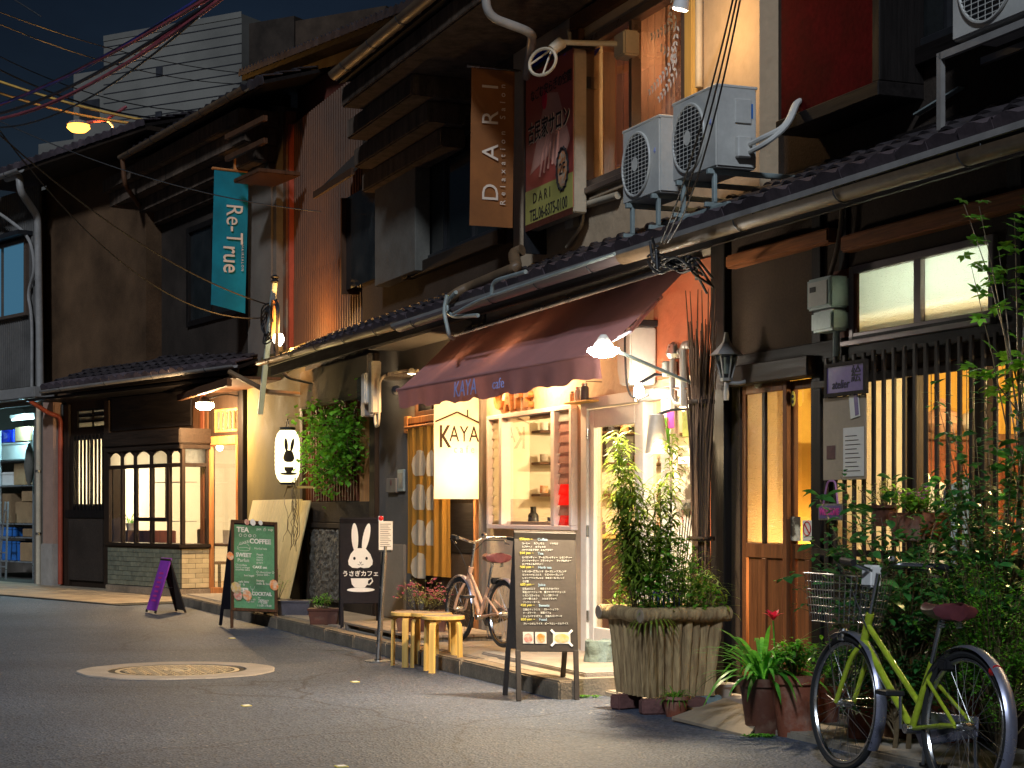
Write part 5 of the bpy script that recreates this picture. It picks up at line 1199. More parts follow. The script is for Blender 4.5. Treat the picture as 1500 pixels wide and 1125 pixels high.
text('lettering', '2F', .14, M['print_black'], SS, on_front(w_*.80, -.3015, z0+.40)); 
b = MB(); b.prism(ellipse(w_*.42, z1-.30, .055, .085), -.2975, -.2948, 'y'); b.build('flower_print', M['flower_red'], SS)
TP = thing_at(A, 'blue_tarp', 'bright blue plastic sheet tucked over the salon sign', 'tarp', s0, .20, 0)
vs = []; 
for j in range(8):
    for i in range(12): vs.append((-.02+(w_*.95)*i/11, -.25+.04*j+rnd.uniform(-.01, .01), z1+.05+.10*math.sin(i*.5)+.05*(j/7)*i/11+rnd.uniform(-.015, .015)+.02))
MB().add(vs, [(j*12+i, j*12+i+1, (j+1)*12+i+1, (j+1)*12+i) for j in range(7) for i in range(11)]).build('sheet', M['blue_tarp'], TP, fix=False)
for px, py, y_ in ((548, 100, -.7), (592, 62, -.6)):
    c = A.p(px, py, y_); o = thing_at(A, 'blue_tarp', {548: 'crumpled blue sheet under a grey lid behind the upper gutter, the larger one', 592: 'small blue sheet caught in the roof tiles beside the upper gutter'}[px], 'tarp', c.x, y_, c.z)
    vs = []; s_ = .9 if px == 548 else .3
    for j in range(5):
        for i in range(7): vs.append((s_*(i/6-.5)*1.2, .3*j/4, s_*(.10+.16*math.sin(i*.9+j)*.5+.1*j/4)+rnd.uniform(-.02, .02)))
    MB().add(vs, [(j*7+i, j*7+i+1, (j+1)*7+i+1, (j+1)*7+i) for j in range(4) for i in range(6)]).build('sheet', M['blue_tarp'], o, fix=False)
    if px == 548: MB().lathe([(.001, .30), (.2, .28), (.3, .22)], 16, (.15, .3, 0), capb=False).build('lid', M['gutter_grey'], o, smooth=True)
# conduits on the cafe's upper wall
CO = thing_at(A, 'conduit', 'cream conduit running down beside the upstairs window and under its sill', 'conduit', 0, 0, 0)
q = lambda px, py, y=UB-.04: tuple(A.p(px, py, y))
MB().tube(bent([q(835, 45), q(843, 100), q(843, 285), q(856, 301), q(905, 286)], .12), .032, 10).build('pipe', M['pipe_cream'], CO, smooth=True)
MB().box(AX(838, UB), AX(850, UB), UB-.07, UB-.002, A.z(845, 335, UB), A.z(845, 100, UB)).build('backing_strip', M['pipe_cream'], CO, bev=.006)
MB().tube(bent([q(855, 305), q(853, 330), q(830, 362)], .1), .016, 8).build('pipe', M['pipe_cream'], CO, smooth=True)
DP = thing_at(A, 'downpipe', 'white downpipe on the tan wall right of the upstairs window', 'pipe', 0, 0, 0)
MB().tube([q(1024, -60), q(1024, 128)], .028, 10).build('pipe', M['pipe_cream'], DP, smooth=True)
# pipes along the pent roof
RP = thing_at(A, 'roof_pipe', 'cream drain pipe lying along the tiles above the awning', 'pipe', 0, 0, 0)
g_ = lambda px, py, y: tuple(A.p(px, py, y))
MB().tube(bent([g_(765, 366, -.2), g_(752, 371, -.25), g_(757, 392, -.45), g_(690, 420, -.52), g_(672, 428, -.62), g_(655, 440, -.7)], .12), .05, 12).build('pipe', M['gutter'], RP, smooth=True)
MB().tube(bent([g_(655, 432, -.82), g_(650, 455, -.84), g_(658, 492, -.8), g_(664, 496, -.5)], .06), .018, 8).build('chain_cover', M['galv'], RP, smooth=True)
for k, pts in enumerate(([(668, 428), (652, 445), (660, 464), (700, 462)], [(770, 398), (722, 412), (720, 434)], [(900, 372), (760, 420), (700, 440), (664, 460)])):
    o = thing_at(A, 'conduit', ['short bent grey conduit above the awning corner', 'thin shiny conduit curving over the tile edge', 'long grey conduit following the gutter above the awning'][k], 'conduit', 0, 0, 0)
    MB().tube(bent([g_(a_, b_, -.76-.02*k) for a_, b_ in pts], .15), .018 if k != 2 else .013, 8).build('pipe', M['galv'], o, smooth=True)
# ================================================================ AIR CONDITIONERS
def ac_unit(label, x, z, w, h, d, y, stand=True, legs=.22):
    t = thing_at(A, 'air_conditioner', label, 'air conditioner', x, y, z, 0, 'outdoor air conditioning units')
    MB().box(0, w, 0, d, 0, h).build('casing', M['ac_white'], t, bev=.012)
    MB().box(-.004, w+.004, -.004, d+.004, h-.012, h+.008).build('lid', M['ac_white'], t, bev=.004)
    cx, cz, r = w*.40, h*.48, h*.42
    b = MB(); b.tube([(cx+r*math.cos(u), -.008, cz+r*math.sin(u)) for u in [2*math.pi*i/40 for i in range(40)]], .010, 6, closed=True); b.build('fan_ring', M['ac_white'], t, smooth=True)
    MB().add([(cx+r*.98*math.cos(u), -.0035, cz+r*.98*math.sin(u)) for u in [2*math.pi*i/40 for i in range(40)]], [tuple(range(39, -1, -1))]).build('fan_opening', M['black_plastic'], t, fix=False)
    b = MB()
    for k in range(1, 16):
        zz = cz-r+2*r*k/16; hw = math.sqrt(max(0, r*r-(zz-cz)**2)); b.box(cx-hw, cx+hw, -.014, -.010, zz-.0022, zz+.0022)
    for k in range(1, 8):
        xx = cx-r+2*r*k/8; hw = math.sqrt(max(0, r*r-(xx-cx)**2)); b.box(xx-.0018, xx+.0018, -.0165, -.0145, cz-hw, cz+hw)
    b.build('grille', M['ac_white'], t)
    MB().lathe([(.001, 0), (.05, 0)], 16).build('hub', M['ac_white'], t).matrix_basis = Matrix.Translation((cx, -.018, cz)) @ Matrix.Rotation(R(90), 4, 'X')
    MB().box(w+.001, w+.012, d*.45, d*.85, h*.55, h*.85).build('service_cover', M['ac_white'], t, bev=.004)
    MB().box(w+.001, w+.05, d*.45, d*.8, h*.12, h*.38).build('valve_cover', M['ac_white'], t, bev=.008)
    MB().box(w+.001, w+.004, d*.68, d*.9, h*.62, h*.80).build('label_plate', M['blue_plastic'], t)
    text('marking', '4', .06, M['print_blue'], t, on_front(w*.88, -.003, h*.56))
    if stand:
        b = MB()
        for xx in (.08, w-.10):
            b.box(xx, xx+.035, .02, .045, -legs, 0).box(xx, xx+.035, -.02, d+.35, -.035, -.001).box(xx+.004, xx+.03, -.04, d+.3, -legs-.03, -legs)
        b.box(-.05, w+.15, .0, .03, -legs-.06, -legs-.03)
        b.build('stand', M['galv'], t, bev=.003)
    return t
ya1 = -.52
h1 = .56
x1_ = AX(912, ya1); ac_unit('smaller left outdoor air conditioner standing on a steel frame over the tiles', x1_, A.z(912, 301, ya1), AX(966, ya1)-x1_, A.z(912, 194, ya1)-A.z(912, 301, ya1), .27, ya1)
x2_ = AX(985, ya1); a2 = ac_unit('larger right outdoor air conditioner with its side panel lit, on the steel frame', x2_, A.z(985, 268, ya1), AX(1049, ya1)-x2_, A.z(985, 158, ya1)-A.z(985, 268, ya1)+.02, .30, ya1)
wac = AX(1049, ya1)-x2_
for k in range(2): MB().tube(bent([(wac+.03, .22, .10+.05*k), (wac+.22, .24, .12+.05*k), (wac+.24-.03*k, .40, .25), (wac+.20-.03*k, .50, .45), (wac+.06, .66, .42)], .12), .018, 8).build('hose', M['ac_white'], a2, smooth=True)
x3_ = AX(1394, -.15); a3 = ac_unit('outdoor air conditioner at the top right corner on a wall bracket', x3_, A.z(1394, 62, -.15), .80, .58, .3, -.15, stand=False)
b = MB(); b.box(-.15, 1.1, .02, .05, -.06, -.02).box(-.17, -.13, .02, .05, -.55, -.02).box(-.15, 1.1, .3, .33, -.06, -.02); b.build('bracket', M['gutter_grey'], a3)
o = thing_at(A, 'slotted_angle', 'loose pale slotted steel strip fixed below the top right air conditioner', 'bracket', 0, 0, 0)
b = MB(); b.bar(A.p(1342, 168, UO-.03), A.p(1408, 128, UO-.03), .01, .045, up=(0, 1, 0)); b.build('strip', M['galv'], o)
# ================================================================ CAFE WALL THINGS
hb = rc(A, 907, 949, 482, 566, -.24)
o = thing_at(A, 'water_heater', 'white wall box beside the floodlight at the awning end', 'wall unit', hb[0], -.26, hb[2])
w_, h_ = .24, hb[3]-hb[2]
b = MB(); b.prism([(0, .12), (.05, 0), (w_-.02, 0), (w_, .06), (w_, h_), (0, h_)], 0, .22, 'y'); b.build('body', M['ac_white'], o, bev=.012)
MB().box(-.006, -.001, .03, .2, .16, h_-.05).build('side_panel', M['white_paint'], o); MB().box(-.03, w_+.02, -.03, .22, h_, h_+.05).build('top_cover', M['black_metal'], o, bev=.005)
MB().tube(bent([(w_*.8, -.02, h_), (w_*.85, -.03, .3), (w_*.9, -.02, -.02), (w_+.1, -.03, -.12), (w_+.3, 0, -.1)], .1), .008, 6).build('cable', M['wire'], o, smooth=True)
b = MB(); b.cyl((w_*.55, .1, 0), (w_*.5, .1, -.12), .015, n=8); b.build('nozzle', M['steel'], o)
# shelf with jars
s = rc(A, 829, 862, 562, 589, -.14)
o = thing_at(A, 'wall_shelf', 'little wooden shelf with a wire side above the cafe window', 'shelf', s[0], -.16, s[2]-.02)
MB().box(0, s[1]-s[0], 0, .15, 0, .015).build('board', M['pale_wood'], o, bev=.003); MB().tube([(s[1]-s[0], 0, .01), (s[1]-s[0], 0, .16), (s[1]-s[0], .14, .16)], .004, 5).build('wire_side', M['black_metal'], o)
for k, (xx, r_, hh_, m_) in enumerate(((.07, .035, .09, 'food_orange'), (.17, .035, .12, 'white_paint'), (.29, .036, .14, 'pot_dark'))):
    j = thing_at(A, 'jar', ['copper coloured jar at the left end of the wall shelf', 'white jar in the middle of the wall shelf', 'dark spice jar at the right end of the wall shelf'][k], 'jar', s[0]+xx, -.10, s[2]-.004)
    MB().lathe([(r_, 0), (r_, hh_*.75), (r_*.7, hh_*.85)], 14, capt=True).build('body', M[m_], j, smooth=True); MB().lathe([(r_*.75, hh_*.85), (r_*.75, hh_)], 14, capt=True).build('lid', M['steel'], j)
# wooden letters C A F E on the plaster
for ch, px, py in (('C', 733, 584), ('A', 748, 586), ('F', 761, 582), ('E', 775, 580)):
    t = A.p(px, py, -.03); o = thing_at(A, 'wooden_letter', {'C': 'wooden letter C on the plaster above the cafe window', 'A': 'wooden letter A on the plaster above the cafe window', 'F': 'wooden letter F on the plaster above the cafe window', 'E': 'wooden letter E on the plaster above the cafe window'}[ch], 'letter', t.x, -.04, t.z)
    text('letter_body', ch, .30, M['orange_wood'], o, FRONT, ext=.025, sx=.9, bold=.012)
# pipes and gadgets on the red plaster
o = thing_at(A, 'meter_pipes', 'grey gas meter pipes on the red plaster above the side light', 'pipes', 0, 0, 0)
P = lambda px, py, y=-.12: tuple(A.p(px, py, y))
MB().tube(bent([P(1012, 505), P(1001, 505), P(1002, 595)], .05), .03, 10).build('pipe', M['gutter_grey'], o, smooth=True)
MB().tube(bent([P(996, 515), P(985, 520), P(985, 580), P(992, 592), P(1004, 590)], .04), .022, 10).build('pipe', M['gutter_grey'], o, smooth=True)
MB().lathe([(.05, 0), (.07, .03), (.05, .10), (.02, .12)], 16, P(989, 525)).build('meter', M['steel'], o, smooth=True); MB().box(AX(976, -.1), AX(982, -.1), -.14, -.04, A.z(979, 555), A.z(979, 533)).build('valve_box', M['galv'], o, bev=.008)
b = MB(); b.tube([P(958, 569), P(1042, 569)], .008, 6); b.tube([P(990, 572), P(990, 635)], .012, 6); b.build('rail', M['rust'], o)
for k, (px, py) in enumerate(((985, 596), (1000, 600))): pass
# hanging things by the side light
for k, (px0, px1, py0, py1, mt, lb_) in enumerate(((972, 981, 612, 650, 'leaf_bright', 'green card in the cafe side light'), (978, 992, 604, 628, 'pink', 'red card hanging over the side light'), (1001, 1016, 603, 640, 'leaf_pale', 'pale green bottle shaped hanging above the framed picture'))):
    q4 = rc(A, px0, px1, py0, py1, -.09); o = thing_at(A, 'hanging_card', lb_, 'card', q4[0], -.09, q4[2]); MB().box(0, q4[1]-q4[0], -.01, 0, 0, q4[3]-q4[2]).build('card', M[mt], o, bev=.003)
q4 = rc(A, 985, 1022, 654, 736, -.12)
o = thing_at(A, 'framed_picture', 'framed speckled picture glowing beside the twig bundle', 'picture', q4[0], -.12, q4[2]); w_, h_ = q4[1]-q4[0], q4[3]-q4[2]
MB().box(.02, w_-.02, -.008, 0, .02, h_-.02).build('print', M['plant_poster'], o); b = MB(); b.box(0, .02, -.02, .01, 0, h_).box(w_-.02, w_, -.02, .01, 0, h_).box(.02, w_-.02, -.02, .01, 0, .02).box(.02, w_-.02, -.02, .01, h_-.02, h_); b.build('frame', M['grey_wood'], o)
MB().box(.3*w_, .8*w_, -.0105, -.0085, h_*.68, h_*.80).build('sticker', M['white_print'], o)
q4 = rc(A, 984, 1034, 746, 900, -.05)
o = thing_at(A, 'floral_cloth', 'cream cloth with red flowers hanging below the framed picture', 'cloth', q4[0], -.05, q4[2]); w_, h_ = q4[1]-q4[0], q4[3]-q4[2]
vs = []
for i in range(21):
    for j in range(2): vs.append((w_*i/20, .012*math.sin(i*1.4), h_*j))
MB().add(vs, [(2*i, 2*i+2, 2*i+3, 2*i+1) for i in range(20)]).build('cloth', M['floral'], o, smooth=True, fix=False)
# twig bundle and chains
o = thing_at(A, 'twig_bundle', 'tall bundle of dry twigs and bark tied beside the cafe side light', 'twig bundle', AX(1027, -.22), -.22, .1)
b = MB(); r5 = random.Random(5)
for k in range(110):
    a = r5.uniform(0, 6.28); rr = .10*math.sqrt(r5.random()); top = r5.uniform(1.9, 2.55) if k > 6 else 2.75
    pts = []
    for i in range(6):
        u = i/5; s_ = 1-.45*math.sin(math.pi*min(1, u*1.1)); pts.append((rr*math.cos(a)*s_*(1+.8*(u > .85))+r5.uniform(-.008, .008), rr*math.sin(a)*s_+r5.uniform(-.008, .008), top*u))
    b.tube(pts, [.011, .011, .010, .009, .007, .003], 5)
b.build('twigs', M['trunk'], o, smooth=True, kind='stuff')
for z_ in (1.0, 1.95): MB().lathe([(.095, 0), (.098, .015), (.095, .03)], 16, (0, 0, z_), capb=False).build('tie', M['dark_wood'], o)
def chain(o, p, q, n, r=.022):
    lk = MB().tube([(r*.6*math.cos(t), 0, r*math.sin(t)) for t in [2*math.pi*i/10 for i in range(10)]], .0045, 5, closed=True).mesh('link', M['black_metal'], smooth=True)
    for i in range(n):
        c = Vector(p).lerp(Vector(q), (i+.5)/n); e = put('link', lk, o, Matrix.Translation(c) @ Matrix.Rotation(R(90*(i % 2)), 4, 'Z'))
for k, px in enumerate((1031, 1040)):
    t0_, t1_ = A.p(px-2, 402, -.15), A.p(px-6, 520, -.15)
    o = thing_at(A, 'chain', ['left rusty chain hanging on the red plaster', 'right rusty chain hanging on the red plaster'][k], 'chain', 0, 0, 0, 0, 'chains on the red plaster')
    chain(o, t0_, t1_, 20)
# wall lantern (unlit)
p = A.p(1064, 530, -.22)
o = thing_at(A, 'carriage_lantern', 'old unlit carriage lantern on a scroll bracket by the wooden house door', 'lantern', p.x, p.y, p.z)
b = MB(); b.lathe([(.035, -.11), (.075, .05)], 6, capt=True); b.build('glass_body', M['glass_dark'], o)
b = MB()
for k in range(6):
    t = 2*math.pi*k/6; b.bar((.036*math.cos(t), .036*math.sin(t), -.11), (.077*math.cos(t), .077*math.sin(t), .05), .008)
b.build('cage', M['gutter_grey'], o)
MB().lathe([(.115, .045), (.07, .085), (.03, .13), (.02, .16), (.012, .2)], 6).build('roof', M['gutter_grey'], o); MB().lathe([(.04, -.13), (.045, -.11)], 6).build('base', M['gutter_grey'], o)
MB().lathe([(.018, -.26), (.02, -.22), (.014, -.13)], 10).build('finial', M['gutter_grey'], o, smooth=True)
MB().lathe([(.018, -.08), (.018, .03)], 10).build('bulb', M['white_paint'], o)
MB().tube(bent([(0, 0, -.14), (.03, .08, -.15), (.05, .16, -.12), (.05, .2, -.12)], .05), .014, 8).build('bracket', M['gutter_grey'], o, smooth=True)
MB().lathe([(.06, 0), (.055, .012), (.02, .02)], 16).build('wall_plate', M['gutter_grey'], o).matrix_basis = Matrix.Translation((.05, .22, -.12)) @ Matrix.Rotation(R(90), 4, 'X')
# electric meters
mz = rc(A, 1192, 1236, 412, 490, -.10)
o = thing_at(A, 'electric_meter', 'grey blue electricity meter boxes on a wooden board by the small window', 'meter', mz[0], -.005, mz[2]); w_, h_ = mz[1]-mz[0], mz[3]-mz[2]
MB().box(.10, w_+.03, -.02, 0, -.12, h_+.05).build('board', M['red_wood'], o, bev=.004)
MB().box(.02, w_-.05, -.16, -.02, h_*.42, h_).build('upper_box', M['galv'], o, bev=.012); MB().box(.05, w_-.08, -.166, -.161, h_*.48, h_*.93).build('dial', M['ac_white'], o, bev=.01)
MB().box(.05, w_-.05, -.15, -.02, 0, h_*.38).build('lower_box', M['galv'], o, bev=.015); MB().box(.08, w_-.1, -.10, -.02, h_*.36, h_*.44).build('neck', M['gutter_grey'], o)
MB().box(.07, .14, -.168, -.1665, h_*.74, h_*.84).build('dial_window', M['print_black'], o)
MB().tube(bent([(w_*.6, -.06, 0), (w_*.6, -.06, -.18), (w_*.45, -.06, -.28)], .06), .022, 8).build('conduit', M['galv'], o, smooth=True)
MB().tube(bent([(w_*.35, -.06, h_), (w_*.65, -.06, h_+.18), (w_*.8, -.05, h_+.45), (w_*.55, -.05, h_+.62)], .15), .016, 8).build('conduit', M['gutter'], o, smooth=True)
# notice boards on the slats
q4 = rc(A, 1206, 1268, 584, 704, -.16)
o = thing_at(A, 'notice_board', 'plain plywood notice board hung on the slats with papers pinned to it', 'notice board', q4[0], -.15, q4[2]); w_, h_ = q4[1]-q4[0], q4[3]-q4[2]
MB().box(0, w_, -.012, 0, 0, h_).build('board', M['ply'], o, bev=.003)
MB().box(w_*.50, w_*.97, -.016, -.0125, .02, h_*.62).build('paper_sheet', M['paper'], o)
b = MB()
for k in range(9): b.box(w_*.55, w_*(.9-.04*(k % 3)), -.0175, -.0165, h_*(.1+.052*k), h_*(.1+.052*k)+.004)
b.build('writing', M['print_brown'], o)
f = MB().box(0, .10, -.004, 0, 0, .22).build('leaflet', M['paper'], o); f.matrix_basis = Matrix.Translation((w_*.68, -.014, h_*.72)) @ Matrix.Rotation(R(-8), 4, 'Y')
f2 = put('leaflet_print', MB().box(.055, .095, -.006, -.0045, .01, .21).mesh('leaflet_print', M['mauve']), f)
text('lettering', 'EN', .03, M['print_black'], f, on_front(.028, -.0055, .15))
MB().box(w_*.1, w_*.3, -.016, -.0125, h_*.26, h_*.42).build('red_card', M['brick_red'], o)
q4 = rc(A, 1209, 1266, 541, 580, -.18)
o = thing_at(A, 'shop_sign', 'small framed mauve sign lettered atelier above the notice board', 'sign', q4[0], -.16, q4[2]); w_, h_ = q4[1]-q4[0], q4[3]-q4[2]+.02
MB().box(0, w_, -.015, 0, 0, h_).build('panel', M['mauve'], o); b = MB(); b.box(-.012, .012, -.022, .002, -.01, h_+.01).box(w_-.012, w_+.012, -.022, .002, -.01, h_+.01).box(.012, w_-.012, -.022, .002, -.01, .012).box(.012, w_-.012, -.022, .002, h_-.012, h_+.01); b.build('frame', M['char_plaster'], o)
text('lettering', 'atelier', .075, M['print_black'], o, on_front(w_*.38, -.0165, h_*.32), shear=.2); text('lettering', '絵', .11, M['print_black'], o, on_front(w_*.78, -.0165, h_*.58))
q4 = rc(A, 1199, 1233, 738, 762, -.17)
o = thing_at(A, 'welcome_sign', 'pink WELCOME tag hanging on ribbons from the slats', 'sign', q4[0], -.16, q4[2]); w_, h_ = q4[1]-q4[0], q4[3]-q4[2]
MB().box(0, w_, -.012, 0, 0, h_).build('plate', M['grey_wood'], o, bev=.003); MB().box(.012, w_-.012, -.0145, -.0125, .012, h_-.012).build('inset', M['mauve'], o)
text('lettering', 'WELCOME', .058, M['pink'], o, on_front(w_*.5, -.016, h_*.5), sx=.8, bold=.002)
MB().tube(bent([(.05, -.006, h_), (.09, -.0, h_+.14), (w_-.09, 0, h_+.14), (w_-.05, -.006, h_)], .03), .006, 6).build('ribbon', M['flower_lilac'], o, smooth=True)
# stickers in the door glass
for k, (px0, px1, py0, py1, mt, lb_) in enumerate(((1157, 1172, 757, 792, 'plant_poster', 'faded card at the bottom of the sliding door glass'), (1175, 1189, 762, 793, 'paper', 'no entry notice at the bottom of the sliding door glass'))):
    q4 = rc(A, px0, px1, py0, py1, .04); o = thing_at(A, 'door_notice', lb_, 'notice', q4[0], .045, q4[2]); MB().box(0, q4[1]-q4[0], -.003, 0, 0, q4[3]-q4[2]).build('card', M[mt], o)
    if k: 
        r_ = (q4[1]-q4[0])*.38; c_ = ((q4[1]-q4[0])/2, -.005, (q4[3]-q4[2])*.6)
        MB().tube([(c_[0]+r_*math.cos(u), c_[1], c_[2]+r_*1.0*math.sin(u)) for u in [2*math.pi*i/24 for i in range(24)]], .004, 4, closed=True).bar((c_[0]-r_*.7, c_[1], c_[2]+r_*.7), (c_[0]+r_*.7, c_[1], c_[2]-r_*.7), .006).build('prohibition_ring', M['red_plastic'], o)
q4 = A.p(1161, 584, .04); o = thing_at(A, 'door_charm', 'small yellow tag with a face at the top of the door glass', 'tag', q4.x, .045, q4.z)
MB().prism(ellipse(0, 0, .028, .05), -.004, 0, 'y').build('tag', M['chalk_yellow'], o); b = MB(); b.prism(ellipse(0, .015, .014, .012), -.006, -.0045, 'y').prism(ellipse(0, -.02, .014, .012), -.006, -.0045, 'y'); b.build('face_print', M['print_black'], o)
# noren curtain in the middle house doorway
x0, x1 = AX(598, -.06), AX(660, -.06); z1 = A.z(600, 626, -.06); z0 = A.z(600, 840, -.06)
o = thing_at(A, 'door_curtain', 'mustard door curtain with pale pebble shapes left of the cafe banner', 'curtain', x0, -.07, 0)
vs = []; n = 80
def cz(u, v): return .018*math.sin(u*34+.6*math.sin(v*3))*(.35+.65*(1-v))+.008*math.sin(u*71)
for j in range(9):
    v = j/8
    for i in range(n+1): u = i/n; vs.append(((x1-x0)*u, cz(u, v), z0+(z1-z0)*v))
MB().add(vs, [(j*(n+1)+i, j*(n+1)+i+1, (j+1)*(n+1)+i+1, (j+1)*(n+1)+i) for j in range(8) for i in range(n)]).build('cloth', M['orange_cloth'], o, smooth=True, fix=False)
MB().tube([(-.08, 0, z1+.0), (x1-x0+.05, 0, z1+.0)], .015, 8).build('rod', M['orange_wood'], o, smooth=True)
for cxp, pys in ((616, (680, 730, 782, 830)), (633, (680, 730, 782))):
    for py in pys:
        c = A.p(cxp, py, -.06); w2_ = .42 if cxp == 616 else .20
        b = MB(); cx_ = c.x-x0; vv = []; nn = 16
        for i in range(nn+1):
            q_ = -1+2*i/nn; px_ = cx_+w2_*.5*q_; hgt_ = .15*math.sqrt(max(0, 1-q_*q_)); lo_ = -.15*min(.8, 1.3*math.sqrt(max(0, 1-q_*q_)))
            for k_ in range(7):
                pz_ = c.z+lo_+(hgt_-lo_)*k_/6; vv.append((px_, cz(px_/(x1-x0), (pz_-z0)/(z1-z0))-.006, pz_))
        b.add(vv, [(7*i+k_, 7*i+k_+7, 7*i+k_+8, 7*i+k_+1) for i in range(nn) for k_ in range(6)]); b.build('pebble_print', M['cream_cloth'], o, fix=False, smooth=True)
# intercom and mailbox
q4 = rc(A, 567, 581, 701, 722, -.03); o = thing_at(A, 'intercom', 'square beige intercom on the grey plaster wall', 'intercom', q4[0], -.04, q4[2]); MB().box(0, q4[1]-q4[0], 0, .035, 0, q4[3]-q4[2]).build('body', M['grey_wood'], o, bev=.006); MB().lathe([(.001, .004), (.035, 0)], 14, capb=False).build('button', M['brick_red'], o).matrix_basis = Matrix.Translation(((q4[1]-q4[0])/2, -.002, .11)) @ Matrix.Rotation(R(90), 4, 'X')
q4 = rc(A, 582, 591, 688, 720, -.03); o = thing_at(A, 'name_plate', 'narrow metal name plate beside the intercom', 'name plate', q4[0], -.03, q4[2]); MB().box(0, q4[1]-q4[0], 0, .025, 0, q4[3]-q4[2]).build('frame', M['galv'], o, bev=.005); MB().box(.03, q4[1]-q4[0]-.03, -.006, -.001, .04, q4[3]-q4[2]-.04).build('slot', M['gutter_grey'], o)
# leaning cream boards under the lantern
bz = A.z(365, 730, -.25); bxs = [AX(p_, -.2) for p_ in (361, 392, 420, 432, 445)]
for k in range(4):
    o = thing_at(A, 'leaning_board', ['first cream painted board leaning on the yellow wall, behind the green menu board', 'second cream board from the left with the widest face', 'third narrow cream board leaning on the yellow wall', 'fourth cream board, next to the dark post under the lantern'][k], 'board', bxs[k], 0, .13, 0, 'cream boards leaning below the lantern')
    b = MB(); b.obox(Matrix.Translation((0, -.42, 0)) @ Matrix.Rotation(R(-13), 4, 'X'), .006, bxs[k+1]-bxs[k]-.006, 0, .02, 0, bz-.12-(0 if k < 3 else .02)); b.build('board', M['cream_board'], o, bev=.004)
# ================================================================ A-BOARDS
def a_board(name, label, x, y, z, yaw, w, h, pz, spread, mf, mp, roll=0, back=None, legw=.035, top=None):
    t = thing(name, label, 'sandwich board', place(x, y, z, yaw, roll)); th = math.atan2(spread/2, h)
    MF = Matrix.Translation((0, -spread/2, 0)) @ Matrix.Rotation(-th, 4, 'X'); MBk = Matrix.Translation((0, spread/2, 0)) @ Matrix.Rotation(th, 4, 'X')
    L = h/math.cos(th)
    for s in (-1, 1):
        put('leg', MB().box(s*(w/2-legw/2)-legw/2, s*(w/2-legw/2)+legw/2, 0, .022, 0, pz+.01).mesh('leg', mf, bev=.003), t, MFw(t, MF)); put('leg', MB().box(s*(w/2-legw/2)-legw/2, s*(w/2-legw/2)+legw/2, -.022, 0, 0, pz+.01).mesh('leg', back or mf, bev=.003), t, MFw(t, MBk))
    put('back_panel', MB().box(-w/2, w/2, -.02, -.002, pz, L-.01).mesh('back_panel', back or mf, bev=.003), t, MFw(t, MBk))
    fp = put('front_panel', MB().box(-w/2+.002, w/2-.002, .002, .02, pz, L).mesh('front_panel', mp, bev=.003), t, MFw(t, MF))
    MB().tube([(0, -spread*.22, h*.45), (0, spread*.22, h*.45)], .004, 5).build('stay', M['steel'], t)
    return t, fp, L
def MFw(t, m): return world_of(t) @ m
# menu board of the cafe
fl, fr2 = ground(757, 1024), ground(843, 1022)
w = .45
t, fp, L = a_board('menu_board', 'black cafe menu board with chalk price list and three food photos, nearest to the planter', .20, 12.42, 0, 14, w, 1.17, .34, .42, M['board_black'], M['board_black'], roll=1.5)
rows = [(.03, '550yen ~', 'Coffee', ['コーヒー      カフェモカ         マキモカ', 'カプチーノ     カフェモカ', 'バナナミルクラテ   ミルクココア']), (0, '550 yen ~', 'Tea', ['セイロンティー   アールグレイティー   レモンティー', 'ジンジャーティー  フランティー      アップルティー', 'ロイヤルミルクティー']), (0, '500 yen ~', 'Herb tea', ['レモンローズブレンド   ローズヒップブレンド', 'ミントハイビスカス     ラズベリーブレンド', 'レモングラスブレンド   カモミールブレンド', 'そば茶']),
        (0, '600 yen ~', 'Juice', ['豆乳のミルク        抹茶ミルクヨイクト', '黒豆バナナジュース    黒ゴマバナナジュース', 'レモンスカッシュ      リンゴ酢ソーダ', 'バナナ酢ミルク       カカオフラッペ', 'ジンジャーエール']), (0, '450 yen ~', 'Sweets', ['豆腐のティラミス      ガトーショコラ', 'チーズケーキ        抹茶パフェ', 'チョコバナナパフェ     豆腐のパンケーキ']), (0, '850 yen ~', 'Food', ['プレーンオムライス    ビーフカレーオムライス'])]
zz = L-.065; yl, bl, wl = [], [], []
for _, pr, hd, ln in rows:
    yl.append((zz, pr)); bl.append((zz, hd)); zz -= .031
    for s in ln: wl.append((zz, s)); zz -= .0232
    zz += .002
for z_, s in yl: text('price', s, .025, M['chalk_yellow'], fp, on_front(-w/2+.04, -.0005, z_, 2), 'LEFT')
for z_, s in bl: text('heading', s, .027, M['chalk_blue'], fp, on_front(-w/2+.17, -.0005, z_, 1), 'LEFT')
for k, (z_, s) in enumerate(wl): text('menu_line', s, .0175, M['chalk_white'], fp, on_front(-w/2+.055, -.0005, z_, 1), 'LEFT', sx=.88)
for k, (x_, ww, mt) in enumerate(((-.135, .075, 'food_pink'), (-.045, .08, 'food_orange'), (.105, .125, 'food_yellow'))):
    ph = put('food_photo', MB().box(x_-ww/2, x_+ww/2, -.001, .0015, .395, .475).mesh('food_photo', M['paper']), fp)
    put('dish_print', MB().prism(ellipse(x_, .433, ww*.42, .032), -.0025, -.0012, 'y').mesh('dish_print', M[mt]), ph)
    if k == 2:
        for sx_, sz_ in ((-1, 1), (1, 1), (-1, -1), (1, -1)): put('tape', MB().obox(Matrix.Translation((x_+sx_*ww*.5, -.002, .435+sz_*.042)) @ Matrix.Rotation(R(45*sx_*sz_), 4, 'Y'), -.008, .008, -.0008, .0008, -.02, .02).mesh('tape', M['white_print']), ph)
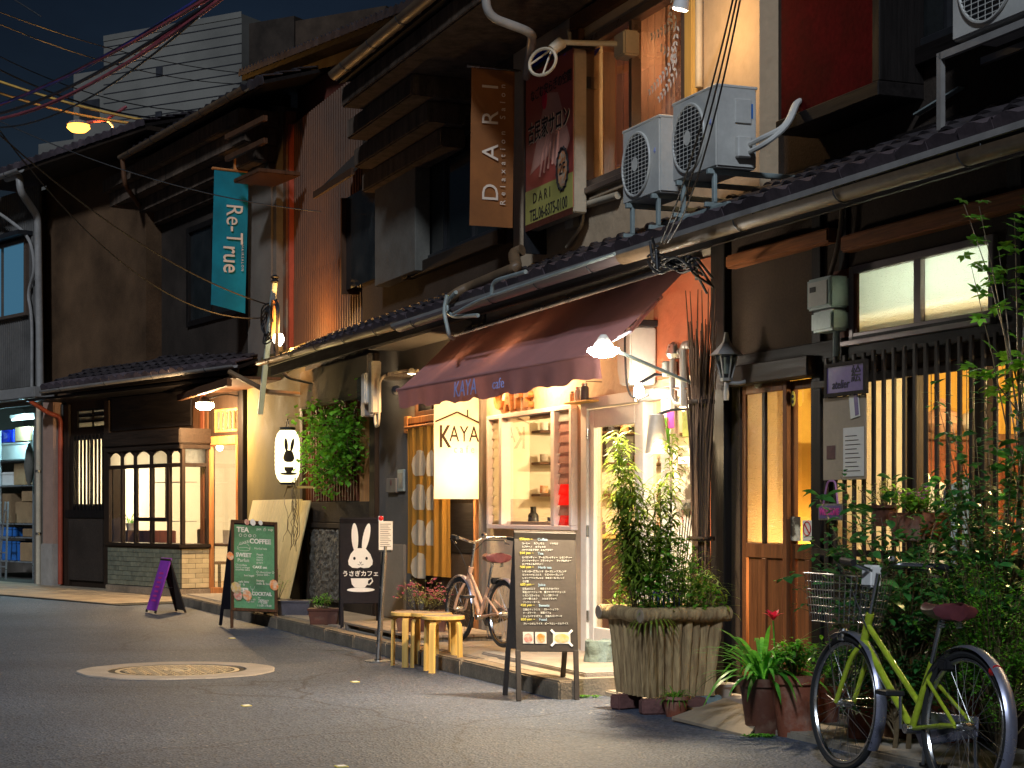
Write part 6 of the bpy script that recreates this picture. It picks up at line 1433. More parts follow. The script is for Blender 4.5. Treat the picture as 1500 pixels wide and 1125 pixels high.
# green board
g0 = ground(355, 921)
t, fp, L = a_board('menu_board', 'green chalk menu board in a brown frame with tea, coffee and cocktail list', g0.x+.02, g0.y+.28, 0, 24, .54, 1.20, .19, .52, M['brown_wood'], M['board_green'], roll=3.5, back=M['rabbit_black'])
b = MB(); b.box(-.27, -.235, -.012, .006, .19, L).box(.235, .27, -.012, .006, .19, L).box(-.235, .235, -.012, .006, .19, .225).box(-.235, .235, -.012, .006, L-.035, L); put('frame', b.mesh('frame', M['brown_wood'], bev=.003), fp)
def chalk(s, x, z, sz, al='LEFT', rot=0, **k): text('chalk_line', s, sz*.92, M['chalk_white'], fp, on_front(x*.9, -.0005, z, rot), al, **k)
chalk('TEA', -.225, L-.11, .085, bold=.003); chalk('pot ☕ cup', .03, L-.09, .045); chalk('○ ○ ◎ ○', -.2, L-.175, .05); chalk('COFFEE', -.06, L-.235, .082, bold=.003, sx=.95)
chalk('CAKE', -.19, L-.275, .05, rot=18); chalk('SWEET', -.235, L-.40, .07, bold=.002, sx=.9); chalk('Parfait', -.215, L-.46, .058); chalk('Chocolate\nberry orange\ntiramisu cake', -.24, L-.54, .034, line=.85)
chalk('Herbal tea', .0, L-.315, .038); chalk('Peach\ncassis\nberry\ngrape', .03, L-.43, .036, line=.9); chalk('CAKE set', -.02, L-.53, .045, bold=.001); chalk('◇ chocolate ◇\n~Juice 500~', .02, L-.60, .036, line=.9)
chalk('hot bagel', -.13, L-.63, .034); chalk('honey\nmilk & berry', .03, L-.70, .04, line=.9); chalk('cafe latte\n☆ ☆', -.2, L-.72, .036)
chalk('BEER', -.225, L-.80, .07, bold=.003); chalk('COCKTAIL', -.03, L-.835, .06, bold=.002, sx=.85); chalk('lager\nginger ale\nhigh ball', -.10, L-.90, .03, line=.9); chalk('kir\nmojito\nplum wine', .05, L-.90, .028, line=.9); chalk('RABBIT\nCAFE\n11:00~19:00', .13, L-1.03+.09, .036, 'CENTER', line=.85)
b = MB(); b.tube([(-.12+.07*math.cos(u), -.001, L-.33+.02*math.sin(u)) for u in [2*math.pi*i/20 for i in range(20)]], .002, 4, closed=True)
b.bar((-.19, -.001, L-.33), (-.19, -.001, L-.30), .004).bar((-.05, -.001, L-.33), (-.05, -.001, L-.30), .004).tube([(-.12+.06*math.cos(u), -.001, L-.295+.03*math.sin(u)) for u in [math.pi*i/12 for i in range(13)]], .002, 4)
b.bar((-.02, -.001, L-.78), (-.02, -.001, L-.83), .004).tube([(-.045, -.001, L-.75), (-.035, -.001, L-.785), (-.005, -.001, L-.785), (.005, -.001, L-.75)], .002, 4)
put('chalk_drawing', b.mesh('chalk_drawing', M['chalk_white'], fix=False), fp)
for x_, z_, s_, mt in ((-.28, L-.42, .05, 'food_orange'), (-.215, .45, .07, 'food_yellow'), (-.19, .365, .06, 'food_pink'), (-.085, .37, .065, 'food_orange'), (.225, .50, .065, 'food_orange'), (-.09, L-.02, .035, 'food_pink'), (-.02, L-.02, .04, 'white_print'), (.07, L-.02, .03, 'white_print')):
    ph = put('food_photo', MB().prism(ellipse(x_, z_, s_*.8, s_, 20, 9), -.016, -.0135, 'y').mesh('food_photo', M[mt]), fp)
# purple narrow board (seen from the side)
g0 = ground(243, 898)
t, fp, L = a_board('sandwich_board', 'slim purple sandwich board seen from its side in front of the tiled box window', g0.x, g0.y, .012, -62, .42, .70, .03, .42, M['char_plaster'], M['purple'])
b = MB(); [b.box(-.09+.01*(k_ % 3), .09-.012*(k_ % 2), -.001, .001, .15+.06*k_, .175+.06*k_) for k_ in range(7)]; put('faded_print', b.mesh('faded_print', M['pink']), fp)
# rabbit board
g0 = ground(525, 920, .125)
t, fp, L = a_board('rabbit_board', 'black rabbit cafe sign board with a white rabbit head and a cup', g0.x, g0.y+.2, .125, 8, .42, 1.12, .25, .40, M['rabbit_black'], M['rabbit_black'])
def flat(poly, name, mat, y=-.0005): put(name, MB().prism(poly, y-.002, y+.001, 'y').mesh(name, mat), fp)
cz_ = L-.37
head = [(-.05, .05), (-.10, -.01), (-.125, -.08), (-.12, -.12), (-.085, -.15), (-.03, -.155), (0, -.145), (.03, -.155), (.085, -.15), (.12, -.12), (.125, -.08), (.10, -.01), (.05, .05)]
flat([(x, z+cz_) for x, z in head], 'rabbit_print', M['white_print'])
flat(ellipse(-.055, cz_+.165, .034, .145, 2), 'rabbit_print', M['white_print'], -.001); flat(ellipse(.060, cz_+.165, .034, .145, -12), 'rabbit_print', M['white_print'], -.001)
for sx_ in (-1, 1): flat(ellipse(sx_*.062, cz_-.055, .013, .016), 'eye_print', M['rabbit_black'], -.003)
b = MB(); b.tube([(-.03, -.005, cz_-.115), (-.01, -.005, cz_-.125), (0, -.005, cz_-.105), (.01, -.005, cz_-.125), (.03, -.005, cz_-.115)], .0025, 4).tube([(-.012, -.005, cz_-.09), (0, -.005, cz_-.105), (.012, -.005, cz_-.09)], .003, 4); put('nose_print', b.mesh('nose_print', M['rabbit_black']), fp)
text('lettering', 'うさぎカフェ', .062, M['white_print'], fp, on_front(0, -.0005, cz_-.215), bold=.001)
cc = cz_-.31
flat([(-.10, cc+.05), (-.09, cc-.01), (-.06, cc-.045), (.04, cc-.045), (.07, cc-.01), (.08, cc+.05)], 'cup_print', M['white_print']); flat(ellipse(0, cc-.068, .14, .022), 'saucer_print', M['white_print'], -.001)
b = MB(); b.tube([(.075, -.002, cc+.035), (.11, -.002, cc+.05), (.12, -.002, cc+.02), (.09, -.002, cc-.015), (.068, -.002, cc-.01)], .008, 5); put('cup_handle_print', b.mesh('cup_handle_print', M['white_print']), fp)
# metal notice stand
g0 = ground(554, 969)
o = thing('notice_stand', 'thin metal pole stand holding a printed sheet, beside the rabbit board', 'notice stand', place(g0.x, g0.y, 0, 20))
MB().lathe([(.12, 0), (.12, .008), (.04, .016)], 24).build('base', M['steel'], o, smooth=True)
MB().tube([(0, 0, .01), (.06, 0, 1.0)], .025, 12).build('pole', M['steel'], o, smooth=True)
MB().box(.01, .12, -.015, .015, .95, 1.03).build('clamp', M['black_plastic'], o, bev=.005)
MB().box(.0, .125, -.02, -.016, .97, 1.22).build('sheet', M['paper'], o)
b = MB()
for k in range(13): b.box(.012, .11-.012*(k % 3), -.0212, -.0205, 1.0+.016*k, 1.004+.016*k)
b.build('writing', M['print_brown'], o); MB().lathe([(.001, .01), (.022, 0)], 12, (0, 0, 0), capb=False).build('magnet', M['red_plastic'], o).matrix_basis = Matrix.Translation((.02, -.02, 1.245)) @ Matrix.Rotation(R(90), 4, 'X')
MB().box(.0, .04, -.018, .0, 1.22, 1.265).build('top_clip', M['white_print'], o)
# ================================================================ STOOLS (bent birch legs)
def stool(label, x, y, yaw):
    t = thing('stool', label, 'stool', place(x, y, 0, yaw), 'birch stools beside the menu board')
    MB().lathe([(.168, .425), (.175, .43), (.175, .452), (.170, .457)], 36, capt=True).build('seat', M['pale_wood'], t, smooth=True)
    MB().lathe([(.166, .457), (.001, .4585)], 36, capb=False).build('seat_top', M['ply'], t)
    for k in range(4):
        a = R(45+90*k); ca, sa = math.cos(a), math.sin(a); pr = [(.07, .418), (.115, .416), (.14, .405), (.155, .385), (.160, .35), (.165, 0)]
        wd_, th_ = .026, .011; vs = []
        for i, (r, z) in enumerate(pr):
            p0 = pr[max(0, i-1)]; p1 = pr[min(len(pr)-1, i+1)]; dx_, dz_ = p1[0]-p0[0], p1[1]-p0[1]; l = math.hypot(dx_, dz_); nx, nz = -dz_/l*th_, dx_/l*th_
            for s, e in ((-1, -1), (1, -1), (1, 1), (-1, 1)): 
                rr, zz_ = r+nx*e, z+nz*e; vs.append((rr*ca-s*wd_*sa, rr*sa+s*wd_*ca, max(zz_, 0)))
        n_ = len(pr); fs = [(0, 1, 2, 3), tuple((n_-1)*4+q for q in (3, 2, 1, 0))]
        for i in range(n_-1):
            for q in range(4): fs.append((i*4+q, i*4+(q+1) % 4, (i+1)*4+(q+1) % 4, (i+1)*4+q))
        MB().add(vs, fs).build('leg', M['pale_wood'], t, bev=.002)
    return t
g0, g1 = ground(649, 984), ground(602, 976)
stool('front birch stool with round seat and bent legs, nearest the black menu board', g0.x, g0.y+.02, 14)
stool('rear birch stool standing left of the first one', g1.x, g1.y+.05, 30)
g2 = ground(631, 979); stool('third birch stool overlapping between the two others', g2.x, g2.y+.12, 60)
# ================================================================ BICYCLES
def bicycle(label, Mx, fm, wr=.34, wb=1.06, basket=True, low=False, bell=True, scale=1):
    t = thing('bicycle', label, 'bicycle', Mx); hr = wr
    def wheel(x):
        tyre = MB().tube([(x+wr*.955*math.cos(u), 0, hr+wr*.955*math.sin(u)) for u in [2*math.pi*i/56 for i in range(56)]], .018, 8, closed=True).build('wheel', M['rubber'], t, smooth=True)
        put('rim', MB().tube([(x+wr*.88*math.cos(u), 0, hr+wr*.88*math.sin(u)) for u in [2*math.pi*i/56 for i in range(56)]], .011, 6, closed=True).mesh('rim', M['steel'], smooth=True), tyre)
        b = MB()
        for k in range(36):
            u = 2*math.pi*k/36; s = 1 if k % 2 else -1; v = u+(.55 if (k//2) % 2 else -.55)
            b.tube([(x+.02*math.cos(v), s*.028, hr+.02*math.sin(v)), (x+wr*.87*math.cos(u), 0, hr+wr*.87*math.sin(u))], .0011, 4, cap=False)
        put('spokes', b.mesh('spokes', M['steel']), tyre)
        put('hub', MB().tube([(x, -.05, hr), (x, -.03, hr), (x, .03, hr), (x, .05, hr)], [.012, .022, .022, .012], 12).mesh('hub', M['steel'], smooth=True), tyre)
    wheel(0); wheel(wb)
    bbx, bbz = .43, .28*wr/.34; st = Vector((.29, 0, .60*wr/.34)); ht = Vector((wb-.20, 0, .80*wr/.34)); hb_ = Vector((wb-.145, 0, .63*wr/.34)); bb_ = Vector((bbx, 0, bbz))
    for y in (-.05, .05):
        MB().tube([(0, y, hr), (.12, y*.8, hr-.01), tuple(bb_)], .011, 8).build('chain_stay', fm, t, smooth=True); MB().tube([(0, y, hr), (st.x+.0, y*.4, st.z-.08)], .009, 8).build('seat_stay', fm, t, smooth=True)
        MB().tube(bent([(wb-.14, y*.55, hb_.z-.01), (wb-.11, y*.9, hb_.z-.06), (wb-.05, y, hr+.10), (wb, y, hr)], .06), [.014]*3+[.013]*(8)+[.011]*3 if False else .0125, 8).build('fork_blade', fm, t, smooth=True)
    MB().tube([tuple(bb_), tuple(st)], .0165, 12).build('seat_tube', fm, t, smooth=True)
    MB().tube([tuple(hb_-Vector((.01, 0, -.03))), tuple(bb_)], .019, 12).build('down_tube', fm, t, smooth=True)
    MB().tube([tuple(ht-Vector((-.015, 0, .06))), tuple(bb_.lerp(st, .38))], .015, 12).build('top_tube', fm, t, smooth=True)
    MB().tube([tuple(ht), tuple(hb_)], .021, 12).build('head_tube', fm, t, smooth=True)
    MB().cyl((bbx, -.04, bbz), (bbx, .04, bbz), .024, n=14).build('bottom_bracket', M['steel'], t, smooth=True)
    MB().tube([tuple(st), (st.x-.055, 0, st.z+.20)], .0125, 10).build('seat_post', M['steel'], t, smooth=True)
    # saddle
    sx, sz = st.x-.06, st.z+.215; vs = []; n, m = 14, 12
    for i in range(n+1):
        u = i/n; x = sx-.13+.27*u; w_ = .105*(1-u)**.7+.020+.01*math.sin(math.pi*u)
        if i == 0: w_ = .06
        for k in range(m):
            a = 2*math.pi*k/m; zz_ = .034*math.sin(a)*(1-.3*u) if math.sin(a) > 0 else .052*math.sin(a)*(1-.45*u)
            vs.append((x-(.02*(abs(math.cos(a)) < .4) if i == 0 else 0), w_*math.cos(a), sz+.03+zz_+.012*(1-2*u)**2))
    fs = [(i*m+k, i*m+(k+1) % m, (i+1)*m+(k+1) % m, (i+1)*m+k) for i in range(n) for k in range(m)]+[tuple(range(m-1, -1, -1)), tuple(n*m+k for k in range(m))]
    sd = MB().add(vs, fs).build('saddle', M['saddle'], t, smooth=True)
    for y in (-.045, .045): put('spring', MB().tube([(sx-.08+.014*math.cos(6.28*k/8), y+.014*math.sin(6.28*k/8), sz-.045+.05*k/32) for k in range(33)], .0035, 5).mesh('spring', M['steel'], smooth=True), sd)
    # fenders
    def fender(x, a0, a1, name):
        vs = []; n_ = 26; R_ = wr+.025
        for i in range(n_+1):
            a = R(a0+(a1-a0)*i/n_)
            for q in range(7):
                v = -1+q/3; rr = R_-.012*v*v; vs.append((x+rr*math.cos(a), .030*v, hr+rr*math.sin(a)))
        fn = MB().add(vs, [(7*i+q, 7*i+q+1, 7*i+q+8, 7*i+q+7) for i in range(n_) for q in range(6)]).build(name, M['fender'], t, smooth=True, fix=False)
        b = MB()
        for s in (-1, 1): b.tube([(x, s*.045, hr), (x+R_*math.cos(R(a1-8)), s*.028, hr+R_*math.sin(R(a1-8)))], .0022, 5)
        put('fender_stay', b.mesh('fender_stay', M['steel']), fn)
    fender(0, 25, 205, 'rear_fender'); fender(wb, 168, -18 if False else 35, 'front_fender') if not basket else fender(wb, 60, 215, 'front_fender')
    # chain guard, crank, pedals, stand
    b = MB(); b.prism([(-.02, hr+.045), (bbx, bbz+.085), (bbx+.08, bbz), (bbx, bbz-.085), (-.02, hr-.045)], -.062, -.05, 'y'); b.build('chain_guard', M['fender'] if basket else M['steel'], t, bev=.004)
    MB().tube([(bbx, -.07, bbz), (bbx+.02, -.085, bbz-.17)], .009, 8).build('crank', M['steel'], t); MB().tube([(bbx, .06, bbz), (bbx-.02, .085, bbz+.17)], .009, 8).build('crank', M['steel'], t)
    MB().box(bbx-.03, bbx+.07, -.19, -.09, bbz-.185, bbz-.16).build('pedal', M['black_plastic'], t, bev=.005); MB().box(bbx-.07, bbx+.03, .09, .19, bbz+.155, bbz+.18).build('pedal', M['black_plastic'], t, bev=.005)
    MB().tube([(0, -.055, hr), (.08, -.13, .012)], .008, 8).build('kickstand', M['steel'], t)
    # stem and handlebar
    top = ht+Vector((-.055, 0, .20))
    MB().tube([tuple(ht), tuple(top)], .0125, 10).build('stem', M['steel'], t, smooth=True)
    hx, hz = top.x+.03, top.z+.01
    hbp = MB().tube(bent([(hx-.24, -.27, hz+.035), (hx-.10, -.26, hz+.045), (hx+.04, -.13, hz+.04), (hx, -.03, hz), (hx, .03, hz), (hx+.04, .13, hz+.04), (hx-.10, .26, hz+.045), (hx-.24, .27, hz+.035)], .06), .011, 8).build('handlebar', M['steel'], t, smooth=True)
    for s in (-1, 1):
        put('grip', MB().tube([(hx-.25, s*.27, hz+.034), (hx-.13, s*.262, hz+.043)], .017, 10).mesh('grip', M['black_plastic'], smooth=True), hbp)
        put('brake_lever', MB().tube([(hx-.08, s*.255, hz+.025), (hx-.12, s*.245, hz-.005), (hx-.19, s*.25, hz-.01)], .006, 6).mesh('brake_lever', M['steel'], smooth=True), hbp)
        MB().tube([(hx-.08, s*.25, hz+.02), (hx+.10, s*.16, hz+.02), (hx+.13, s*.05, hz-.10), (hx+.02, s*.02, hz-.28)], .004, 5).build('brake_cable', M['wire'], t, smooth=True)
    if bell: MB().lathe([(.024, 0), (.026, .01), (.018, .024), (.001, .028)], 16, (hx+.02, -.11, hz+.055)).build('bell', M['steel'], t, smooth=True)
    if basket:
        x0, x1, y0, y1, z0, z1 = wb-.12, wb+.18, -.17, .17, hr+wr+.06, hr+wr+.30; b = MB()
        def ringat(z, g): return [(x0+g, y0+g, z), (x1-g, y0+g, z), (x1-g, y1-g, z), (x0+g, y1-g, z)]
        for k in range(7):
            z = z0+(z1-z0)*k/6; g = .035*(1-k/6); b.tube(ringat(z, g), .0028 if k < 6 else .0045, 5, closed=True)
        for i in range(11):
            u = i/10
            for (p, q) in (((x0, y0), (x1, y0)), ((x1, y0), (x1, y1)), ((x1, y1), (x0, y1)), ((x0, y1), (x0, y0))):
                a = (p[0]+(q[0]-p[0])*u, p[1]+(q[1]-p[1])*u); cxx, cyy = (x0+x1)/2, (y0+y1)/2
                lo = (cxx+(a[0]-cxx)*.80, cyy+(a[1]-cyy)*.80); b.tube([(lo[0], lo[1], z0), (a[0], a[1], z1)], .0018, 4)
            b.tube([(x0+.035+(x1-x0-.07)*u, y0+.035, z0), (x0+.035+(x1-x0-.07)*u, y1-.035, z0)], .0018, 4)
        b.build('basket', M['steel'], t)
        MB().lathe([(.030, 0), (.034, .03), (.02, .06)], 14, (wb+.05, 0, z0-.09), capt=True).build('headlight', M['steel'], t, smooth=True)
        for s in (-1, 1): MB().tube([(wb, s*.05, hr), (wb+.06, s*.09, z0)], .004, 5).build('basket_stay', M['steel'], t)
        MB().box(wb-.24, wb-.14, -.03, .03, z1-.05, z1+.06).build('lamp_bracket', M['white_paint'], t, bev=.01)
    MB().cyl((-.20, 0, hr+wr*.78), (-.225, 0, hr+wr*.78), .028, n=14).build('rear_reflector', M['red_plastic'], t)
    MB().box(.12, .19, -.04, .04, hr+.235, hr+.29).build('lock', M['black_plastic'], t, bev=.01)
    return t
rb, fb = Vector((2.01, 7.95)), Vector((1.66, 8.95)); dv = fb-rb; yaw = math.degrees(math.atan2(dv.y, dv.x))
g = bicycle('lime green city bicycle with wire basket parked before the flower pots', Matrix.Translation((rb.x, rb.y, 0)) @ Matrix.Rotation(R(yaw), 4, 'Z') @ Matrix.Rotation(R(3.5), 4, 'X'), M['lime'])
# small pink bicycle on the timber deck
dk = thing('timber_deck', 'low pallet like timber deck in front of the cafe wall under the small bicycle', 'deck', at(A, -3.75, -1.0, .125))
for k in range(6): MB().box(.0, 2.2, k*.145, k*.145+.135, .05, .075).build('plank', M['ply'], dk, bev=.003)
for x_ in (.05, 1.05, 2.1): MB().box(x_, x_+.07, .0, .86, 0, .05).build('bearer', M['grey_wood'], dk)
pf = ground(672, 938, .2); pr_ = Vector((pf.x+.38, pf.y-.74))
pf = Vector((pf.x, pf.y)); dv = pf-pr_; yaw = math.degrees(math.atan2(dv.y, dv.x))
bicycle('small salmon pink bicycle between the birch stools and menu board', Matrix.Translation((pr_.x, pr_.y, .2)) @ Matrix.Rotation(R(yaw), 4, 'Z') @ Matrix.Rotation(R(2), 4, 'X'), M['pink_paint'], wr=.27, wb=dv.length, basket=False)
# ================================================================ PLANTER with bamboo like plants
pc = thing_at(A, 'log_planter', 'big square concrete planter moulded like logs, overflowing with plants by the cafe door', 'planter', 0, 0, 0)
c0 = Vector((1.0, 11.74))
PL0 = Matrix.Translation((c0.x, c0.y, .10)) @ Matrix.Rotation(R(25), 4, 'Z'); pc.matrix_basis = PL0
def taper(w0, w1, z0, z1, nseg=40, name='body'):
    vs = []; 
    per = []
    for s in range(4):
        for k in range(nseg): per.append((s, k/nseg))
    def pt(s, u, w): 
        c = [(-w, -w), (w, -w), (w, w), (-w, w)]; a, b_ = c[s], c[(s+1) % 4]; return (a[0]+(b_[0]-a[0])*u, a[1]+(b_[1]-a[1])*u)
    rz = 12; r6 = random.Random(9); off = [r6.uniform(-.012, .012) for _ in per]
    for j in range(rz+1):
        v = j/rz; w_ = w0+(w1-w0)*v
        for i, (s, u) in enumerate(per):
            g_ = -.022 if (i % 5 == 0) else (.006 if i % 5 in (2, 3) else 0); d = (-.024 if i % 5 == 0 else (.0, .010, .013, .008)[i % 5-1]+off[(i//5)*5])+.0022*math.sin(v*7+(i//5)*2.1)+.004*off[(i*7+j*3) % len(off)]/.012*.5
            x, y = pt(s, u, w_+d); vs.append((x, y, z0+(z1-z0)*v))
    n_ = len(per); fs = [(j*n_+i, j*n_+(i+1) % n_, (j+1)*n_+(i+1) % n_, (j+1)*n_+i) for j in range(rz) for i in range(n_)]; fs.append(tuple(range(n_-1, -1, -1)))
    return MB().add(vs, fs).build(name, M['bark'], pc, smooth=False)
taper(.235, .275, 0, .50)
for k, (p, q) in enumerate((((-.33, -.285), (.33, -.285)), ((.285, -.235), (.285, .235)), ((-.285, .235), (-.285, -.235)), ((.33, .285), (-.33, .285)))):
    d_ = Vector((q[0]-p[0], q[1]-p[1], 0)).normalized(); z_ = .535
    lg = MB().tube([(p[0], p[1], z_), (p[0]*.6+q[0]*.4, p[1]*.6+q[1]*.4, z_+.008), (p[0]*.3+q[0]*.7, p[1]*.3+q[1]*.7, z_-.004), (q[0], q[1], z_)], [.050, .046, .049, .050], 14).build('rim_log', M['bark'], pc, smooth=True)
    if k in (0, 3):
        for e_, s_ in ((p, -1), (q, 1)): put('log_end', MB().tube([(e_[0]+d_.x*s_*.001, e_[1], z_), (e_[0]+d_.x*s_*.006, e_[1], z_)], [.045, .043], 14).mesh('log_end', M['ply']), lg)
MB().box(-.25, .25, -.25, .25, .42, .50).build('soil', M['soil'], pc)
PW = PL0
for k, (x_, y_, mt) in enumerate(((-.20, -.26, 'brick_red'), (.04, -.27, 'brick_red'), (.20, -.2, 'stone_blue'), (-.22, .1, 'brick_red'), (.18, .15, 'stone_blue'))):
    o = thing('brick', ['brick under the left front corner of the log planter', 'brick under the middle of the log planter', 'grey brick under the right front of the log planter', 'brick under the left rear of the log planter', 'grey brick under the rear of the log planter'][k], 'brick', Matrix.Translation((0, 0, -.10)) @ PW @ Matrix.Translation((x_, y_, 0)) @ Matrix.Rotation(R(8*k-14), 4, 'Z'))
    MB().box(-.105, .105, -.05, .05, 0, .098).build('block', M[mt], o, bev=.01)
bp = thing('bamboo_plant', 'tall slender bushy green plant rising from the log planter', 'plant', PW @ Matrix.Translation((-.1, .0, .50)))
r8 = random.Random(11)
b = MB(); lb = MB()
for k in range(24):
    a = r8.uniform(0, 6.28); r0 = .02+.10*r8.random(); hgt = r8.uniform(.75, 1.25) if k < 18 else r8.uniform(.4, .8); ln = r8.uniform(.02, .15)
    base = Vector((r0*math.cos(a), r0*math.sin(a), 0)); tip = base+Vector((ln*math.cos(a)-.06*hgt, ln*math.sin(a), hgt)); mid = base.lerp(tip, .5)+Vector((.02*math.cos(a), .02*math.sin(a), .02))
    pts = [base, mid, tip]; b.tube(pts, [.004, .003, .0015], 4)
    n_ = int(hgt*105)
    for i in range(n_):
        u = .22+.78*(i/n_); p = (base.lerp(mid, u*2) if u < .5 else mid.lerp(tip, u*2-1)); d = rdir(-.1, .75, r8); leaf(lb, p, d, r8.uniform(.10, .19), r8.uniform(.014, .022), droop=r8.uniform(.6, 1.5))
b.build('stems', M['twig'], bp); lb.build('foliage', M['leaf_bamboo'], bp, fix=False, kind='stuff')
us = thing('planter_undergrowth', 'mixed low leafy growth filling the log planter', 'plant', PW @ Matrix.Translation((.04, -.02, .50)))
for mt, n_, L_, W_, nm in (('leaf_bright', 1200, (.03, .06), (.022, .038), 'foliage'), ('leaf_bamboo', 900, (.08, .20), (.009, .015), 'blades'), ('leaf_pale', 240, (.05, .10), (.012, .02), 'pale_foliage')):
    lb = MB()
    for i in range(n_):
        x_, y_ = r8.uniform(-.27, .27), r8.uniform(-.27, .27); hz_ = .46*(1-(x_*x_+y_*y_)/.18)*(1.25 if x_ < .1 else .9)
        z_ = r8.random()**.7*max(.05, hz_)+.0; leaf(lb, (x_*1.05, y_*1.05, z_), rdir(-.1, .9, r8), r8.uniform(*L_), r8.uniform(*W_), droop=r8.uniform(.3, 1.6))
    lb.build(nm, M[mt], us, fix=False, kind='stuff')
b = MB(); 
for i in range(60):
    x_, y_ = r8.uniform(-.24, .24), r8.uniform(-.24, .24); b.tube([(x_, y_, -.02), (x_*1.15, y_*1.15, r8.uniform(.15, .42))], [.003, .0015], 4)
for i in range(5): b.tube([(.05+.012*i, .05, -.02), (.09+.025*i, .02, .62+.03*i)], .004, 4)
b.build('stems', M['twig'], us)
lb = MB()
for a in range(26):
    u = 2*math.pi*a/26; leaf(lb, (-.24, -.2, .0), (math.cos(u), math.sin(u), .7), .26, .014, 2.2, 6)
    leaf(lb, (.24, .05, .03), (math.cos(u), math.sin(u), .9), .24, .018, 1.6, 5)
lb.build('trailing_leaves', M['leaf_bamboo'], us, fix=False, kind='stuff')
o = thing('bottle_rack', 'dark blue little wire fence stuck in the log planter', 'garden ornament', PW @ Matrix.Translation((-.17, -.16, .44)))
b = MB()
for k in range(6): b.tube([(.04*k, 0, 0), (.04*k, 0, .22), (.04*k+.02, 0, .25), (.04*k+.035, 0, .22)], .006, 5)
b.tube([(-.01, 0, .08), (.24, 0, .08)], .005, 5); b.build('wires', M['wire_blue'], o)
g0 = ground(882, 1002); o = thing('stone_block', 'rough blue grey stone block beside the cafe door step', 'stone', place(g0.x, g0.y+.2, .0, 20))
b = MB(); r9 = random.Random(3); vs = []
for j in range(6):
    for i in range(12):
        u = 2*math.pi*i/12; rr = .13*(1+.12*r9.uniform(-1, 1)); vs.append((rr*math.cos(u), rr*.8*math.sin(u), .05+.27*j/5+r9.uniform(-.01, .01)))
b.add(vs, [(12*j+i, 12*j+(i+1) % 12, 12*(j+1)+(i+1) % 12, 12*(j+1)+i) for j in range(5) for i in range(12)]+[tuple(range(11, -1, -1)), tuple(range(60, 72))]); b.build('block', M['stone_blue'], o, bev=.006); MB().box(-.1, .1, -.07, .07, 0, .06).build('foot', M['brick_red'], o)
# ramp board
o = thing('ramp_board', 'weathered plywood ramp board lying in front of the wooden house door', 'board', place(1.72, 11.15, 0, 0))
b = MB(); q = [ground(984, 1050, .03), ground(1097, 1078, .01), ground(1118, 1042, .12), ground(1062, 1022, .14)]
vs = [(p.x-1.72, p.y-11.15, z_) for p, z_ in zip(q, (.03, .012, .11, .14))]; b.add(vs+[(x, y, z-.018) for x, y, z in vs], [(0, 1, 2, 3), (7, 6, 5, 4), (0, 4, 5, 1), (1, 5, 6, 2), (2, 6, 7, 3), (3, 7, 4, 0)]); b.build('board', M['ply'], o)
# ================================================================ POTS AND PLANTS
def pot(b, r, h, rim=.012): b.lathe([(r*.70, 0), (r*.97, h*.86), (r*1.0+rim, h*.86), (r*1.02+rim, h), (r*.92, h), (r*.88, h*.88), (.001, h*.86)], 22); return b
def potted(name, label, x, y, z, r, h, pmat, fn, cat='potted plant', square=False, group=None, yaw=0):
    t = thing(name, label, cat, place(x, y, z, yaw), group); b = MB()
    if square: b.prism([(-r, h), (-r*.86, 0), (r*.86, 0), (r, h)], -r*.55, r*.55, 'y').box(-r-.01, r+.01, -r*.55-.01, r*.55+.01, h-.025, h+.002)
    else: pot(b, r, h)
    b.build('pot', M[pmat], t, smooth=not square, bev=.006 if square else 0)
    MB().lathe([(r*.85*(.55 if square else 1), h*.9+(.02 if square else 0)), (.001, h*.95+(.02 if square else 0))], 14, capb=False).build('soil', M['soil'], t)
    fn(t, r, h); return t
def f_strap(n, L, W, mt='leaf_lily', droop=1.4, seed=1, single=True):
    def f(t, r, h):
        rr = random.Random(seed)
        if single:
            for i in range(n):
                b = MB(); a = rr.uniform(0, 6.28); e = rr.uniform(.5, 2.2); leaf(b, (r*.4*math.cos(a)*rr.random(), r*.4*math.sin(a)*rr.random(), h*.9), (math.cos(a), math.sin(a), e), L*rr.uniform(.6, 1.1), W, droop*rr.uniform(.6, 1.2), 7, fold=.4); b.build('leaf', M[mt], t, fix=False, smooth=True)
        else:
            b = MB()
            for i in range(n): a = rr.uniform(0, 6.28); e = rr.uniform(.3, 2.2); leaf(b, (r*.4*math.cos(a), r*.4*math.sin(a), h*.9), (math.cos(a), math.sin(a), e), L*rr.uniform(.5, 1.1), W, droop*rr.uniform(.6, 1.2), 5)
            b.build('foliage', M[mt], t, fix=False, kind='stuff')
    return f
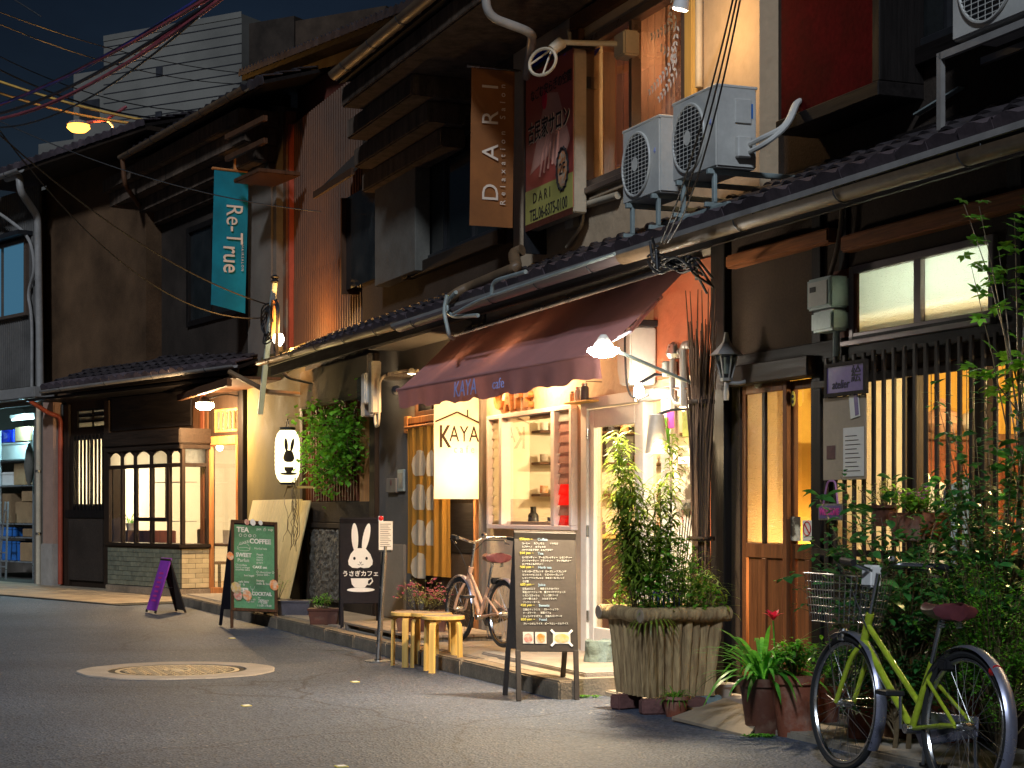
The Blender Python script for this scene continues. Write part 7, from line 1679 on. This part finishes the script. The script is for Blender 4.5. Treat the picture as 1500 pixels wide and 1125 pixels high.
def f_bush(n, rad, hh, Ls, Ws, mt='leaf_bright', flowers=None, nf=0, seed=2, z0=0, lift=0):
    def f(t, r, h):
        rr = random.Random(seed); b = MB(); st_ = MB(); tips = []
        for i in range(max(6, n//30)):
            a = rr.uniform(0, 6.28); q = rr.random()**.5; tip = Vector((rad*q*math.cos(a), rad*q*math.sin(a), h+lift+hh*rr.uniform(.5, 1)*(1-.35*q*q))); st_.tube([(r*.2*math.cos(a), r*.2*math.sin(a), h*.85), tuple(tip)], [.005, .002], 4); tips.append(tip)
        for i in range(n):
            tp_ = rr.choice(tips); u = rr.uniform(.35, 1.05); p = Vector((0, 0, h)).lerp(tp_, u)+Vector((rr.gauss(0, rad*.16), rr.gauss(0, rad*.16), rr.gauss(0, hh*.08))); leaf(b, p, rdir(-.2, .9, rr), rr.uniform(*Ls), rr.uniform(*Ws), rr.uniform(.2, 1.1), 2 if Ls[1] < .04 else 3)
        b.build('foliage', M[mt], t, fix=False, kind='stuff'); st_.build('stems', M['twig'], t)
        if flowers:
            fb_ = MB()
            for i in range(nf):
                tp_ = rr.choice(tips); p = tp_+Vector((rr.gauss(0, rad*.15), rr.gauss(0, rad*.15), rr.uniform(-.02, .03)))
                for k in range(5): u = 2*math.pi*k/5; leaf(fb_, p, (math.cos(u), math.sin(u), .8), .016*rad/.2+.006, .010*rad/.2+.004, .2, 2)
            fb_.build('flowers', M[flowers], t, fix=False, kind='stuff')
    return f
gp = lambda px, py, z=0: ground(px, py, z)
g0 = gp(1122, 1078); potted('lily_pot', 'dark red round pot of strap leaved lily at the ramp board', g0.x, g0.y+.12, 0, .14, .33, 'pot_brown', f_strap(84, .50, .030, seed=4))
g0 = gp(1170, 1085); t = potted('terracotta_pot', 'terracotta pot of ferns and small leaves right of the lily', g0.x+.02, g0.y+.22, 0, .15, .36, 'terracotta', f_bush(420, .17, .22, (.03, .07), (.012, .03), 'leaf_ivy', seed=6))
o = thing('red_flower', 'single red cactus flower above the lily leaves', 'flower', place(gp(1138, 1078).x, gp(1138, 1078).y+.15, 0)); b = MB()
for k in range(9): a = 2*math.pi*k/9; leaf(b, (0, 0, .66), (math.cos(a)*(.6 if k % 2 else 1), math.sin(a)*(.6 if k % 2 else 1), 1.3), .085, .034, .8, 3)
b.build('petals', M['flower_red'], o, fix=False); MB().tube([(.02, .01, .3), (0, 0, .66)], .005, 5).build('stem', M['leaf_lily'], o)
g0 = gp(990, 1050); potted('small_terracotta_pot', 'small terracotta pot with trailing grass in front of the log planter', g0.x, g0.y+.02, 0, .085, .13, 'terracotta', f_strap(60, .14, .008, 'leaf_bright', 1.8, 3, False))
g0 = gp(1058, 1030); potted('white_pot', 'small whitish pot with a seedling right of the log planter', g0.x, g0.y+.05, 0, .085, .13, 'pot_white', f_strap(14, .07, .010, 'leaf_pale', .6, 3, False))
g0 = gp(1066, 1004); o = thing('clay_jar', 'round dark clay jar behind the white pot by the dark post', 'jar', place(g0.x, g0.y+.35, .04)); MB().lathe([(.08, 0), (.15, .10), (.17, .22), (.14, .33), (.09, .38), (.10, .40), (.085, .40)], 24).build('body', M['pot_brown'], o, smooth=True)
g0 = gp(475, 915, .125); potted('small_azalea_pot', 'small brown pot with a green shrub left of the rabbit board', g0.x, g0.y, .125, .16, .17, 'pot_brown', f_bush(260, .16, .17, (.025, .05), (.007, .012), 'leaf_bright', seed=9), square=True)
g0 = gp(434, 902, .125); potted('trough_pot', 'empty dark plastic trough between the green board and the shrub pot', g0.x-.02, g0.y+.1, .125, .20, .17, 'pot_dark', lambda t, r, h: None, cat='planter', square=True, yaw=-8)
g0 = gp(402, 898, .125); potted('sparse_plant_pot', 'dark trough with a wispy plant half hidden by the green menu board', g0.x+.0, g0.y+.1, .125, .16, .16, 'pot_dark', f_bush(240, .16, .40, (.02, .045), (.006, .012), 'leaf_ivy', 'flower_pink', 8, seed=12), square=True, yaw=-8)
g0 = gp(617, 925, .2); potted('pink_flower_pot', 'brown trough pot of pink flowering heather behind the stools', g0.x, g0.y+.1, .125, .24, .26, 'pot_brown', f_bush(700, .26, .30, (.02, .035), (.007, .012), 'leaf_pale', 'flower_pink', 90, seed=14), square=True)
g0 = gp(664, 912, .2); o = thing('dry_twigs', 'upright clump of dry brown twigs behind the pink bicycle wheel', 'plant', place(g0.x, g0.y+.45, .125)); b = MB()
for k in range(70): a = r8.uniform(0, 6.28); h_ = r8.uniform(.3, .75); b.tube([(.05*math.cos(a), .05*math.sin(a), 0), (.16*math.cos(a)*r8.random(), .16*math.sin(a)*r8.random(), h_)], [.004, .001], 4)
b.build('twigs', M['grey_wood'], o, kind='stuff')
for k, (px, py) in enumerate(((858, 1022), (676, 974), (1112, 1080))):
    g0 = gp(px, py); o = thing('weed', ['weed growing at the kerb right of the black menu board', 'weed growing at the kerb behind the birch stools', 'weed at the corner of the ramp board'][k], 'weed', place(g0.x, g0.y, 0)); b = MB()
    for i in range(40): a = r8.uniform(0, 6.28); leaf(b, (r8.uniform(-.08, .08), r8.uniform(-.03, .03), 0), (math.cos(a), math.sin(a), 1), .05, .02, 1.2, 2)
    b.build('foliage', M['leaf_ivy'], o, fix=False, kind='stuff')
# pots behind the bicycle
specs = [(1200, 1075, .30, .15, .26, 'terracotta', 'leaf_ivy', 'small terracotta pot of creeping leaves behind the front wheel', 260), (1262, 1100, .25, .14, .34, 'terracotta', 'leaf_bright', 'tall terracotta pot seen through the front wheel', 240), (1320, 1105, .45, .18, .28, 'pot_brown', 'leaf_dark', 'brown glazed pot of dark leaves between the two wheels', 420), (1400, 1118, .6, .20, .30, 'terracotta', 'leaf_dark', 'wide terracotta pot behind the rear wheel', 420), (1475, 1118, .75, .18, .30, 'pot_dark', 'leaf_ivy', 'dark pot of ivy at the right edge of the picture', 420), (1225, 1050, .75, .14, .3, 'pot_dark', 'leaf_ivy', 'dark pot with lacy leaves by the door post', 420)]
for k, (px, py, back, r_, h_, pmn, lm, lb_, n_) in enumerate(specs):
    g0 = gp(px, py); potted('flower_pot', lb_, g0.x+back*.25, g0.y+back, 0, r_*.8, h_, pmn, f_bush(n_, r_*1.15, .26, (.03, .06), (.015, .03), lm, seed=20+k), group='flower pots around the green bicycle')
# wire basket greens
potted('fern_pot', 'pot of thin arching grass blades behind the bicycle basket', gp(1205, 1000).x+.05, gp(1205, 1000).y-.7, 0, .13, .42, 'pot_dark', f_strap(120, .55, .010, 'leaf_lily', 1.3, 31, False))
# big shrubs on the right: camellia with separate leaves, and clipped azalea
def branchy(name, label, P0, h, spread, nb, nl, leafmesh, mat, seed, lean=(0, 0), zmin=.35, scale=(.8, 1.2), count=240, stuffL=(.05, .085), stuffW=(.022, .034)):
    t = thing(name, label, 'shrub', Matrix.Translation(P0)); rr = random.Random(seed); st_ = MB(); tips = []
    trunk_top = Vector((lean[0]*.4, lean[1]*.4, h*.45)); st_.tube([(0, 0, 0), tuple(trunk_top*.5+Vector((.02, 0, 0))), tuple(trunk_top)], [.016, .012, .008], 7)
    for i in range(nb):
        a = rr.uniform(0, 6.28); u = rr.uniform(.25, 1); s0 = Vector((0, 0, 0)).lerp(trunk_top, u); tip = Vector((lean[0]+spread*math.cos(a)*rr.uniform(.3, 1), lean[1]+spread*.6*math.sin(a)*rr.uniform(.3, 1), h*rr.uniform(zmin, 1))); m_ = s0.lerp(tip, .55)+Vector((0, 0, .05)); st_.tube([tuple(s0), tuple(m_), tuple(tip)], [.005, .003, .0012], 5); tips.append((s0, m_, tip))
    st_.build('stems', M['twig'], t, smooth=True)
    lb = MB(); k = 0
    for i in range(nl):
        s0, m_, tip = rr.choice(tips); u = rr.uniform(.35, 1.05); p = (s0.lerp(m_, u*2) if u < .5 else m_.lerp(tip, u*2-1)); p = p+Vector((rr.gauss(0, .02), rr.gauss(0, .02), rr.gauss(0, .02))); d = rdir(-.35, .55, rr)
        if k < count and leafmesh:
            o = bpy.data.objects.new('leaf', leafmesh); COL.objects.link(o); o.parent = t; s_ = rr.uniform(*scale); o.matrix_basis = Matrix.Translation(p) @ d.to_track_quat('Y', 'Z').to_matrix().to_4x4() @ Matrix.Rotation(rr.uniform(-.7, .7), 4, 'Y') @ Matrix.Scale(s_, 4); k += 1
        else: leaf(lb, p, d, rr.uniform(*stuffL), rr.uniform(*stuffW), rr.uniform(.1, .6), 3)
    if lb.v: lb.build('foliage', mat, t, fix=False, kind='stuff')
    return t
b = MB(); leaf(b, (0, 0, 0), (0, 1, 0), .11, .048, .35, 4, fold=.35); CAM_L = b.mesh('leaf', M['leaf_dark'], smooth=True, fix=False)
def Aw(px, y, z=0): return A.M @ Vector((AX(px, y), y, z))
branchy('camellia_shrub', 'dark glossy leaved camellia shrub in front of the slatted window', Aw(1330, -.55), 1.50, .72, 70, 2000, CAM_L, M['leaf_dark'], 41, zmin=.5, count=280)
branchy('camellia_shrub', 'tall camellia at the right edge reaching over the slatted window', Aw(1462, -.6), 1.95, .42, 50, 1700, CAM_L, M['leaf_dark'], 42, zmin=.45, count=200)
branchy('azalea_bush', 'dense clipped green azalea bush behind the bicycle saddle', Aw(1462, -.78), 1.08, .44, 90, 5200, None, M['leaf_ivy'], 43, zmin=.35, stuffL=(.022, .04), stuffW=(.009, .015))
branchy('low_shrub', 'low dark bush between the bicycle basket and the saddle', Aw(1310, -.6), .90, .5, 44, 2400, None, M['leaf_dark'], 44, zmin=.3, stuffL=(.04, .07), stuffW=(.018, .03))
b = MB()
for a in (0, 55, -55, 105, -105): leaf(b, (0, 0, 0), (math.sin(R(a)), math.cos(R(a)), 0), .05 if abs(a) < 60 else .035, .024, .2, 2)
MAP_L = b.mesh('leaf', M['leaf_bright'], fix=False)
o = branchy('maple_branch', 'bright green lobed leaves of a climbing maple branch at the upper right', A.M @ Vector((AX(1492, -.5), -.5, 1.2)), 1.75, .38, 18, 150, MAP_L, M['leaf_bright'], 45, zmin=.45, count=150, scale=(.9, 1.6))
# flower basket hanging on the slats
p = A.p(1345, 775, -.35); t = thing_at(A, 'hanging_planter', 'terracotta hanging planter of pink and lilac flowers on the lower lattice', 'hanging planter', p.x, p.y, p.z)
b = MB(); b.prism([(-.17, .09), (-.12, -.07), (.12, -.07), (.17, .09)], -.09, .09, 'y'); b.build('pot', M['terracotta'], t, bev=.01); f_bush(420, .22, .16, (.03, .055), (.015, .03), 'leaf_bright', 'flower_lilac', 16, seed=51)(t, .1, .07)
chain(t, (.10, -.05, .1), (.10, -.05, -.35), 9, .02)
p = A.p(1296, 745, -.3); t = thing_at(A, 'hanging_planter', 'small feathery plant in a hanging pot below the notice board', 'hanging planter', p.x, p.y, p.z-.1)
b = MB(); pot(b, .08, .12); b.build('pot', M['pot_brown'], t, smooth=True); f_bush(300, .15, .18, (.02, .04), (.006, .010), 'leaf_pale', seed=52)(t, .08, .11)
# ivy on the lattice by the lantern
iv = thing_at(A, 'ivy', 'green ivy hanging over the red lattice beside the rabbit lantern', 'ivy', 0, 0, 0); lb = MB(); st_ = MB(); r10 = random.Random(61)
ix0, ix1 = AX(437, -.3), AX(527, -.15); iz0, iz1 = A.z(480, 735, -.2), A.z(480, 592, -.2)
for k in range(24):
    x_ = r10.uniform(ix0, ix1); u = (x_-ix0)/(ix1-ix0); z_ = iz1+.12*math.sin(u*7)+r10.uniform(-.15, .05); bot = iz0+(.55*abs(u-.45)**1.2)+r10.uniform(-.05, .35); pts = []; n_ = 12; xx = x_; yy = -.14
    for i in range(n_+1): pts.append((xx, yy-.10*math.sin(i*.5+k), z_+(bot-z_)*i/n_)); xx += r10.uniform(-.05, .05)
    st_.tube(pts, .004, 4)
    for i in range(62):
        q = pts[min(n_, int(r10.random()**.85*n_))]; leaf(lb, (q[0]+r10.gauss(0, .07), q[1]+r10.gauss(-.04, .06), q[2]+r10.gauss(0, .06)), rdir(-.8, .3, r10), r10.uniform(.07, .11), r10.uniform(.05, .075), .5, 2)
st_.build('stems', M['twig'], iv); lb.build('foliage', M['leaf_ivy'], iv, fix=False, kind='stuff')
o = thing_at(A, 'bare_vines', 'bare dark vines trailing down the cream boards below the lantern', 'vine', AX(438, -.3), -.3, 0); b = MB()
for k in range(9):
    x_ = r10.uniform(-.15, .25); pts = [(x_, -.08, A.z(440, 735, -.3)+.3)]
    for i in range(9): x_ += r10.uniform(-.07, .07); pts.append((x_, -.10+r10.uniform(-.03, .03), pts[-1][2]-r10.uniform(.06, .13)))
    b.tube(pts, .004, 4)
b.build('stems', M['twig'], o, smooth=True)
# ================================================================ INDOOR THINGS
# cafe (the street view looks along the wall, so the furniture stands along the left side wall)
ct = thing_at(A, 'counter', 'wooden cafe counter seen through the window', 'counter', -2.2, .25, .1); MB().box(0, .45, 0, 1.9, 0, .95).build('body', M['brown_wood'], ct); MB().box(-.03, .5, -.05, 1.95, .95, .99).build('top', M['pale_wood'], ct, bev=.005)
for k in range(3):
    o = thing_at(A, 'cup_shelf', ['top shelf of cups on the side wall of the cafe', 'middle shelf of cups on the side wall of the cafe', 'bottom shelf of cups on the side wall of the cafe'][k], 'shelf', -2.24, .42, 1.45+.30*(2-k)); MB().box(0, .22, 0, 1.9, 0, .022).build('board', M['brown_wood'], o)
    for i in range(13): r_ = .032+.008*(i % 3 == 0); MB().lathe([(r_*.7, .024), (r_, .03), (r_, .10)], 12, (.12, .08+.14*i, 0)).build('cup', M[('white_paint', 'pot_white', 'food_orange', 'pot_dark')[(i*3+k) % 4]], o, smooth=True)
for k, (y_, hh_, mt, n_) in enumerate(((.32, .26, 'black_metal', 'black iron stand'), (.48, .16, 'pot_dark', 'dark canister'), (.62, .2, 'blue_plastic', 'blue canister'), (.78, .24, 'white_paint', 'white coffee maker'), (.95, .16, 'brick_red', 'red tin'))):
    o = thing_at(A, 'jar', '%s standing on the cafe counter behind the window' % n_, 'jar', -1.95+.03*k, y_, 1.09)
    MB().lathe([(.06, 0), (.05, hh_*.7), (.028, hh_*.8), (.028, hh_)], 14, capt=True).build('body', M[mt], o, smooth=True)
o = thing_at(A, 'wall_picture', 'dark framed picture on the cafe wall seen through the glazed door', 'picture', -2.22, 1.15, 1.75); MB().box(0, .03, 0, .35, 0, .38).build('frame', M['dark_wood'], o); MB().box(.031, .036, .03, .32, .03, .35).build('print', M['curtain_grey'], o)
o = thing_at(A, 'dried_flowers', 'orange dried flowers in a vase inside the glazed door', 'vase', .35, .55, .1); MB().box(-.2, .2, -.2, .2, 0, .75).build('stand', M['brown_wood'], o); MB().lathe([(.05, .75), (.08, .85), (.04, 1.0)], 14).build('vase', M['terracotta'], o, smooth=True); b = MB()
for i in range(80): a = rnd.uniform(0, 6.28); leaf(b, (0, 0, 1.0), (math.cos(a)*.6, math.sin(a)*.6, 1), rnd.uniform(.12, .25), .02, .6, 3)
b.build('flowers', M['food_orange'], o, fix=False, kind='stuff')
# room of the wooden house: cabinet, wreath, figures, cloths
cb = thing_at(A, 'cabinet', 'brown wooden cabinet in the yellow room behind the slats', 'cabinet', 3.0, .45, .2); MB().box(0, .45, 0, 1.5, 0, 1.58).build('body', M['red_wood'], cb, bev=.01); MB().box(0, .49, -.04, 1.54, 1.58, 1.63).build('top', M['brown_wood'], cb, bev=.008)
for k in range(4): put('door', MB().box(.45, .47, .04+.36*k, .37+.36*k, .15, 1.45).mesh('door', M['red_wood'], bev=.012), cb)
MB().box(.475, .485, .02, 1.48, 1.2, 1.215).build('rail', M['steel'], cb)
o = thing_at(A, 'wreath', 'green leafy wreath on the yellow wall behind the slats', 'wreath', 3.1, .78, 2.16); b = MB()
for i in range(260): a = rnd.uniform(0, 6.28); leaf(b, (rnd.uniform(0, .05), .13*math.cos(a), .20*math.sin(a)), rdir(-1, 1), .06, .025, .3, 2)
b.build('foliage', M['leaf_bright'], o, fix=False, kind='stuff')
for k, (x_, y_, z_, s_, mt, lb_) in enumerate(((3.25, .93, 1.84, .10, 'white_paint', 'white china bird on the cabinet behind the slats'), (3.25, 1.20, 1.84, .15, 'curtain_peach', 'peach cloth doll on the cabinet behind the slats'), (4.0, .48, 1.45, .11, 'white_paint', 'white hat on a stand behind the slats'), (3.25, 1.5, 1.84, .15, 'white_paint', 'white lace bundle on the cabinet at the right edge'))):
    o = thing_at(A, 'figurine', lb_, 'ornament', x_, y_, z_); MB().lathe([(s_*.6, 0), (s_*.9, s_*.4), (s_*.7, s_*.9), (s_*.3, s_*1.1), (s_*.38, s_*1.35), (.001, s_*1.6)], 16).build('body', M[mt], o, smooth=True)
    if k == 2: MB().cyl((0, 0, 0), (0, 0, -1.24), .02, n=8).build('stand', M['brown_wood'], o)
for mt, x_, y_, lb_ in (('white_print', 4.25, .42, 'white shirt hanging behind the slats'), ('curtain_blue', 4.5, .50, 'light blue garment hanging behind the slats')):
    if mt == 'curtain_blue': M[mt] = pm('denim', (.10, .18, .36), rough=.9)
    o = thing_at(A, 'shirt', lb_, 'shirt', x_, y_, 1.45, 60); b = MB(); b.prism([(-.12, -.5), (.12, -.5), (.11, 0), (.04, .05), (-.04, .05), (-.11, 0)], -.03, .03, 'y'); b.build('body', M[mt], o, bev=.02)
    for s_ in (-1, 1): MB().tube([(s_*.09, 0, -.01), (s_*.15, 0, -.28)], [.04, .03], 8).build('sleeve', M[mt], o, smooth=True)
    MB().tube([(0, 0, .05), (0, 0, .95)], .003, 5).build('hanger_cord', M['wire'], o)
o = thing_at(A, 'hanging_scarf', 'dark grey knitted scarf hanging inside the sliding door glass', 'scarf', AX(1178), .35, .75); vs = []
for j in range(13):
    for i in range(9): vs.append((.11*(i/8-.5)*(1.5 if j < 10 else 1.1)+.01*math.sin(j), .02*math.sin(i*1.6+j*.5), 1.2*j/12))
MB().add(vs, [(j*9+i, j*9+i+1, (j+1)*9+i+1, (j+1)*9+i) for j in range(12) for i in range(8)]).build('cloth', M['curtain_grey'], o, smooth=True, fix=False)
o = thing_at(A, 'door_wreath', 'small wreath with red berries low in the door opening', 'wreath', AX(1212), .12, A.z(1212, 775)); b = MB()
for i in range(200): a = rnd.uniform(0, 6.28); leaf(b, (.10*math.cos(a), rnd.uniform(-.02, .02), .12*math.sin(a)), rdir(-1, 1), .05, .012, .3, 2)
b.build('foliage', M['leaf_pale'], o, fix=False, kind='stuff'); b = MB()
for i in range(14): b.lathe([(.001, -.012), (.012, 0), (.001, .012)], 8, (rnd.uniform(-.1, .1), -.03, rnd.uniform(-.14, -.06)), capb=False)
b.build('berries', M['red_plastic'], o, kind='stuff')
# corner shop
tb = thing_at(Cf, 'table', 'dark table inside the corner shop window', 'table', -2.4, 1.2, .05); MB().box(-.6, .6, -.35, .35, .70, .74).build('tabletop', M['brown_wood'], tb, bev=.005)
for sx_ in (-1, 1):
    for sy_ in (-1, 1): MB().box(sx_*.55-.03, sx_*.55+.03, sy_*.3-.03, sy_*.3+.03, 0, .70).build('leg', M['dark_wood'], tb)
def chair(x, y, yaw, lb_):
    t = thing_at(Cf, 'chair', lb_, 'chair', x, y, .05, yaw, 'chairs in the corner shop'); MB().box(-.21, .21, -.21, .21, .42, .46).build('seat', M['brown_wood'], t, bev=.006); MB().box(-.21, .21, .17, .21, .52, .98).build('backrest', M['grey_wood'], t, bev=.01)
    for sx_ in (-1, 1):
        for sy_ in (-1, 1): MB().box(sx_*.19-.018, sx_*.19+.018, sy_*.19-.018, sy_*.19+.018, 0, .97 if sy_ > 0 else .42).build('leg', M['dark_wood'], t)
chair(-2.1, .72, 180, 'dark chair at the near side of the shop table'); chair(-1.45, 1.2, -90, 'dark chair at the right end of the shop table'); chair(-2.7, 1.75, 0, 'dark chair behind the shop table')
o = thing_at(Cf, 'sofa', 'grey sofa inside the corner shop near the door', 'sofa', -1.5, 2.3, .05); MB().box(-.7, .7, -.35, .35, .1, .42).build('seat', M['curtain_grey'], o, bev=.04); MB().box(-.7, .7, .2, .4, .42, .95).build('backrest', M['curtain_grey'], o, bev=.05)
for k, z_ in enumerate((1.15, 1.75)): o = thing_at(Cf, 'glass_shelf', ['lower glass shelf in the box window', 'upper glass shelf in the box window'][k], 'shelf', -1.6, -.30, z_); MB().box(-.55, .35, -.1, .2, 0, .012).build('board', M['alu'], o)
o = thing_at(Cf, 'card_stand', 'pale card stand on the shop table', 'card', -2.3, 1.05, .79); MB().box(-.12, .12, 0, .02, 0, .22).build('card', M['paper'], o)
o = thing_at(Cf, 'crate', 'reddish wooden crate in the left of the box window', 'crate', -3.3, .3, .75); MB().box(-.35, .35, -.2, .2, 0, .25).build('body', M['red_wood'], o, bev=.01); MB().box(-.5, .6, -.3, .3, -.7, -.02).build('stand', M['brown_wood'], o)
o = thing_at(Cf, 'potted_palm', 'little potted palm in the left of the box window', 'potted plant', -3.75, .1, 1.0); b = MB(); pot(b, .08, .12); b.build('pot', M['pot_white'], o, smooth=True); f_strap(26, .30, .02, 'leaf_lily', 1.4, 8, False)(o, .08, .12); MB().box(-.1, .1, -.1, .1, -.95, 0).build('stand', M['brown_wood'], o)
# garage shelves and boxes
gs0, gs1 = CX(-45, .95), CX(53, .95)
o = thing_at(Cf, 'garage_shelving', 'grey metal shelving in the open garage', 'shelving', gs0, .9, 0)
for k, z_ in enumerate((.35, .82, 1.08, 1.82, 2.32)): MB().box(0, gs1-gs0, 0, .6, z_-.025, z_).build('shelf', M['alu'], o)
for x_ in (0, (gs1-gs0)*.5, gs1-gs0-.04): MB().box(x_, x_+.04, -.01, .03, 0, 2.9).build('upright', M['alu'], o)
bxs = [(.10, .35, .62, .36, 'cardboard', 'small brown carton on the lowest garage shelf, right end'), (.80, .35, .75, .38, 'blue_plastic', 'blue plastic crate on the lowest garage shelf'), (.10, .82, .5, .16, 'cardboard', 'flat carton on the second garage shelf'), (.95, .82, .6, .18, 'blue_plastic', 'flat blue box on the second garage shelf'), (.08, 1.08, .85, .42, 'cardboard', 'wide open carton on the third garage shelf'), (.15, 1.50, .5, .2, 'cardboard', 'brown carton on top of the wide open carton'), (1.15, 1.08, .55, .58, 'cardboard', 'tall carton on the third garage shelf'), (.45, 1.82, .55, .42, 'cardboard', 'square carton on the fourth garage shelf'), (.06, 1.82, .32, .26, 'cardboard', 'narrow carton on the fourth garage shelf, right end'), (1.08, 1.82, .5, .26, 'white_paint', 'white box on the fourth garage shelf'), (.40, 2.32, 1.2, .34, 'white_paint', 'stack of white trays on the top garage shelf'), (.35, 2.665, .6, .28, 'cardboard', 'tan carton on top of the white trays'), (1.0, 2.665, .6, .24, 'blue_tarp', 'folded blue sheet on top of the white trays')]
for k, (dx_, z_, w_, h_, mt, lb_) in enumerate(bxs):
    p_ = thing_at(Cf, 'carton' if mt == 'cardboard' else 'storage_box', lb_, 'box', gs1-dx_-w_, .95, z_+.001, rnd.uniform(-3, 3)); MB().box(0, w_, 0, .42, 0, h_).build('body', M[mt], p_, bev=.01)
    MB().box(-.004, w_+.004, .18, .24, h_*.985, h_+.004).build('tape', M['ply'], p_) if mt == 'cardboard' else MB().box(-.012, w_+.012, -.012, .43, h_-.04, h_-.01).build('rim', M[mt], p_, bev=.004)
o = thing_at(Cf, 'stepladder', 'small aluminium stepladder in front of the garage shelves', 'ladder', CX(4, .7), .6, 0); b = MB(); b.bar((0, 0, 0), (.12, .1, 1.5), .03).bar((.36, 0, 0), (.24, .1, 1.5), .03)
for k in range(5): b.bar((.02+.02*k, .02*k, .25+.27*k), (.34-.02*k, .02*k, .25+.27*k), .025)
b.build('frame', M['alu'], o)
o = thing_at(Cf, 'plastic_bag', 'crumpled grey plastic bag hanging at the right of the garage', 'bag', CX(43, .75), .75, 2.3); b = MB(); b.lathe([(.02, .3), (.07, .15), (.10, -.15), (.06, -.4), (.02, -.5)], 12); b.build('bag', M['curtain_grey'], o, smooth=True)
# ================================================================ OVERHEAD CABLES
def wpt(px, py, Y): return Vector(((px-HORX)*Y/FPX, Y, EYE+(HORY-py)*Y/FPX))
def cable(label, p, q, s, r, mt, group=None, n=20):
    o = thing('overhead_cable', label, 'cable', Matrix.Translation(p), group); MB().tube([c-p for c in sag(p, q, s, n)], r, 6).build('strand', M[mt], o, smooth=True); return o
B0, B1 = wpt(-60, 172, 22), wpt(330, -18, 11)
for k, (mt, dz, sg) in enumerate((('wire_pink', 0, .0), ('wire_blue', .035, .05), ('wire', -.03, .10), ('wire_pink', -.05, .16), ('wire', .02, .02), ('wire_pink', .0, .24), ('wire', -.03, .34))):
    cable(['thick pink cable of the bundle crossing the top left corner', 'blue cable in the top left bundle', 'black cable in the top left bundle', 'lower pink cable in the top left bundle', 'black cable on top of the bundle', 'loose pink loop below the bundle', 'loose black loop hanging lowest under the bundle'][k], B0+Vector((0, 0, dz)), B1+Vector((.0, 0, dz)), .10+sg*.8, .016 if k < 5 else .009, mt, 'bundled cables at the top left')
for k, (px0, py0, px1, py1, Y0, Y1, mt, s, r, lb_) in enumerate(((-40, 105, 245, 182, 33, 33, 'wire_yellow', .1, .025, 'upper yellow cable lit by the street lamp'), (-40, 122, 250, 186, 33.3, 33, 'wire_yellow', .15, .025, 'lower yellow cable lit by the street lamp'), (-10, -20, 60, 24, 20, 20, 'wire', 0, .008, 'short thin wire at the top left corner'), (-40, 2, 420, 110, 30, 40, 'wire', .3, .009, 'highest black wire across the dark sky'), (-40, 18, 420, 122, 30, 40, 'wire', .4, .009, 'second black wire across the dark sky'), (-40, 62, 400, 150, 26, 34, 'wire', .5, .009, 'black wire passing over the tower wall'), (-60, 70, 300, 175, 25, 30, 'wire', .3, .014, 'thick black wire running down to the roofs'), (-20, 180, 395, 447, 18, 23.4, 'wire', .25, .009, 'black wire running down to the cable pole'), (-20, 165, 392, 465, 18, 23.4, 'wire', .6, .008, 'lower black wire running down to the cable pole'), (-20, 168, 470, 310, 22, 22, 'wire', .2, .007, 'thin wire crossing the teal banner'))):
    cable(lb_, wpt(px0, py0, Y0), wpt(px1, py1, Y1), s, r, mt)
for k in range(3):
    cable(['leftmost black wire falling past the air conditioners', 'middle black wire falling past the air conditioners', 'rightmost black wire falling past the air conditioners'][k], wpt(1078+5*k, -20, 9.6), A.M @ Vector((AX(968+5*k, -.85), -.85, A.z(968+5*k, 355, -.85))), .12+.05*k, .0055, 'wire', 'wires falling past the air conditioners')
o = thing_at(A, 'cable_tangle', 'tangled black cables at the gutter above the right end of the awning', 'cables', 0, 0, 0); r11 = random.Random(8)
for k in range(9):
    pts = [tuple(A.p(r11.uniform(945, 965), r11.uniform(345, 385), -.82))]
    for i in range(5): pts.append(tuple(A.p(960+14*i+r11.uniform(-8, 8), 385+r11.uniform(-16, 18), -.80+r11.uniform(-.04, .1))))
    pts.append(tuple(A.p(r11.uniform(1015, 1045), r11.uniform(385, 430), -.35))); MB().tube(bent(pts, .2), .009, 6).build('cable', M['wire'], o, smooth=True)
# ================================================================ lettering becomes plain meshes
bpy.context.view_layer.update(); dg = bpy.context.evaluated_depsgraph_get()
for o in [q for q in COL.objects if q.type == 'FONT']:
    me = bpy.data.meshes.new_from_object(o.evaluated_get(dg)); nm, par, mb = o.name, o.parent, o.matrix_basis.copy()
    bpy.data.objects.remove(o); n_ = bpy.data.objects.new(nm, me); COL.objects.link(n_); n_.parent = par; n_.matrix_basis = mb
